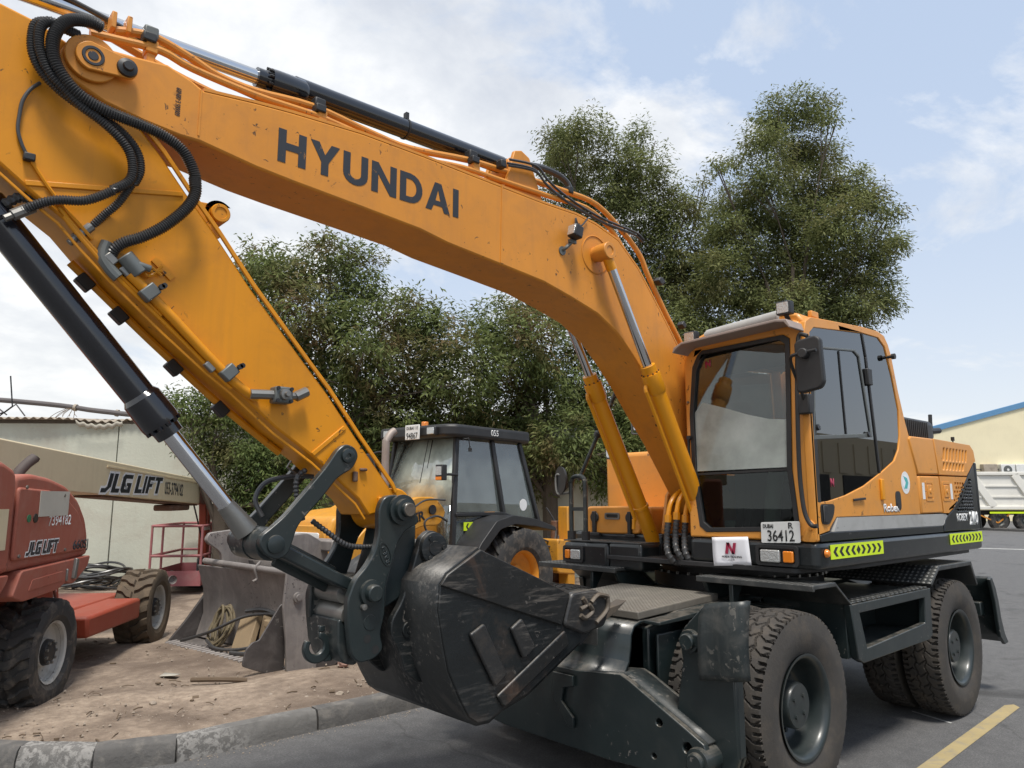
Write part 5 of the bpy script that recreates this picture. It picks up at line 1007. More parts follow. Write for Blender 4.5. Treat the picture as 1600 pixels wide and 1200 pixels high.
mb = MB(); mb.tube([(x, 0., z) for x, z in SH['bighose']], .024, 10, sm=6); mb.build('hydraulic_hose', 'hose', boom)
# far-side steel lines at the top of frame
mb = MB(); mb.tube([(4.05, -.06, 3.92), (3.6, -.06, 3.80), (3.25, -.06, 3.72), (2.9, -.06, 3.69), (2.2, -.06, 3.70)], .02, 8, sm=5); mb.build('oil_pipe', 'pipe_paint', boom)
mb = MB(); mb.tube([(4.05, .09, 3.85), (3.6, .1, 3.77), (3.25, .12, 3.69), (2.9, .12, 3.655), (2.4, .12, 3.67)], .012, 8, sm=5); mb.build('oil_hose', 'hose', boom)

# ---------------------------------------------------------------- arm
HA = .14; al, ar_ = YC + HA, YC - HA
mb = MB(); mb.prism(SH['arm'], al, ar_); arm = mb.build('arm', AR, EX, bev=.010)
ap = SH['arm']; 
rear = ap[4:14]; front = ap[15:28][::-1]
def inset(pts, d):
    o = []
    for i, p in enumerate(pts):
        a = pts[max(i - 1, 0)]; b = pts[min(i + 1, len(pts) - 1)]; t = V((b[0] - a[0], b[1] - a[1], 0)).normalized(); o.append((p[0] - t.y * d, p[1] + t.x * d))
    return o
def ribbon(pts, y0, y1, w, name, m, par):
    A = inset(pts, -w / 2); B = inset(pts, w / 2); mb = MB(); mb.prism(A + B[::-1], y0, y1); return mb.build(name, m, par, bev=.003)
ribbon(inset(rear, -.018), al, al + .012, .020, 'edge_flange', AR, arm)
ribbon(inset(front, .03), al, al + .008, .012, 'edge_flange', AR, arm)
r1, r2 = SH['arm_rib1'], SH['arm_rib2']
for a, b in ((r1[1], r1[2]), (r2[0], r2[1])):
    mb = MB(); mb.bar((a[0], al + .002, a[1]), (b[0], al + .002, b[1]), .022, .010, (0, 1, 0)); mb.build('rib', AR, arm, bev=.003)
ex, ez = SH['arm_ear'][0]
for y in (YC + .07, YC - .10):
    mb = MB(); mb.prism(circ((ex, ez), .062, 18, -80, 130) + [(ex + .09, ez + .04), (ex + .16, ez - .06), (ex + .07, ez - .16), (ex - .02, ez - .1)], y, y + .035); mb.build('ear_plate', AR, arm, bev=.006)
mb = MB(); mb.lathe([(-.2, .042), (.03, .044), (.035, .040), (.035, .028), (.03, .026), (.03, 0)], (ex, YC + .10, ez), (0, 1, 0), 28); mb.build('ear_pin', AR, arm, sm=30)
mb = MB(); mb.tube([(x, .225, z) for x, z in SH['arm_pipe']], .021, 12, sm=4); mb.build('oil_pipe', AR, arm)
for x, z in SH['arm_clamps']:
    rt = Matrix.Rotation(R_(-43), 3, 'Y'); mb = MB(); mb.box((x, .235, z), (.055, .05, .07), rt); cl_ = mb.build('pipe_clamp', 'grey_fitting', arm, bev=.006)
    for q in (.022, .045): mb = MB(); mb.cyl((x - .03 - q * .4, .25, z + .02 + q * .3), (x - .03 - q * .4, .27, z + .02 + q * .3), .012, n=8); mb.build('bolt', 'black_plastic', cl_)
vx, vz = SH['arm_valve'][0]; rt = Matrix.Rotation(R_(0), 3, 'Y')
mb = MB(); mb.box((vx, .25, vz), (.085, .07, .075)); mb.build('valve_block', 'grey_fitting', arm, bev=.008)
mb = MB(); mb.lathe([(0, .026), (.02, .024), (.022, .012), (.04, .010), (.04, 0)], (vx, .285, vz), (0, 1, 0), 16); mb.build('valve_cap', 'bare_steel', arm)
for a in (-1, 1):
    for b in (-1, 1): mb = MB(); mb.cyl((vx + a * .032, .285, vz + b * .028), (vx + a * .032, .293, vz + b * .028), .009, n=8); mb.build('bolt', 'black_plastic', arm)
mb = MB(); mb.cyl((vx + .04, .25, vz), (vx + .14, .24, vz - .005), .022, n=8); mb.build('valve_fitting', 'bare_steel', arm)
mb = MB(); mb.cyl((vx - .04, .25, vz + .0), (vx - .08, .25, vz + .005), .018, n=8); mb.cyl((vx - .07, .25, vz + .0), (vx - .125, .25, vz + .03), .024, n=8); mb.build('valve_fitting', 'bare_steel', arm)
mb = MB(); mb.tube([(x, al + .012, z) for x, z in SH['arm_lines']], .009, 8, sm=4); mb.build('grease_line', AR, arm)
mb = MB(); mb.tube([(x + .02, al + .012, z + .035) for x, z in SH['arm_lines'][:4]], .008, 8, sm=4); mb.build('grease_line', AR, arm)
for x, z in ((3.50, 2.64), (3.14, 2.29), (3.56, 2.68)): mb = MB(); mb.box((x, al + .02, z), (.05, .03, .035), Matrix.Rotation(R_(-42), 3, 'Y')); mb.build('line_clip', 'bare_steel', arm, bev=.005)
sx, sz = 3.485, 2.672
mb = MB(); mb.cyl((sx + .03, al + .035, sz + .03), (sx - .035, al + .035, sz - .035), .034, n=12); mb.cyl((sx - .01, al + .05, sz + .0), (sx - .07, al + .05, sz - .01), .016, n=8); mb.build('swivel_fitting', 'grey_fitting', arm, bev=.005)
mb = MB(); mb.bar((sx - .09, al + .006, sz + .05), (sx - .17, al + .006, sz - .02), .03, .01, (0, 1, 0)); 
for q in range(3): mb.tube([(sx - .04, al + .02, sz - .0 - .01 * q), (sx - .07, al + .025, sz - .035 + .02 * q), (sx - .12, al + .02, sz + .02 - .02 * q)], .007, 6, sm=4)
mb.build('junction_bracket', AR, arm)
for k in range(4):
    t = [(3.58, 2.645), (3.44, 2.525), (3.20, 2.325), (2.98, 2.155)][k]; mb = MB(); mb.box((t[0] + .02, YC - .07, t[1] - .02), (.07, .05, .05), Matrix.Rotation(R_(-42), 3, 'Y')); mb.build('under_clamp', 'black_plastic', arm, bev=.006)
mb = MB(); mb.tube([(3.66, YC - .07, 2.70), (3.32, YC - .07, 2.41), (3.0, YC - .07, 2.155), (2.70, YC - .07, 1.945)], .018, 8, sm=3); mb.build('under_pipe', AR, arm)
mb = MB(); mb.tube([(2.66, YC - .02, 1.905), (2.68, YC - .02, 1.875), (2.63, YC - .02, 1.84)], .006, 6); mb.build('hook_wire', 'bare_steel', arm)
# hoses from boom to arm
for nm, y, r, rb in (('hoseA', .30, .0225, .0028), ('hoseB', .285, .018, .0022), ('hoseC', .262, .016, .002)):
    n = len(SH[nm]); pth = []
    for i, (x, z) in enumerate(SH[nm]):
        t = i / (n - 1); pth.append((x, y - (.10 * max(0, (t - .78) / .22)) - .04 * max(0, 1 - t * 8), z))
    mb = MB(); mb.tube(pth, r, 12, sm=8, rib=rb, pitch=.0095); mb.build('hydraulic_hose', 'hose', arm)
x, z = SH['hoseA'][-1]; mb = MB(); mb.tube([(x + .02, .21, z + .06), (x + .03, .21, z), (x + .0, .215, z - .05), (x - .03, .22, z - .08)], .024, 10, sm=4); mb.build('hose_elbow', 'grey_fitting', arm)
for nm in ('hoseB', 'hoseC'):
    x, z = SH[nm][-1]; x2, z2 = SH[nm][-2]; d = V((x - x2, 0, z - z2)).normalized(); mb = MB(); p = V((x, .19, z)); mb.cyl(p - d * .06, p + d * .02, .022, n=10); mb.cyl(p + d * .02, p + d * .05, .014, n=8); mb.build('hose_fitting', 'bare_steel', arm)
mb = MB(); mb.tube([(x, al + .012, z) for x, z in SH['hoseD']], .007, 8, sm=6); mb.build('grease_hose', 'hose', arm)
x, z = SH['hoseD'][-1]; mb = MB(); mb.box((x, al + .015, z), (.04, .03, .03)); mb.build('line_clip', 'black_plastic', arm, bev=.005)
mb = MB(); mb.tube([(x - .01, al + .01, z - .01), (x - .10, al + .01, z - .13), (x - .24, al + .01, z - .27)], .007, 6, sm=4); mb.build('grease_line', AR, arm)
# ---------------------------------------------------------------- bucket cylinder and linkage
b0, b1, b2_, b3 = [V((p[0], YC, p[1])) for p in SH['bktcyl']]
bd = (b3 - b0).normalized(); S0 = b0 - bd * .9
mb = MB(); mb.cyl(S0, b1 + bd * .02, .067, n=32); bc = mb.build('bucket_cylinder', 'cyl_black', EX, sm=40)
mb = MB(); mb.lathe([(-.10, .067), (-.08, .080), (.03, .084), (.04, .084), (.055, .082), (.055, .061), (.115, .059), (.115, .036)], b1 + bd * .02, bd, 32); mb.build('gland', 'cyl_black', bc, sm=30)
for k in range(12):
    a_, b_ = frame_axes(bd); q = b1 + bd * .075 + (a_ * math.cos(k * .5236) + b_ * math.sin(k * .5236)) * .073; mb = MB(); mb.cyl(q, q + bd * .018, .010, n=6); mb.build('bolt', 'cyl_black', bc)
mb = MB(); mb.cyl(b1 + bd * .05, b3 - bd * .05, .037, n=28); mb.build('rod', 'chrome', bc, sm=60)
mb = MB(); mb.cyl(b3 - bd * .16, b3, .039, .056, n=24); mb.build('rod_end', 'bare_steel', bc)
mb = MB(); q = b0 - bd * .05; mb.lathe([(-.05, .068), (-.045, .078), (.045, .078), (.05, .068)], q, bd, 28); mb.box(q + V((.05, .04, .09)), (.09, .06, .06)); mb.build('port_block', 'cyl_black', bc, bev=.008)
mb = MB(); q = b0 + bd * .0 + V((0, .06, .06)); mb.tube([q, q + V((-.05, .02, .04)), q + V((-.10, .03, .03)), q + V((-.14, .02, .06))], .020, 8, sm=4, rib=.003, pitch=.02); mb.build('port_hose', 'hose', bc)
rc, gp = SH['rocker_c']
for s in (1, -1):
    y = YC + s * .17; mb = MB(); mb.prism(rpoly(SH['rocker'], .03), y - .022, y + .022); rk = mb.build('rocker_link', GP, EX, bev=.006)
    mb = MB(); mb.lathe([(.02, .036), (.034, .034), (.036, .028), (.036, .012), (.03, .01), (.03, 0)], (rc[0], y, rc[1]), (0, s, 0), 24); mb.build('pin_cap', GP, rk, sm=30)
    mb = MB(); mb.lathe([(.02, .042), (.032, .040), (.034, .036), (.034, 0)], (gp[0], y, gp[1]), (0, s, 0), 28); mb.build('pin_cap', GP, rk, sm=30)
mb = MB(); mb.cyl((gp[0] - .0, YC + .15, gp[1]), (gp[0], YC - .16, gp[1]), .074, n=28); mb.lathe([(0, .078), (.04, .078), (.04, .06)], (gp[0], YC - .03, gp[1]), (0, 1, 0), 28); gpin = mb.build('guide_pin', 'green_worn', EX, sm=35)
cp = SH['cpl_pins']
pa, pb = V((gp[0], YC, gp[1])), V((cp[1][0], YC, cp[1][1]))
mb = MB()
for s in (1, -1): mb.bar(pa + V((0, s * .085, 0)), pb + V((0, s * .085, 0)), .06, .105, (0, 1, 0))
mb.bar(pa.lerp(pb, .2), pa.lerp(pb, .8), .13, .02, (0, 1, 0)); pu = mb.build('push_link', GP, EX, bev=.012)
mb = MB(); mb.cyl(pb + V((0, .14, 0)), pb - V((0, .14, 0)), .07, n=24); mb.build('link_eye', GP, pu, sm=35)
mb = MB(); mb.tube([(2.60, YC + .10, 1.62), (2.52, YC + .12, 1.56), (2.42, YC + .12, 1.50), (2.30, YC + .10, 1.485), (2.18, YC + .08, 1.485)], .013, 10, sm=6, rib=.002, pitch=.018); mb.build('coupler_hose', 'hose', pu)
mb = MB(); mb.tube([(2.56, YC + .02, 1.83), (2.66, YC, 1.83), (2.78, YC - .02, 1.80), (2.83, YC - .02, 1.72), (2.80, YC - .0, 1.64)], .012, 8, sm=6); mb.tube([(2.62, YC + .06, 1.86), (2.665, YC + .06, 1.82), (2.66, YC + .06, 1.72), (2.635, YC + .08, 1.62)], .013, 8, sm=6, rib=.002, pitch=.018); mb.build('coupler_hose', 'hose', arm)
# arm tip pins
tp = SH['arm_pin'][1]
mb = MB(); mb.prism(circ((tp[0] + .005, tp[1]), .105, 28), al - .002, ar_ + .002); mb.build('arm_tip', AR, arm, bev=.008)
mb = MB(); mb.box((tp[0] + .10, al + .01, tp[1] + .045), (.03, .02, .03)); mb.build('grease_nipple', AR, arm, bev=.006)
mb = MB(); mb.box((2.36, al + .012, 1.865), (.04, .02, .015)); mb.box((2.405, al + .012, 1.83), (.025, .02, .05)); mb.build('clay_lump', 'rust', arm, bev=.006)
# ---------------------------------------------------------------- quick coupler
cq = rpoly(SH['cpl'], .03)
cpl = None
for s in (1, -1):
    y = YC + s * .195; mb = MB(); mb.prism(cq, y - .022, y + .022)
    if s == 1: cpl = mb.build('quick_coupler', GP, EX, bev=.007)
    else: mb.build('coupler_plate', GP, cpl, bev=.007)
mb = MB(); mb.prism(SH['cpl_in'], YC - .17, YC + .145); mb.build('coupler_body', GP, cpl, bev=.01)
mb = MB(); mb.prism(rpoly([(2.47, 1.165), (2.465, 1.02), (2.44, .955), (2.36, .935), (2.34, 1.0), (2.35, 1.12), (2.42, 1.145)], .03), YC - .14, YC + .15); mb.build('coupler_front', 'green_worn', cpl, bev=.012)
mb = MB(); mb.cyl((2.40, YC - .12, 1.17), (2.40, YC + .15, 1.17), .055, n=24); mb.cyl((2.42, YC - .12, 1.27), (2.42, YC + .12, 1.27), .045, n=20); mb.build('coupler_ram', 'bare_steel', cpl)
mb = MB(); mb.b2((2.36, YC - .14, 1.14), (2.48, YC - .115, 1.34)); mb.build('coupler_cheek', 'green_worn', cpl, bev=.006)
for i, (x, z) in enumerate(cp):
    yf = YC + .217
    if i == 0: pr = [(0, .075), (.02, .075), (.022, .055), (.05, .054), (.052, .036), (.075, .035), (.08, .030), (.08, 0)]; mm = GP
    elif i == 1: pr = [(0, .062), (.018, .060), (.02, .042), (.05, .040), (.055, .034), (.055, 0)]; mm = GP
    elif i == 2: pr = [(0, .036), (.004, .034), (.004, 0)]; mm = GP
    elif i in (3, 4): pr = [(.0012, .020), (.0012, 0)]; mm = 'plate_black'
    elif i == 6: pr = [(0, .014), (.02, .014), (.022, 0)]; mm = 'bare_steel'
    else: continue
    mb = MB(); mb.lathe(pr, (x, yf, z), (0, 1, 0), 30); mb.build('pin', mm, cpl, sm=30)
mb = MB(); mb.lathe([(.08, .033), (.083, .03), (.083, 0)], (cp[0][0], YC + .217, cp[0][1]), (0, 1, 0), 26); mb.build('pin_face', 'tooth_steel', cpl)
ox, oz = cp[5]; ang = R_(22)
def el(a, b, n=28): return [(ox + a * math.cos(t) * math.cos(ang) + b * math.sin(t) * math.sin(ang), oz - a * math.cos(t) * math.sin(ang) * -1 * -1 + b * math.sin(t) * math.cos(ang)) for t in np.linspace(0, 2 * math.pi, n, endpoint=False)]
mb = MB(); plate(mb, el(.030, .062), [el(.025, .056)[::-1]], YC + .217, YC + .221); mb.build('maker_oval', GP, cpl)
uu = V((math.sin(ang), 0, math.cos(ang))); 
text('RAEN', 'lettering', GP, (ox - .012 - uu.x * .042, YC + .218, oz - uu.z * .042), tuple(uu * .084), (.024 * math.cos(ang), 0, -.024 * math.sin(ang)), cpl, .01, .006)
hx, hz = 2.52, 1.025
ho = circ((hx, hz), .085, 24, 60, 330); hi = circ((hx + .005, hz + .008), .045, 24, 330, 75)
hi = [(hx + .006 + .045 * math.cos(R_(a)), hz + .008 + .045 * math.sin(R_(a))) for a in np.linspace(330, 70, 20)]
mb = MB(); mb.prism(circ((hx, hz), .072, 26, 95, 395) + [(hx + .006 + .036 * math.cos(R_(a)), hz + .006 + .036 * math.sin(R_(a))) for a in np.linspace(400, 110, 22)], YC + .03, YC + .06); hko = mb.build('lifting_hook', GP, cpl, bev=.008)
mb = MB(); mb.b2((hx - .08, YC + .033, hz - .07), (hx - .035, YC + .057, hz + .03)); mb.box((hx - .02, YC + .045, hz + .085), (.03, .03, .03)); mb.build('hook_shank', GP, hko, bev=.006)
# ---------------------------------------------------------------- bucket
bs = SH['bk_side']; y0b, y1b = YC - .46, YC + .46
shell = bs[2::-1] + bs[:4:-1]            # hinge rim -> back -> floor -> lip
mb = MB(); mb.strip([(x, y0b + .01, z) for x, z in shell], [(x, y1b - .01, z) for x, z in shell]); bk = mb.build('bucket', 'bucket_shell', EX, solid=.026, fix=False, sm=50)
for y in (y0b, y1b - .026):
    mb = MB(); mb.prism(bs, y, y + .026); mb.build('side_plate', 'bucket_steel', bk, bev=.006)
st_ = SH['bk_strip']
mb = MB(); mb.prism(st_, y1b, y1b + .016); mb.build('rim_strip', 'bucket_rim', bk, bev=.006)
mb = MB(); mb.prism(st_, y0b - .016, y0b); mb.build('rim_strip', 'bucket_steel', bk, bev=.006)
for i, (a, d) in enumerate((('bk_pad1', .022), ('bk_pad2', .022), ('bk_pad3', .018))): mb = MB(); mb.prism(rpoly(SH[a], .015), y1b, y1b + d); mb.build('wear_pad', 'bucket_scraped' if i < 2 else 'bucket_rim', bk, bev=.008)
adp = SH['bk_adapter']
for y in (y1b - .03, y0b - .02): mb = MB(); mb.prism(rpoly(adp, .03), y, y + .05); mb.build('side_cutter', 'bucket_scraped', bk, bev=.012)
ax_, az_ = sum(p[0] for p in adp) / len(adp), sum(p[1] for p in adp) / len(adp)
mb = MB(); yq = y1b + .026
for q in ([(-.13, .05), (-.05, .065), (.01, .03)], [(-.13, .05), (-.125, -.02), (-.03, -.085)], [(.03, .02), (.0, -.02), (.06, -.05), (.10, -.03)], [(.08, .06), (.05, .02), (.10, .0)]): mb.tube([(ax_ + dx, yq, az_ + dz) for dx, dz in q], .014, 6, sm=4)
mb.build('mud_clumps', 'tooth_steel', bk, sm=60)
lipx, lipz = 1.10, .955
mb = MB(); mb.prism([(1.22, .93), (1.11, .91), (1.0, .985), (.985, 1.0), (1.0, 1.01), (1.12, .97), (1.22, .965)], y0b + .02, y1b - .02); mb.build('cutting_edge', 'bucket_scraped', bk, bev=.004)
for k in range(5):
    y = y0b + .07 + (y1b - y0b - .14) * k / 4
    mb = MB(); 
    tp_ = [(1.06, .955), (.93, 1.005), (.80, 1.055), (.70, 1.112), (.69, 1.118), (.75, 1.10), (.86, 1.085), (.98, 1.06), (1.08, 1.03)]
    mb.prism(tp_, y - .04, y + .04); mb.build('tooth', 'tooth_steel', bk, bev=.014, seg=2)
for s in (1, -1):
    y = YC + s * .17; mb = MB(); mb.prism(rpoly(SH['ear'], .03), y - .022, y + .022); er = mb.build('ear', 'bucket_steel', bk, bev=.007)
    for (x, z), r, h in zip(SH['ear_boss'], (.082, .04), (.025, .008)):
        mb = MB(); mb.lathe([(.02, r), (.02 + h, r * .97), (.022 + h, r * .9), (.022 + h, r * .45), (.026 + h, r * .43), (.026 + h, 0)], (x, y, z), (0, s, 0), 30); mb.build('pin_boss', 'bucket_steel', er, sm=30)
        if r > .05:
            for k in range(3): a = R_(60 + 120 * k); mb = MB(); mb.cyl((x + .058 * math.cos(a), y + s * .04, z + .058 * math.sin(a)), (x + .058 * math.cos(a), y + s * .055, z + .058 * math.sin(a)), .013, n=8); mb.build('bolt', 'bucket_steel', er)
mb = MB(); mb.cyl((2.01, YC + .16, 1.30), (2.01, YC - .16, 1.30), .05, n=20); mb.build('cross_tube', 'bucket_steel', bk)
mb = MB(); x, z = SH['ear_boss'][0]; mb.cyl((x, YC + .15, z), (x, YC - .15, z), .04, n=20); mb.build('bucket_pin', 'bare_steel', bk)
# ================================================================== backhoe loader
JO, JY = (1.127, -4.574, .09), R_(8.702)
JC = thing('backhoe_loader', 'yellow backhoe loader with black cab standing behind the excavator bucket', 'backhoe loader', JO, JY)
LP = 'loader_paint'
def jwheel(R, w, rin, x, y, z, s, m='rubber_black', nm='wheel'):
    key = (R, w)
    if key not in TYC: TYC[key] = tyre_mesh('tyre', m, R, w, rin, ag_pat, 400, 30, crown=.03)
    wo = D.objects.new(nm, None); COL.objects.link(wo); wo.parent = JC; wo.location = (x, y, z); wo.rotation_euler = (0, .3, 0 if s > 0 else math.pi)
    t = D.objects.new('tyre', TYC[key]); COL.objects.link(t); t.parent = wo
    h = w / 2; mb = MB(); mb.lathe([(h * .75, rin), (h * .85, rin + .012), (h * .72, rin - .02), (h * .3, rin - .035), (h * .25, rin - .06), (h * .05, rin - .10), (0, rin * .45), (.05, rin * .42), (.05, 0)], (0, 0, 0), (0, 1, 0), 40); mb.build('rim', 'rim_yellow', wo, sm=40)
TYC = {}
jwheel(.66, .42, .34, -3.68, .92, .60, 1); jwheel(.66, .42, .34, -3.68, -.92, .60, -1)
jwheel(.48, .30, .25, -1.75, .80, .44, 1); jwheel(.48, .30, .25, -1.75, -.80, .44, -1)
mb = MB(); mb.b2((-1.0, -.40, .45), (-4.6, .40, .95)); mb.build('chassis', 'black_plastic', JC, bev=.03)
mb = MB(); mb.prism([(-.98, .75), (-.92, 1.15), (-1.02, 1.42), (-1.3, 1.50), (-2.75, 1.64), (-2.75, .85)], -.42, .42); mb.build('bonnet', LP, JC, bev=.06, seg=3)
mb = MB(); mb.prism([(-.40, .85), (-.43, 1.22), (-.37, 1.33), (.37, 1.33), (.43, 1.22), (.40, .85)], -.935, -.90, 'x'); gq = mb.build('grille_frame', LP, JC, bev=.01)
mb = MB(); mb.prism(rpoly([(-.33, .90), (-.34, 1.25), (.34, 1.25), (.33, .90)], .03), -.90, -.885, 'x'); mb.build('grille', 'white_paint', JC, bev=.004)
# loader arms
for s in (1, -1):
    y = s * .62
    mb = MB(); mb.prism(rpoly([(-2.62, 1.48), (-2.40, 1.66), (-2.1, 1.66), (-1.3, 1.30), (-.75, .80), (-.55, .45), (-.70, .40), (-.95, .70), (-1.4, 1.05), (-2.2, 1.30), (-2.5, 1.30)], .08), y - .05, y + .05); la = mb.build('loader_arm', LP, JC, bev=.012)
    mb = MB(); mb.cyl((-2.35, y + s * .055, 1.50), (-2.35, y + s * .075, 1.50), .06, n=20); mb.cyl((-1.35, y + s * .055, 1.18), (-1.35, y + s * .075, 1.18), .05, n=20); mb.build('pin', 'black_plastic', la)
    mb = MB(); mb.cyl((-2.45, y - s * .10, .95), (-1.5, y - s * .10, 1.12), .05, n=16); mb.build('lift_ram', LP, la)
    mb = MB(); mb.tube([(-2.6, y + s * .08, 1.35), (-2.4, y + s * .10, 1.42), (-2.2, y + s * .09, 1.36), (-2.25, y + s * .09, 1.22), (-2.5, y + s * .08, 1.10)], .014, 8, sm=6); mb.tube([(-2.55, y + s * .09, 1.62), (-2.2, y + s * .10, 1.62), (-2.0, y + s * .08, 1.52)], .012, 8, sm=5); mb.build('ram_hose', 'hose', la)
text('MASTER', 'lettering', 'black_print', (-1.62, .673, 1.22), (-.62, 0, .16), (.02, 0, .12), JC, .03)
# 4-in-1 bucket
BG = 'bucket_grey'
pr = [(.02, .015), (-.20, .0), (-.55, .03), (-.72, .12), (-.80, .28), (-.80, .5), (-.74, .75), (-.66, .92)]
mb = MB(); mb.strip([(x, -1.2, z) for x, z in pr], [(x, 1.2, z) for x, z in pr]); lb = mb.build('loader_bucket', BG, JC, solid=.022, fix=False, sm=50)
sd_ = [(-.02, .02), (-.30, -.005), (-.58, .04), (-.80, .22), (-.82, .5), (-.74, .80), (-.62, .95), (-.52, .94), (-.40, .62), (-.30, .50)]
tri_ = [(.16, .02), (.20, .16), (.12, .20), (.02, .30), (-.16, .56), (-.32, .62), (-.34, .02)]
for s in (1, -1):
    y = s * 1.2
    mb = MB(); mb.prism([(.02, .0), (-.18, .22), (-.46, .58), (-.56, .72), (-.68, .62), (-.70, .12), (-.5, .0)], y - .018, y + .018); mb.build('bucket_side', 'bucket_dark', lb, bev=.005)
    if s > 0:
        mb = MB(); mb.prism(rpoly([(.06, .02), (-.14, -.04), (-.27, .0), (-.28, .27), (-.20, .62), (-.14, .89), (-.06, 1.02), (.10, 1.0), (.13, .62), (.08, .3)], .03), y + .0, y + .03); mb.build('bucket_cheek', BG, lb, bev=.005)
    if s > 0:
        mb = MB(); mb.prism(rpoly([(.02, .03), (.20, .02), (.46, .13), (.43, .27), (.36, .33), (.30, .33), (.08, .64), (.0, .62)], .03), y - .10, y - .08); mb.build('clam_side', 'bucket_dark', lb, bev=.004)
    mb = MB(); mb.lathe([(0, .05), (.02, .048), (.022, .03), (.035, .028), (.035, 0)], (-.02, y + s * .03, .70), (0, s, 0), 20); mb.build('pivot', BG, lb)
    mb = MB(); mb.prism(rpoly([(-.54, .70), (-.34, .84), (-.30, 1.02), (-.10, 1.16), (-.14, 1.25), (-.45, 1.28), (-.70, 1.15), (-.76, .9)], .05), s * .72 - .03, s * .72 + .03); mb.build('hinge_bracket', BG, lb, bev=.008)
mb = MB(); mb.cyl((-.36, -1.15, .90), (-.10, 1.18, .90), .035, n=14); mb.build('top_bar', BG, lb)
mb = MB(); mb.b2((-.85, -.95, 1.08), (-.62, .95, 1.20)); mb.build('upper_beam', BG, lb, bev=.02)
mb = MB(); mb.prism([(-.34, .03), (-.42, .30), (-.40, .60), (-.30, .86), (-.27, .86), (-.36, .58), (-.38, .30), (-.30, .04)], -1.16, 1.16); mb.build('back_plate', BG, lb, bev=.006)
for k in range(26):
    y = -1.15 + k * .09; mb = MB(); mb.bar((.06, y, .012), (-.06, y + .05, .03), .05, .02); mb.build('lip_tooth', BG, lb, bev=.006)
mb = MB(); mb.tube([(-.22, .25, .97), (-.16, .25, .90), (-.19, .25, .80), (-.14, .25, .77)], .014, 8, sm=5); mb.build('hook', BG, lb)
# cab
CB = 'black_plastic'; hy = .66
posts = {'a': ((-2.70, 1.0), (-2.86, 2.45)), 'b': ((-3.74, 1.35), (-3.58, 2.45)), 'c': ((-4.55, 1.25), (-4.20, 2.45))}
lc = None
mb = MB(); mb.b2((-2.72, -hy, .80), (-4.5, hy, 1.0)); lc = mb.build('cab', CB, JC, bev=.02)
for s in (1, -1):
    for k, (p, q) in posts.items():
        mb = MB(); mb.bar((p[0], s * (hy + .04), p[1]), (q[0], s * (hy - .06), q[1]), .075, .06, (0, 1, 0)); mb.build('post', CB, lc, bev=.015)
    mb = MB(); mb.bar((-2.69, s * (hy + .045), 1.0), (-2.66, s * (hy + .045), .70), .07, .06, (0, 1, 0)); mb.bar((-2.68, s * (hy + .045), .74), (-3.35, s * (hy + .045), .80), .05, .06, (0, 1, 0)); mb.bar((-2.75, s * (hy + .04), 1.43), (-3.73, s * (hy + .04), 1.43), .05, .05, (0, 1, 0)); mb.bar((-3.74, s * (hy + .04), 1.42), (-4.55, s * (hy + .04), 1.24), .05, .05, (0, 1, 0)); mb.build('door_sill', CB, lc, bev=.01)
    def pane(pts, nm, m='glass_loader'):
        f = lambda x, z: (x, s * (hy + .04 - .10 * (z - 1.0) / 1.45), z)
        mb = MB(); n = len(pts); mb.add([f(*p) for p in pts] + [(f(*p)[0], f(*p)[1] - s * .006, p[1]) for p in pts], [tuple(range(n)), tuple(range(2 * n - 1, n - 1, -1))] + [(i, (i + 1) % n, n + (i + 1) % n, n + i) for i in range(n)]); return mb.build(nm, m, lc)
    pane([(-2.76, 1.46), (-2.86, 2.42), (-3.56, 2.42), (-3.70, 1.46)], 'door_glass')
    pane([(-3.78, 1.42), (-3.62, 2.42), (-4.18, 2.42), (-4.50, 1.28)], 'rear_side_glass')
    pane([(-2.72, .82), (-2.75, 1.41), (-3.62, 1.41), (-3.35, 1.12), (-3.18, .82)], 'lower_door_glass')
mb = MB(); mb.add([(-2.70, -hy, 1.55), (-2.70, hy, 1.55), (-2.88, hy - .08, 2.45), (-2.88, -hy + .08, 2.45)], [(0, 1, 2, 3)]); mb.build('windscreen', 'glass_sky_pale', lc, solid=.006, fix=False)
mb = MB(); mb.add([(-2.69, .40, .85), (-2.69, hy, .85), (-2.70, hy, 1.55), (-2.70, .40, 1.55)], [(0, 1, 2, 3)]); mb.build('quarter_glass', 'glass_loader', lc, solid=.006, fix=False)
mb = MB(); mb.bar((-2.88, .05, 2.44), (-2.76, .02, 1.85), .012, .012, (1, 0, 0)); mb.bar((-2.87, .14, 2.44), (-2.76, .10, 1.80), .012, .012, (1, 0, 0)); mb.build('wiper', CB, lc)
mb = MB(); rfo = rpoly([(-2.58, -.62), (-2.62, .62), (-2.74, .74), (-4.32, .72), (-4.40, .60), (-4.40, -.60), (-4.32, -.72), (-2.7, -.74)], .06)
mb.prism(rfo, 2.45, 2.62, 'z'); rf = mb.build('roof', CB, lc, bev=.04, seg=3)
for y in (.42, -.45): mb = MB(); mb.box((-2.58, y, 2.53), (.06, .17, .12)); h = mb.build('work_light', CB, lc, bev=.015); mb = MB(); mb.box((-2.546, y, 2.53), (.012, .13, .09)); mb.build('lamp_lens', 'lamp_lens', lc, bev=.008)
mb = MB(); mb.box((-2.56, .06, 2.53), (.012, .28, .20)); npj = mb.build('number_plate', 'white_paint', lc, bev=.006)
text('94867', 'plate_number', 'plate_black', (-2.552, -.05, 2.44), (0, .22, 0), (0, 0, .085), npj, .01); text('DUBAI 1 E', 'plate_emirate', 'plate_black', (-2.552, -.05, 2.565), (0, .22, 0), (0, 0, .04), npj, .01)
text('055', 'lettering', 'white_print', (-3.42, .733, 2.50), (-.16, -.0, 0), (0, 0, .085), rf, .01)
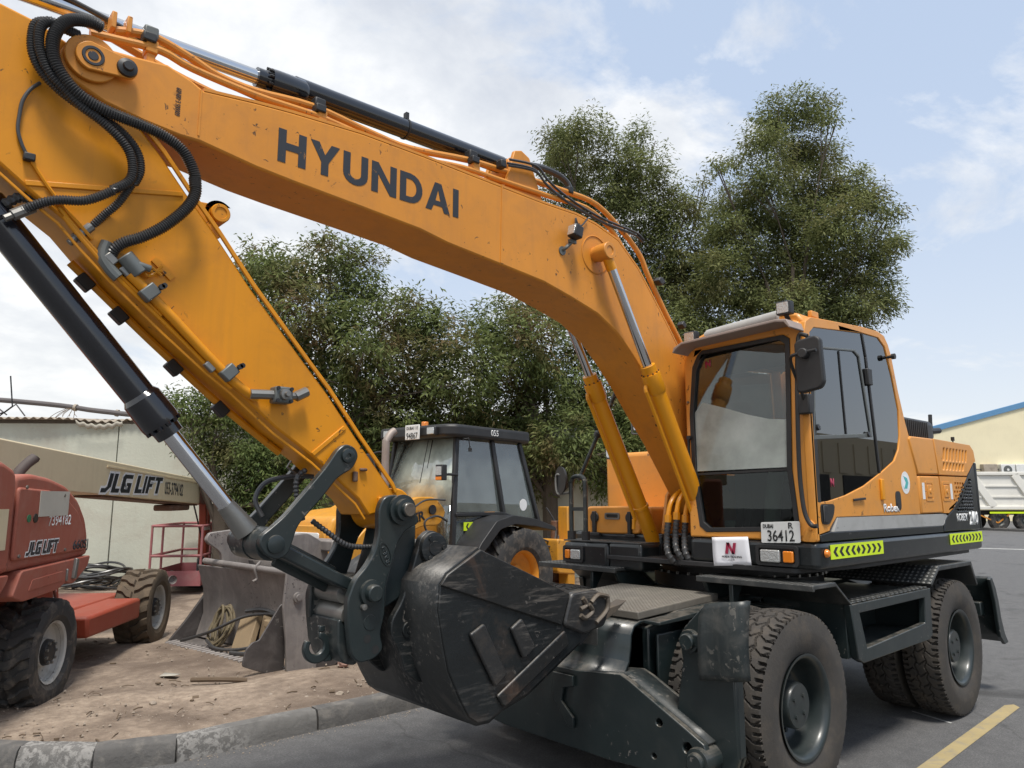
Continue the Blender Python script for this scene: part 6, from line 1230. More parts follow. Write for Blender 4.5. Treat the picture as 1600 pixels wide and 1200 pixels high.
mb = MB(); mb.cyl((-2.85, .0, 2.62), (-2.85, .0, 2.70), .05, n=16); mb.build('beacon', 'amber', lc, bev=.01)
mb = MB(); mb.tube([(-2.06, .1, 1.55), (-2.06, .1, 2.30), (-2.07, .1, 2.38), (-2.13, .1, 2.47), (-2.20, .1, 2.52)], .05, 14, sm=4); mb.build('exhaust_stack', 'exhaust', JC)
mb = MB(); mb.prism(rpoly([(-4.42, 1.18), (-4.40, 1.24), (-3.95, 1.36), (-3.45, 1.42), (-3.10, 1.35), (-2.80, 1.08), (-2.66, .90), (-2.74, .88), (-2.92, 1.02), (-3.18, 1.24), (-3.48, 1.30), (-3.92, 1.26)], .04), .70, 1.12); mb.build('mudguard', CB, JC, bev=.02)
mb = MB(); mb.prism(rpoly([(-4.42, 1.18), (-4.40, 1.24), (-3.95, 1.36), (-3.45, 1.42), (-3.10, 1.35), (-2.80, 1.08), (-2.66, .90), (-2.74, .88), (-2.92, 1.02), (-3.18, 1.24), (-3.48, 1.30), (-3.92, 1.26)], .04), -.70, -1.12); mb.build('mudguard', CB, JC, bev=.02)
mb = MB(); mb.b2((-2.9, hy + .052, 1.22), (-3.55, hy + .056, 1.33)); hs_ = mb.build('hazard_sticker', 'sticker_yellow', JC)
for k in range(7):
    c = -2.97 - k * .085; s = 1 if k < 3 else -1; zc = 1.275; mb = MB()
    if k == 3: q = [(c - .04, zc), (c, zc + .04), (c + .04, zc), (c, zc - .04)]
    else: q = [(c + s * .03, zc), (c, zc + .04), (c - s * .03, zc + .04), (c, zc), (c - s * .03, zc - .04), (c, zc - .04)]
    mb.prism(q, hy + .0565, hy + .058); mb.build('chevron', 'plate_black', hs_)
mb = MB(); mb.prism(circ((-4.22, 1.55), .085, 24), hy + .004, hy + .008); mb.build('round_sticker', 'white_print', lc)
# mirrors and side lamp
mb = MB(); mb.box((-2.46, .72, 1.97), (.09, .13, .20)); sl2 = mb.build('side_lamp', CB, JC, bev=.012)
mb = MB(); mb.box((-2.412, .72, 1.99), (.012, .10, .11)); mb.build('lamp_lens', 'lamp_lens', sl2); mb = MB(); mb.box((-2.412, .72, 1.895), (.012, .10, .04)); mb.build('indicator', 'amber', sl2)
mb = MB(); mb.cyl((-2.5, .72, 1.95), (-2.80, .68, 1.95), .018, n=8); mb.build('lamp_arm', CB, sl2)
mb = MB(); mb.box((-2.70, -1.02, 2.12), (.05, .20, .34)); mjr = mb.build('mirror', CB, JC, bev=.03, seg=3); mb = MB(); mb.tube([(-2.72, -.72, 1.62), (-2.72, -.92, 2.2), (-2.72, -.86, 2.30), (-2.85, -.66, 2.30)], .016, 8, sm=4); mb.build('mirror_arm', CB, mjr)
mb = MB(); mb.tube([(-2.86, .70, 2.42), (-2.95, .74, 2.44), (-2.97, .75, 2.30)], .008, 6); mb.cyl((-2.97, .75, 2.31), (-2.97, .75, 2.26), .025, n=10); mb.build('small_mirror', CB, JC)
mb = MB(); mb.b2((-3.4, -.22, 1.0), (-3.9, .28, 1.45)); mb.box((-3.95, .03, 1.78), (.14, .48, .62)); mb.build('seat', 'interior', lc, bev=.05)
mb = MB(); mb.tube([(-2.95, .0, 1.2), (-3.05, .0, 1.72)], .03, 8); mb.tube([(-3.08 + .06 * math.cos(a), .19 * math.sin(a), 1.76 + .18 * math.cos(a)) for a in np.linspace(0, 6.283, 22)], .014, 8); mb.build('steering', 'interior', lc)
# rear hoe, stabilisers
mb = MB(); mb.prism(rpoly([(-4.75, .55), (-4.75, 1.05), (-5.2, 1.0), (-5.2, .5)], .05), -.9, .9); hf = mb.build('hoe_frame', LP, JC, bev=.02)
for s in (1, -1):
    mb = MB(); mb.b2((-5.02, s * .80 - .09, .12), (-5.20, s * .80 + .09, 1.52)); mb.build('stabiliser_tube', LP, hf, bev=.012)
    mb = MB(); mb.cyl((-5.1, s * .60, .05), (-5.1, s * .60, 1.30), .07, n=16); mb.box((-5.1, s * .6, .32), (.2, .2, .12)); mb.build('stabiliser_leg', 'rust', hf, bev=.01)
mb = MB(); mb.prism([(-5.05, .62), (-5.0, .92), (-5.3, .95), (-6.1, .88), (-6.5, .62), (-6.9, .35), (-6.7, .25), (-6.1, .48), (-5.6, .42), (-5.2, .20), (-5.0, .32)], .30, .42); mb.build('hoe_dipper', LP, hf, bev=.02)
mb = MB(); mb.tube([(-4.6, .7, 1.05), (-4.9, .72, 1.0), (-5.1, .6, 1.25), (-5.0, .5, 1.5)], .015, 6, sm=5); mb.tube([(-4.55, .65, .98), (-4.85, .78, .93), (-5.05, .7, 1.1)], .012, 6, sm=5); mb.build('hoe_hose', 'hose', hf)
# things lying in the loader bucket
JM = Matrix.Translation(JO) @ Matrix.Rotation(JY, 4, 'Z')
def loose(mb, name, m, label, cat_, M4=JM, **k):
    o = mb.build(name, m, None, **k); o.matrix_world = M4; return tag(o, label, cat_)
mb = MB()
for k in range(9):
    c = V((-.20 + random.uniform(-.03, .03), -.45 + random.uniform(-.05, .05), .24)); uu_ = V((random.uniform(-.3, .3), 1, random.uniform(-.3, .3))).normalized(); vv_ = V((-.35 + random.uniform(-.2, .2), .25 * random.uniform(-1, 1), .9)).normalized(); ra, rb_ = random.uniform(.08, .15), random.uniform(.19, .25)
    mb.tube([c + uu_ * ra * math.cos(t) * (1 + .12 * math.sin(3 * t + k)) + vv_ * rb_ * math.sin(t) for t in np.linspace(0, 6.283, 26)], .014, 7)
loose(mb, 'coiled_hose', 'rope_hose', 'coil of dusty olive hose lying in the loader bucket', 'hose')
mb = MB(); mb.tube([(-.05, -1.0, .04), (-.10, -.5, .18), (-.22, .0, .38), (-.35, .35, .42), (-.30, .55, .36), (-.20, .40, .16), (-.08, .15, .08), (-.02, -.2, .06), (-.08, -.5, .10)], .017, 8, sm=8)
loose(mb, 'black_hose', 'hose', 'long thin black hose looped across the loader bucket', 'hose')
mb = MB(); mb.tube([(-.30, -.1, .42), (-.36, .15, .45), (-.36, .45, .40), (-.28, .62, .25), (-.15, .55, .10), (-.06, .3, .06), (-.02, .1, .05)], .022, 8, sm=8)
loose(mb, 'thick_hose', 'hose', 'short thick black hose curved round the wood in the loader bucket', 'hose')
mb = MB(); mb.box((-.24, .02, .18), (.07, .30, .42), Matrix.Rotation(R_(-25), 3, 'Y') @ Matrix.Rotation(R_(12), 3, 'X'))
loose(mb, 'wood_block', 'wood', 'weathered timber block leaning inside the loader bucket', 'timber', bev=.008)
mb = MB(); mb.box((-.34, .30, .26), (.10, .20, .26), Matrix.Rotation(R_(-15), 3, 'X')); mb.box((-.27, .38, .34), (.06, .1, .08))
loose(mb, 'wood_scrap', 'wood', 'small broken timber scrap beside the hoses in the loader bucket', 'timber', bev=.015)
# ================================================================== boom lift
LO, LYW = (3.1535, -3.3644, .03), R_(-124.17)
LF = thing('boom_lift', 'faded red boom lift with cream telescopic boom parked at the left', 'boom lift', LO, LYW)
ltm = tyre_mesh('tyre', 'rubber_black', .44, .38, .245, lug_pat, 442, 36, crown=.012, bulge=1.02)
ltm2 = ltm.copy(); ltm2.materials.clear(); ltm2.materials.append(M['rubber_brown'])
def lwheel(x, y, s, me, steer=0):
    wo = D.objects.new('wheel', None); COL.objects.link(wo); wo.parent = LF; wo.location = (x, y, .435); wo.rotation_euler = (0, .2 + x * .3, (0 if s > 0 else math.pi) + steer)
    t = D.objects.new('tyre', me); COL.objects.link(t); t.parent = wo
    mb = MB(); mb.lathe([(.165, .243), (.172, .252), (.160, .232), (.10, .222), (.085, .20), (.075, .12), (.11, .115), (.12, .10), (.12, .0)], (0, 0, 0), (0, 1, 0), 36); mb.build('rim', 'rim_white', wo, sm=40)
    mb = MB(); mb.lathe([(.10, .11), (.15, .10), (.16, .08), (.16, 0)], (0, 0, 0), (0, 1, 0), 28); mb.build('hub', 'black_plastic', wo, sm=40)
    for k in range(9): a = 2 * math.pi * k / 9; mb = MB(); mb.cyl((.085 * math.cos(a), .15, .085 * math.sin(a)), (.085 * math.cos(a), .172, .085 * math.sin(a)), .012, n=6); mb.build('wheel_nut', 'bare_steel', wo)
lwheel(.60, .19, -1, ltm); lwheel(3.23, .19, -1, ltm2); lwheel(.60, 2.11, 1, ltm); lwheel(3.23, 2.11, 1, ltm2)
LR = 'lift_red'
mb = MB(); mb.prism([(.0, .55), (.05, .95), (.9, .98), (1.55, .94), (1.62, .62), (2.2, .60), (3.3, .60), (3.3, .40), (1.9, .36), (.4, .36)], .42, 1.88); mb.build('chassis', LR, LF, bev=.03)
mb = MB(); mb.prism([(1.40, .40), (1.36, .60), (2.75, .60), (2.75, .38)], .06, .42); mb.build('axle_beam', LR, LF, bev=.03)
mb = MB(); mb.box((1.47, .418, .80), (.05, .004, .13)); mb.build('label_strip', 'white_print', LF)
text('3400', 'lettering', 'black_print', (1.05, .417, .90), (-.3 * -1, 0, 0), (0, 0, .06), LF, .02)
mb = MB(); mb.cyl((1.6, 1.15, .9), (1.6, 1.15, 1.1), .6, n=36); mb.build('turntable', 'black_plastic', LF)
LP2 = 'lift_pink'
hd_ = rpoly([(-.30, 1.16), (-.30, 1.86), (-.05, 1.885), (.24, 1.86), (.55, 1.80), (.80, 1.68), (.97, 1.52), (1.05, 1.36), (1.07, 1.19), (.60, 1.17)], .05)
mb = MB(); mb.prism(hd_, .0, .75); hood = mb.build('engine_hood', LP2, LF, bev=.07, seg=4)
mb = MB(); mb.prism(rpoly([(-.28, 1.78), (.22, 1.76), (.52, 1.70), (.76, 1.58), (.90, 1.43), (.97, 1.24), (-.28, 1.24)], .04), -.022, .01); mb.build('hood_panel', LP2, hood, bev=.018, seg=3)
mb = MB(); mb.prism(rpoly([(-1.5, 1.16), (-1.5, 1.96), (-.55, 1.96), (-.36, 1.90), (-.33, 1.80), (-.33, 1.16)], .05), -.03, .75); mb.build('rear_hood', LP2, LF, bev=.06, seg=4)
mb = MB(); mb.prism(rpoly([(-.27, .98), (-.16, 1.16), (1.04, 1.19), (1.0, 1.10), (.80, 1.0), (.72, .97), (.60, 1.0), (.45, .955), (-.1, .93)], .03), -.04, .7); sk = mb.build('hood_skirt', LP2, LF, bev=.03, seg=3)
mb = MB(); mb.prism(rpoly([(-1.5, .95), (-1.5, 1.15), (-.36, 1.15), (-.38, 1.10), (-.50, .98)], .03), -.05, .7); mb.build('rear_skirt', LP2, LF, bev=.03, seg=3)
mb = MB(); mb.prism(rpoly([(-.05, 1.0), (.0, 1.08), (.5, 1.10), (.52, 1.02)], .01), -.046, -.041); mb.build('skirt_recess', LP2, sk, bev=.004)
mb = MB(); mb.box((.72, -.05, 1.10), (.05, .03, .17), Matrix.Rotation(R_(10), 3, 'Y')); mb.box((.58, -.045, 1.06), (.02, .02, .10)); mb.build('latch', 'bare_steel', sk, bev=.006)
mb = MB(); mb.box((.29, -.026, 1.655), (.50, .004, .20)); mb.build('label_patch', 'trash_pale', hood)
mb = MB(); mb.prism(circ((.0, 1.545), .035, 16), -.028, -.022); mb.build('lock_hole', 'plate_black', hood); mb = MB(); mb.prism(circ((-.1, 1.545), .03, 14), -.026, -.022); mb.build('green_dot', 'green_box', hood)
mb = MB(); mb.b2((-.62, -.034, 1.33), (-.42, -.031, 1.62)); mb.build('label_patch', 'lift_cream', LF)
tx = lambda s, m, o, w, h, par, b=.02, sh=0: text(s, 'lettering', m, o, (w, 0, 0), (sh, 0, h), par, b)
tx('7394182', 'white_print', (.22, -.0235, 1.475), .40, .085, hood, .012)
tx('660SJ', 'black_print', (.70, -.0245, 1.235), .30, .105, hood, .02)
def stroke_right(word, o, W_, H_, y, par, m, lean, out_=None):
    """same stroke letters, reading towards +x on a face that looks to -y"""
    before = set(D.objects); stroke_letters(word, (-o[0], o[1]), W_, H_, -y, par, m, gap=.10, lean=lean)
    for ob in set(D.objects) - before:
        for v in ob.data.vertices: v.co.x *= -1; v.co.y *= -1
        ob.data.flip_normals()
    return set(D.objects) - before

# exhaust elbow
mb = MB(); mb.tube([(.62, .45, 1.70), (.63, .45, 1.88), (.69, .42, 1.98), (.76, .38, 2.05)], .045, 14, sm=5); ee = mb.build('exhaust_elbow', 'exhaust_dark', LF); mb = MB(); mb.cyl((.762, .378, 2.052), (.765, .376, 2.057), .039, n=14); mb.build('exhaust_mouth', 'dark_void', ee)
mb = MB(); mb.lathe([(-.2, .0), (-.2, .42), (.2, .42), (.2, 0)], (1.45, 2.3, 1.25), (0, 1, 0), 30); mb.build('spare_drum', 'rubber_black', LF, bev=.05)
# main boom
bo = [(-1.6, 2.34), (8.01, 2.05), (8.0, 1.60), (3.63, 1.745), (-1.6, 1.90)]
mb = MB(); mb.prism(bo, .90, 1.35); bm_ = mb.build('main_boom', 'lift_cream', LF, bev=.015)
mb = MB(); mb.prism([(3.7, 1.735), (7.98, 1.597), (7.98, 1.575), (3.7, 1.715)], .93, 1.30); mb.build('boom_underside', 'rust', bm_)
def bordered(word, o, W_, H_, y, par, lean, d):
    for ob in stroke_right(word, o, W_, H_, y, par, 'black_print', lean):
        vs = [v.co.copy() for v in ob.data.vertices]; n = len(vs) // 2; P = [(p.x, p.z) for p in vs[:n]]
        ar = sum(P[i][0] * P[(i + 1) % n][1] - P[(i + 1) % n][0] * P[i][1] for i in range(n)); sg = 1 if ar > 0 else -1; Q = []
        for i in range(n):
            a, b, c = V((*P[i - 1], 0)), V((*P[i], 0)), V((*P[(i + 1) % n], 0)); e, g = (b - a).normalized(), (c - b).normalized(); n1 = V((e.y, -e.x, 0)) * sg; n2 = V((g.y, -g.x, 0)) * sg; m_ = (n1 + n2); m_ = m_ / max(.45, m_.length_squared / 2) ; Q.append((b.x + m_.x * d, b.y + m_.y * d))
        mb = MB(); mb.prism(Q, y + .0004, y + .001); mb.build('letter_border', 'white_print', par)
bordered('JLG LIFT', (3.55, 1.775), 2.22, .245, .8975, bm_, .30, .028)
text('055-3794182', 'lettering', 'black_print', (6.0, .898, 1.765), (.95, 0, -.025), (0, 0, .20), bm_, .015)
bordered('JLG LIFT', (-.10, 1.265), .50, .10, -.0245, hood, .25, .010)
mb = MB(); mb.b2((6.6, .95, 1.50), (7.6, 1.25, 1.60)); mb.build('boom_shoe', 'rust', bm_, bev=.03)
mb = MB(); mb.prism([(7.9, 1.62), (7.9, 2.02), (8.6, 1.98), (8.75, 1.80), (8.6, 1.58)], .95, 1.30); fl = mb.build('fly_boom', LR, LF, bev=.03)
mb = MB(); mb.cyl((8.55, .90, 1.95), (8.55, 1.35, 1.95), .06, n=16); mb.build('knuckle_pin', 'black_plastic', fl)
mb = MB(); mb.bar((8.60, 1.00, 1.72), (8.95, 1.00, .30), .10, .14, (0, 1, 0)); mb.bar((9.25, 1.12, 1.90), (9.35, 1.12, .40), .12, .20, (0, 1, 0)); mb.bar((8.6, 1.1, 1.85), (9.3, 1.1, 1.85), .25, .22); mb.build('jib', LR, LF, bev=.02)
mb = MB(); mb.cyl((9.0, 1.08, 1.75), (9.1, 1.08, .7), .055, n=14); mb.build('jib_ram', 'black_plastic', LF)
mb = MB(); mb.tube([(8.0, 1.0, 1.6), (8.3, .98, 1.25), (8.7, 1.0, .9)], .016, 6, sm=5); mb.build('jib_hose', 'hose', LF)
# platform basket
BK = 'basket_pink'
x0, x1, ya, yb, zb, zt = 7.75, 9.6, .75, 1.60, .18, 1.22
mb = MB(); mb.b2((x0, ya, zb), (x1, yb, zb + .05)); bsk = mb.build('basket_floor', BK, LF)
for a, b in (((x0, ya), (x1, ya)), ((x0, yb), (x1, yb)), ((x0, ya), (x0, yb)), ((x1, ya), (x1, yb))):
    for z in (.70, zt): mb = MB(); mb.tube([(*a, z), (*b, z)], .024, 8); mb.build('rail', BK, bsk)
    mb = MB(); mb.bar((*a, zb + .13), (*b, zb + .13), .012, .26); mb.build('kick_plate', BK, bsk)
for x, y in ((x0, ya), (x1, ya), (x0, yb), (x1, yb), (8.35, ya), (8.9, ya), (8.35, yb)): mb = MB(); mb.tube([(x, y, zb), (x, y, zt)], .022, 8); mb.build('rail_post', BK, bsk)
mb = MB(); mb.b2((7.82, .80, .40), (8.2, .84, .66)); mb.build('control_box', 'black_plastic', bsk, bev=.02)
mb = MB(); mb.b2((8.0, .80, 1.13), (8.6, .83, 1.21)); mb.build('label_strip', 'white_print', bsk)

# fittings on the lift: vents, hinges, cables
for k in range(5): mb = MB(); mb.b2((-.95, -.034, 1.70 + k * .03), (-.65, -.029, 1.715 + k * .03)); mb.build('vent_slot', 'dark_void', LF)
for x, z in ((-.18, 1.78), (.45, 1.72), (-.2, 1.27), (.55, 1.27)): mb = MB(); mb.cyl((x, -.022, z), (x, -.032, z), .014, n=8); mb.build('bolt', 'bare_steel', hood)
mb = MB(); mb.tube([(.9, .30, .95), (1.05, .28, 1.02), (1.25, .34, .98), (1.42, .40, .86)], .018, 8, sm=6); mb.tube([(.85, .33, .93), (1.1, .30, .94), (1.3, .36, .88), (1.46, .40, .76)], .014, 8, sm=6); mb.build('hydraulic_hose', 'hose', LF)
mb = MB(); mb.cyl((1.50, .415, .88), (1.50, .425, .88), .03, n=14); mb.build('plug', 'plate_black', LF)
mb = MB(); mb.bar((3.7, .893, 2.10), (7.9, .893, 1.985), .012, .02); mb.build('boom_seam', 'lift_cream', bm_)
# ------------------------------------------------------------------ coils by the wall, debris
def coil(cx, cy, r, n, label):
    mb = MB()
    for k in range(n):
        rr = r * random.uniform(.7, 1.1); dx, dy = random.uniform(-.25, .25), random.uniform(-.2, .2); z = .08 + .03 * k
        mb.tube([(cx + dx + rr * math.cos(t), cy + dy + rr * .8 * math.sin(t), z + .05 * math.sin(2 * t + k)) for t in np.linspace(0, 6.283, 28)], .022, 6)
    return tag(mb.build('hose_coil', 'hose'), label, 'hose')
coil(.55, -12.6, .55, 13, 'heap of black hose coils at the wall foot behind the brown lift wheel')
coil(-1.05, -11.6, .42, 9, 'smaller black hose coil under the pink basket by the wall')
def rock(name, x, y, s, m, label, cat_, group=None, z=None, flat_=.6):
    bm = bmesh.new(); bmesh.ops.create_icosphere(bm, subdivisions=2, radius=s); r_ = random.Random(int(x * 97 + y * 31)); 
    for v in bm.verts: v.co *= r_.uniform(.75, 1.15); v.co.z *= flat_
    me = D.meshes.new(name); bm.to_mesh(me); bm.free(); me.materials.append(M[m]); o = D.objects.new(name, me); COL.objects.link(o); o.location = (x, y, (.10 if z is None else z) + s * .3); o.rotation_euler = (0, 0, r_.uniform(0, 6)); return tag(o, label, cat_, group)
rock('brick', .42, -3.32, .06, 'brick_pink', 'broken pink brick on the dirt just right of the grey loader bucket', 'brick', flat_=.7)
rock('stone', .55, -2.62, .035, 'stone', 'pale rounded stone on the dirt near the painted kerb below the excavator coupler', 'stone')
for (x, y, s, lab) in ((1.25, -2.45, .022, 'small pale pebble on the dirt near the middle of the kerb'), (1.9, -2.75, .018, 'tiny grey pebble on the dirt above the kerb bend'), (1.45, -2.7, .03, 'dark clod of soil left of the pale pebble by the kerb')):
    rock('pebble', x, y, s, 'stone', lab, 'stone')
rock('stone', 2.25, -3.1, 0.03, 'stone', 'dark clod lying nearest the black lift tyre', 'stone')
rock('stone', 0.2, -2.9, 0.04, 'stone', 'grey lump of rubble right of the loader bucket cheek', 'stone')
rock('stone', 1.0, -2.35, 0.035, 'stone', 'flat brown stone close to the kerb joint', 'stone')
mb = MB(); mb.tube([(1.80, -3.55, .14), (1.62, -3.35, .15), (1.42, -3.25, .13)], .022, 7, sm=3); tag(mb.build('stick', 'twig'), 'short brown stick half buried in the dirt before the lift wheel', 'stick')
mb = MB(); mb.add([(1.95, -3.95, .125), (1.85, -3.82, .14), (1.78, -3.90, .128), (1.88, -4.02, .135)], [(0, 1, 2, 3)]); tag(mb.build('leaf_litter', 'trash_pale', solid=.004), 'pale dry leaf lying on the dirt right of the lift wheel', 'leaf')
n = 1500; mb = MB(); rg = random.Random(5)
for k in range(n):
    x = rg.uniform(-1.5, 4.5); y = -2.1 - abs(rg.gauss(0, 1)) * 2.2
    if y > float(kline(np.array(x))) - .03: continue
    s = rg.choice((.004, .006, .006, .009, .014)); z = .108 - .05 * min(1, max(0, (float(kline(np.array(x))) - y - 3) / 5)) + s * .4; a = rg.uniform(0, 3); c, q = math.cos(a) * s, math.sin(a) * s
    mb.add([(x + c, y + q, z), (x - q, y + c, z), (x - c * .8, y - q, z), (x + q, y - c * .9, z), (x, y, z + s), (x, y, z - s)], [(0, 1, 4), (1, 2, 4), (2, 3, 4), (3, 0, 4), (1, 0, 5), (2, 1, 5), (3, 2, 5), (0, 3, 5)])
tag(mb.build('gravel', 'stone', fix=False), 'fine gravel and crumbs scattered over the dirt', 'gravel', kind='stuff')
mb = MB()
for k in range(150):
    x = rg.uniform(-1.2, 3.6); y = -2.2 - abs(rg.gauss(0, 1)) * 2.4
    if y > float(kline(np.array(x))) - .08: continue
    z = .118 - .05 * min(1, max(0, (float(kline(np.array(x))) - y - 3) / 5)); a = rg.uniform(0, 6.28); l = rg.uniform(.03, .11); d = V((math.cos(a), math.sin(a), rg.uniform(-.1, .2)))
    if k % 3: mb.tube([V((x, y, z)), V((x, y, z)) + d * l * .5 + V((0, 0, .006)), V((x, y, z)) + d * l], rg.uniform(.0025, .006), 5)
    else: mb.box((x, y, z), (l * .5, l * .35, .012), Matrix.Rotation(a, 3, 'Z') @ Matrix.Rotation(rg.uniform(-.4, .4), 3, 'X'))
tag(mb.build('ground_litter', 'twig', fix=False), 'brown twigs and scraps littering the dirt', 'litter', kind='stuff')
n = 420; mb = MB()
for k in range(n):
    x = rg.uniform(-2.0, 2.4); y = -1.9 + abs(rg.gauss(0, .06)) + .005; s = rg.choice((.003, .004, .006))
    c = s; mb.add([(x + c, y, .004), (x, y + c, .004), (x - c, y, .004), (x, y - c, .004), (x, y, .004 + s)], [(0, 1, 4), (1, 2, 4), (2, 3, 4), (3, 0, 4)])
tag(mb.build('road_grit', 'stone', fix=False), 'pale grit collected along the kerb foot', 'grit', kind='stuff')
# ------------------------------------------------------------------ far right: warehouse, tipper truck
def far_frame(o, d): return V((o[0], o[1], 0)), math.atan2(d[1], d[0])
FW, FY = far_frame((-56.0, -22.5), (-.743, .669))
wh = thing('warehouse', 'cream rendered warehouse with blue sloping roof edge beyond the road', 'building', FW, FY)
mb = MB(); mb.prism([(-4, 0), (-4, 4.3), (7.3, 7.3), (14, 9.05), (24, 11.7), (24, 0)], 0, .4); mb.build('wall', 'wall_cream', wh)
mb = MB(); mb.b2((-4, .41, 0), (24, 22, 4.2)); mb.build('rear_body', 'wall_cream', wh)
mb = MB(); mb.prism([(-4.1, 4.25), (-4.1, 4.68), (7.3, 7.72), (14, 9.48), (24.1, 12.15), (24.1, 11.7), (14, 9.05), (7.3, 7.28)], -.12, .5); mb.build('roof_edge', 'blue_trim', wh)
mb = MB(); mb.tube([(6, -.1, 4.1), (22, -.1, 4.1)], .05, 6); mb.build('cable_pipe', 'pipe_grey', wh)
for x, m_ in ((10.8, 'corrugated'), (12.2, 'white_paint'), (13.4, 'white_paint')):
    ac = thing('air_conditioner', {10.8: 'rusty air conditioner box leftmost on the warehouse wall', 12.2: 'white air conditioner with round fan on the warehouse wall', 13.4: 'plain white air conditioner box right of the fan unit'}[x], 'air conditioner', FW, FY, 'air conditioners on the warehouse wall')
    mb = MB(); mb.b2((x - .55, -.5, 3.6), (x + .55, -.02, 4.5)); bx_ = mb.build('casing', m_, ac, bev=.03)
    if x == 12.2: mb = MB(); mb.lathe([(0, .34), (.02, .34), (.02, 0)], (x - .05, -.5, 4.05), (0, -1, 0), 20); mb.build('fan', 'grey_fitting', ac); mb = MB(); mb.cyl((x - .05, -.53, 4.05), (x - .05, -.55, 4.05), .1, n=12); mb.build('fan_hub', 'white_paint', ac)
TW, TY = far_frame((-43.6, -9.6), (-.743, .669))
tk = thing('tipper_truck', 'white tipper truck with ribbed dump body parked across the road', 'truck', TW, TY)
TB = 'truck_white'
mb = MB(); mb.prism([(-1.0, 1.15), (-1.5, 3.25), (6.8, 3.25), (6.8, 1.15)], .05, 2.45); bd_ = mb.build('dump_body', TB, tk, bev=.04)
for a, b in (((-1.25, 3.15), (6.7, 3.15)), ((-1.0, 1.25), (6.7, 1.25))): mb = MB(); mb.bar((a[0], -.0, a[1]), (b[0], -.0, b[1]), .12, .18, (0, 0, 1)); mb.build('body_rail', TB, bd_, bev=.02)
for x in (-.9, 1.5, 3.6, 5.6): mb = MB(); mb.bar((x - .1, 0, 3.1), (x + 1.0, 0, 1.3), .42 if x < 5 else .3, .12, (0, 1, 0)); mb.build('body_rib', TB, bd_, bev=.02)
for z in (1.85, 2.45): mb = MB(); mb.bar((-.7, .02, z), (6.6, .02, z), .05, .07); mb.build('body_strake', TB, bd_)
mb = MB(); mb.b2((-.8, .5, .85), (10.2, 2.0, 1.1)); mb.build('chassis_rail', 'black_plastic', tk)
for x in (.4, 1.8, 7.8):
    mb = MB(); mb.lathe([(0, .25), (-.02, .30), (0, .48), (.05, .52), (.3, .52), (.32, .3)], (x, .05, .52), (0, 1, 0), 28); wq = mb.build('tyre', 'rubber_black', tk, sm=40)
    mb = MB(); mb.lathe([(0, .28), (.1, .2), (.1, .1), (.02, .09), (.02, 0)], (x, .06, .52), (0, 1, 0), 20); mb.build('rim', 'grey_fitting', wq)
    mb = MB(); mb.lathe([(0, .25), (.02, .30), (0, .48), (-.05, .52), (-.3, .52), (-.32, .3)], (x, 2.4, .52), (0, 1, 0), 28); mb.build('tyre', 'rubber_black', tk, sm=40)
mb = MB(); mb.bar((2.7, .0, .45), (6.6, .0, .45), .05, .12); mb.build('side_guard', 'lift_red', tk)
mb = MB(); mb.bar((-.2, -.05, .98), (3.2, -.05, .98), .02, .10); mb.build('reflective_strip', 'sticker_yellow', tk)
for q in (((-.9, .1, .95), (.3, .1, .42)), ((.3, .1, .42), (1.0, .1, .9)), ((3.1, .1, .95), (3.1, .1, .4)), ((6.0, .1, .95), (6.0, .1, .4))): mb = MB(); mb.bar(*q, .07, .05, (0, 1, 0)); mb.build('guard_strut', 'pipe_paint', tk)
mb = MB(); mb.prism(rpoly([(7.0, .7), (7.0, 3.0), (8.7, 3.0), (9.2, 2.0), (9.3, .7)], .12), .05, 2.45); cb = mb.build('truck_cab', TB, tk, bev=.05)
mb = MB(); mb.prism([(7.9, 2.0), (7.9, 2.75), (8.65, 2.75), (8.95, 2.0)], .03, .055); mb.build('side_window', 'glass_door', cb)

# ------------------------------------------------------------------ across the street, behind the photographer (seen in the cab glass)
sh = thing('street_shed', 'tan clad shed across the street mirrored in the cab door glass', 'building', (-42, 14, 0), 0)
mb = MB(); mb.b2((-34, 0, 0), (34, 12, 4.6)); mb.build('wall', 'wall_tan', sh)
for k in range(40): mb = MB(); x = -29.5 + k * 1.6; mb.b2((x, -.06, 2.9), (x + .8, .0, 4.25)); mb.build('cladding_rib', 'wall_tan', sh)
for k in range(9): mb = MB(); x = -28 + k * 7; mb.b2((x, -.05, 0), (x + 5.6, -.002, 2.8)); mb.build('dark_slab', 'interior', sh)  # dark slabs added for the reflected dark band of trees and cars
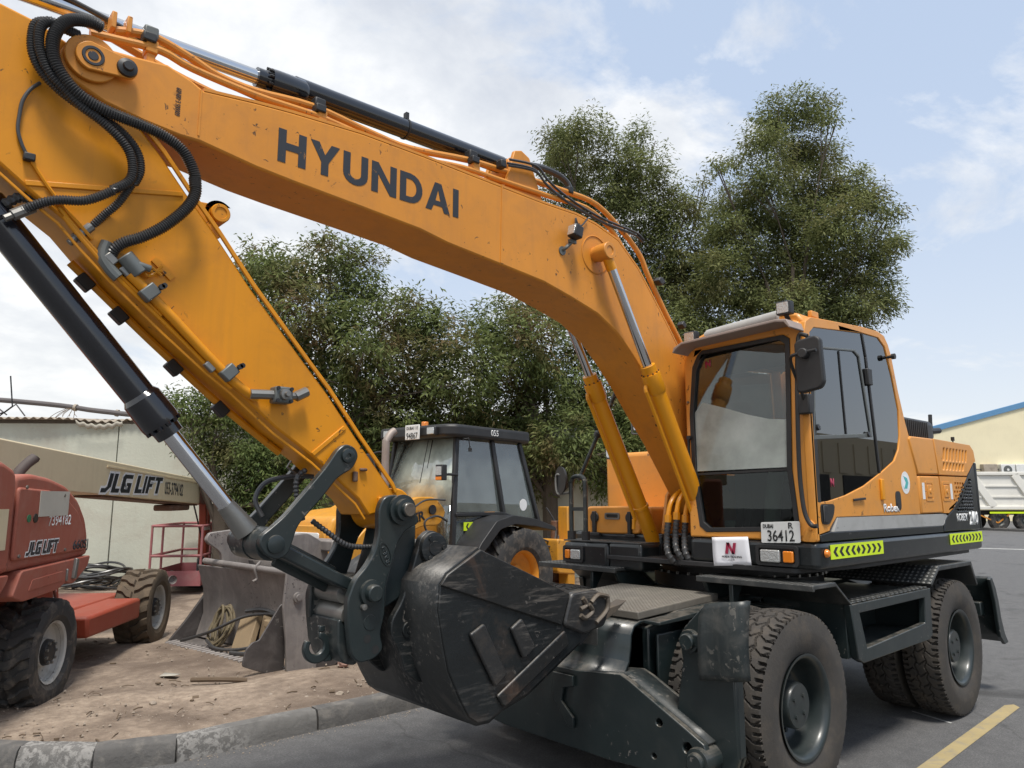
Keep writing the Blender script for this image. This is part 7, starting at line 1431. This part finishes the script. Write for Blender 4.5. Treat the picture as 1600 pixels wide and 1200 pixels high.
# ------------------------------------------------------------------ trees
def leaves(name, m, blobs, per, size, parent, aspect=.3):
    """many small pointed leaves scattered through the clumps of a crown"""
    C = np.array([b[0] for b in blobs]); Rr = np.array([b[1] for b in blobs]); vol = (Rr[:, 0] * Rr[:, 1] * Rr[:, 2]) ** .75; cnt = np.maximum(20, (per * vol / vol.mean()).astype(int))
    # every clump breaks up into leafy twigs; leaves gather round the twig tips and mostly face up and outwards
    tw = np.maximum(6, (cnt / 55).astype(int)); ti = np.repeat(np.arange(len(blobs)), tw); nt_ = len(ti)
    d = rng.normal(size=(nt_, 3)); d /= np.linalg.norm(d, axis=1)[:, None]; rad = rng.random(nt_) ** .38 * (1 + .10 * np.clip(rng.normal(size=nt_), -2, 1.2)); TC = C[ti] + d * rad[:, None] * Rr[ti]
    k = rng.integers(28, 82, nt_); idx = np.repeat(np.arange(nt_), k); n = len(idx)
    g = np.clip(rng.normal(size=(n, 3)), -1.5, 1.5) * np.array([1, 1, .75]); spread = rng.uniform(.09, .19, nt_)[idx][:, None]
    P = TC[idx] + g * spread + d[idx] * rng.uniform(-.1, .16, n)[:, None]
    nrm = d[idx] * .55 + np.array([0, 0, .75]) + rng.normal(size=(n, 3)) * .55; nrm /= np.linalg.norm(nrm, axis=1)[:, None]
    ax = d[idx] * .7 + g * .35 + rng.normal(size=(n, 3)) * .5 + np.array([0, 0, -.35]); ax -= nrm * (ax * nrm).sum(1)[:, None]; ax /= np.linalg.norm(ax, axis=1)[:, None]
    t = np.cross(nrm, ax); s = size * rng.uniform(.55, 1.3, n)[:, None]; w = s * aspect
    v = np.stack([P, P + ax * s * .45 + t * w * .5 + nrm * s * .05, P + ax * s - nrm * s * .08, P + ax * s * .45 - t * w * .5 + nrm * s * .05], 1).reshape(-1, 3)
    me = D.meshes.new(name); me.vertices.add(n * 4); me.loops.add(n * 4); me.polygons.add(n)
    me.vertices.foreach_set('co', v.astype(np.float32).reshape(-1)); me.loops.foreach_set('vertex_index', np.arange(n * 4, dtype=np.int32)); me.polygons.foreach_set('loop_start', np.arange(0, n * 4, 4, dtype=np.int32))
    me.update(); me.validate(); me.materials.append(M[m]); o = D.objects.new(name, me); COL.objects.link(o); o.parent = parent; return o
def tree(name, label, base, trunk_h, blobs, m, per, size, group=None):
    """base: ground point; blobs: clumps in world coordinates"""
    t = thing(name, label, 'tree', base, 0, group); bx = V(base)
    B = [((b[0][0] - bx.x, b[0][1] - bx.y, b[0][2] - bx.z), b[1]) for b in blobs]
    mb = MB(); top = V((.1, .05, trunk_h)); mb.tube([(0, 0, -.1), (.05, .03, trunk_h * .5), top], .16, 10, sm=4); tr = mb.build('trunk', 'bark', t)
    mb = MB()
    for c, r in B[:: max(1, len(B) // 12)]:
        c = V(c); c.z -= r[2] * .5; a = V((.05, .03, trunk_h * random.uniform(.5, 1))); mid = a.lerp(c, .5) + V((random.uniform(-.3, .3), random.uniform(-.3, .3), .2)); mb.tube([a, mid], .045, 7); mb.tube([mid, c], .016, 6)
        for q in range(3):
            e = c + V((random.uniform(-1, 1) * r[0], random.uniform(-1, 1) * r[1], random.uniform(-.6, .6) * r[2])); mb.tube([mid.lerp(c, .6), e], .012, 5)
    mb.build('limbs', 'bark', t); leaves('crown', m, B, per, size, t); return t
T1 = [((-1.59, -10.3, 5.99), (0.69, 0.69, 0.62)), ((-2.6, -10.13, 6.43), (0.71, 0.71, 0.64)), ((-3.04, -9.32, 6.06), (0.7, 0.7, 0.63)), ((-3.86, -9.15, 5.51), (0.71, 0.71, 0.64)), ((-4.47, -8.64, 5.11), (0.71, 0.71, 0.64)), ((-2.04, -9.47, 5.13), (0.91, 0.91, 0.82)), ((-2.74, -8.72, 4.61), (0.9, 0.9, 0.81)), ((-4.31, -9.3, 4.37), (0.99, 0.99, 0.89)), ((-4.47, -7.76, 4.32), (0.8, 0.8, 0.72)), ((-2.03, -9.9, 4.18), (0.92, 0.92, 0.82)), ((-2.0, -11.77, 5.26), (0.74, 0.74, 0.67)), ((-1.38, -11.05, 6.12), (0.51, 0.51, 0.46)), ((-3.33, -10.19, 3.83), (0.98, 0.98, 0.88)), ((-3.77, -8.91, 3.23), (0.93, 0.93, 0.84)), ((-2.1, -10.82, 3.39), (0.76, 0.76, 0.69)), ((-2.44, -9.32, 6.6), (0.37, 0.37, 0.33)), ((-1.82, -11.06, 6.76), (0.39, 0.39, 0.36)), ((-4.95, -8.8, 3.43), (0.98, 0.98, 0.88)), ((-4.21, -8.63, 2.47), (0.75, 0.75, 0.67)), ((-3.46, -9.84, 2.88), (0.77, 0.77, 0.69))]
T4 = [((-6.03, -8.43, 5.31), (0.75, 0.75, 0.68)), ((-5.8, -7.17, 4.8), (0.83, 0.83, 0.74)), ((-6.97, -7.8, 4.06), (1.02, 1.02, 0.92)), ((-5.94, -8.31, 3.74), (1.0, 1.0, 0.9)), ((-5.41, -8.09, 2.75), (0.77, 0.77, 0.69)), ((-6.22, -6.7, 2.85), (0.81, 0.81, 0.73)), ((-7.83, -7.28, 3.67), (0.83, 0.83, 0.74)), ((-7.48, -6.64, 2.58), (0.78, 0.78, 0.7)), ((-7.34, -7.37, 4.76), (0.68, 0.68, 0.62)), ((-8.16, -7.01, 3.53), (0.83, 0.83, 0.74)), ((-8.34, -6.46, 3.08), (0.81, 0.81, 0.73)), ((-8.72, -6.61, 2.27), (0.68, 0.68, 0.62)), ((-6.11, -7.69, 5.76), (0.4, 0.4, 0.36)), ((-7.14, -7.74, 5.8), (0.49, 0.49, 0.44)), ((-6.46, -7.49, 2.24), (0.52, 0.52, 0.47)), ((-9.09, -6.32, 3.68), (0.83, 0.83, 0.75)), ((-9.23, -6.05, 4.53), (0.7, 0.7, 0.63)), ((-7.92, -5.34, 2.73), (0.62, 0.62, 0.56))]
T2 = [((-8.0, -8.31, 10.51), (0.59, 0.59, 0.53)), ((-8.58, -7.99, 10.75), (0.51, 0.51, 0.46)), ((-9.33, -9.13, 10.37), (0.7, 0.7, 0.63)), ((-9.35, -7.83, 10.18), (0.6, 0.6, 0.54)), ((-10.12, -7.6, 10.96), (0.36, 0.36, 0.32)), ((-9.69, -7.2, 9.81), (0.56, 0.56, 0.5)), ((-9.31, -8.03, 9.22), (0.71, 0.71, 0.64)), ((-10.09, -7.04, 9.12), (0.62, 0.62, 0.56)), ((-10.5, -6.58, 8.76), (0.5, 0.5, 0.45)), ((-10.01, -7.6, 8.42), (0.79, 0.79, 0.71)), ((-10.72, -6.96, 7.92), (0.87, 0.87, 0.78)), ((-11.49, -7.04, 7.26), (0.89, 0.89, 0.8)), ((-10.6, -7.3, 6.97), (0.87, 0.87, 0.78)), ((-10.28, -8.19, 9.72), (0.59, 0.59, 0.54)), ((-8.69, -9.44, 10.55), (0.43, 0.43, 0.39)), ((-8.98, -9.51, 9.76), (0.6, 0.6, 0.54)), ((-9.05, -8.67, 9.0), (0.58, 0.58, 0.52)), ((-10.37, -6.25, 5.92), (0.67, 0.67, 0.6)), ((-11.77, -6.68, 8.61), (0.42, 0.42, 0.38)), ((-12.07, -6.66, 9.21), (0.33, 0.33, 0.3)), ((-11.75, -6.8, 9.88), (0.2, 0.2, 0.18)), ((-8.78, -8.66, 7.74), (0.94, 0.94, 0.85)), ((-9.69, -8.2, 6.99), (0.95, 0.95, 0.86)), ((-9.98, -6.72, 5.63), (0.89, 0.89, 0.8))]
T3 = [((-12.51, -5.14, 11.46), (0.48, 0.48, 0.43)), ((-12.67, -4.37, 11.37), (0.53, 0.53, 0.48)), ((-12.55, -3.78, 10.83), (0.3, 0.3, 0.27)), ((-10.94, -4.69, 10.05), (0.44, 0.44, 0.4)), ((-12.88, -4.86, 10.6), (0.64, 0.64, 0.58)), ((-13.71, -4.44, 10.37), (0.49, 0.49, 0.44)), ((-11.06, -4.64, 9.11), (0.59, 0.59, 0.53)), ((-13.09, -4.54, 9.35), (0.76, 0.76, 0.68)), ((-13.09, -3.59, 9.21), (0.45, 0.45, 0.41)), ((-12.75, -3.27, 8.53), (0.5, 0.5, 0.45)), ((-13.46, -2.97, 8.48), (0.3, 0.3, 0.27)), ((-11.93, -5.5, 8.66), (0.63, 0.63, 0.56)), ((-12.81, -4.96, 8.39), (0.87, 0.87, 0.78)), ((-12.14, -3.56, 7.83), (0.75, 0.75, 0.68)), ((-13.86, -3.4, 7.89), (0.55, 0.55, 0.5)), ((-13.1, -2.7, 7.45), (0.26, 0.26, 0.23)), ((-11.51, -5.76, 9.12), (0.47, 0.47, 0.42)), ((-10.84, -5.43, 7.55), (0.65, 0.65, 0.59)), ((-12.3, -5.44, 7.23), (0.86, 0.86, 0.77)), ((-13.43, -4.67, 7.29), (0.87, 0.87, 0.78)), ((-13.38, -3.57, 7.02), (0.66, 0.66, 0.59)), ((-14.5, -3.75, 6.63), (0.53, 0.53, 0.48)), ((-12.64, -3.76, 6.14), (0.64, 0.64, 0.58)), ((-11.34, -4.36, 5.88), (0.71, 0.71, 0.64)), ((-11.34, -5.62, 6.44), (0.69, 0.69, 0.62)), ((-10.0, -5.45, 6.75), (0.51, 0.51, 0.46)), ((-10.11, -5.76, 5.48), (0.52, 0.52, 0.46)), ((-13.02, -3.65, 5.8), (0.37, 0.37, 0.33)), ((-12.83, -4.31, 5.97), (0.6, 0.6, 0.54)), ((-10.35, -5.44, 8.06), (0.38, 0.38, 0.34)), ((-10.1, -5.39, 9.39), (0.16, 0.16, 0.14)), ((-11.79, -5.87, 10.27), (0.26, 0.26, 0.23)), ((-11.28, -4.99, 5.38), (0.73, 0.73, 0.65)), ((-13.05, -4.96, 5.15), (0.77, 0.77, 0.7)), ((-11.54, -6.16, 5.13), (0.77, 0.77, 0.69))]
TL = [((-0.37, -10.53, 3.35), (0.39, 0.39, 0.35)), ((-0.78, -10.36, 3.25), (0.42, 0.42, 0.38)), ((-0.57, -10.69, 2.78), (0.35, 0.35, 0.32)), ((-1.02, -10.58, 2.56), (0.5, 0.5, 0.45)), ((-1.25, -10.26, 2.79), (0.54, 0.54, 0.49)), ((-1.42, -10.02, 2.19), (0.54, 0.54, 0.48)), ((-1.31, -10.27, 1.72), (0.4, 0.4, 0.36)), ((-2.0, -10.42, 1.72), (0.49, 0.49, 0.44)), ((-0.7, -10.55, 3.75), (0.31, 0.31, 0.28)), ((-0.22, -10.79, 3.48), (0.23, 0.23, 0.21)), ((-1.99, -9.9, 2.44), (0.6, 0.6, 0.54)), ((-1.8, -8.9, 1.5), (0.56, 0.56, 0.5)), ((-1.44, -9.38, 1.16), (0.33, 0.33, 0.3))]
# T1 [-2.97 -9.69]
# T4 [-6.63 -7.47]
# T2 [-9.59 -7.77]
# T3 [-12.01  -4.78]
# TL [ -1.03 -10.37]
tree('broad_tree', 'dark dense spreading tree with brown seed clusters behind the excavator arm', (-2.72, -9.69, .05), 3.2, T1, 'leaf_dark', 3300, .125, 'trees behind the machines')
tree('broad_tree', 'dark leafy tree directly behind the two boom cylinders', (-6.63, -7.47, .05), 3.0, T4, 'leaf_dark', 3300, .125, 'trees behind the machines')
tree('tall_tree', 'tall airy green tree rising above the bend of the excavator boom', (-9.59, -7.77, .05), 5.0, T2, 'leaf_grey', 3600, .105, 'trees behind the machines')
tree('tall_tree', 'tallest grey green tree standing behind the cab roof', (-12.01, -4.78, .05), 5.0, T3, 'leaf_grey', 3600, .105, 'trees behind the machines')
tree('bush', 'low green bush hanging over the plaster wall beside the chrome rod', (-1.03, -10.37, .05), 1.6, TL, 'leaf_hedge', 1600, .10)
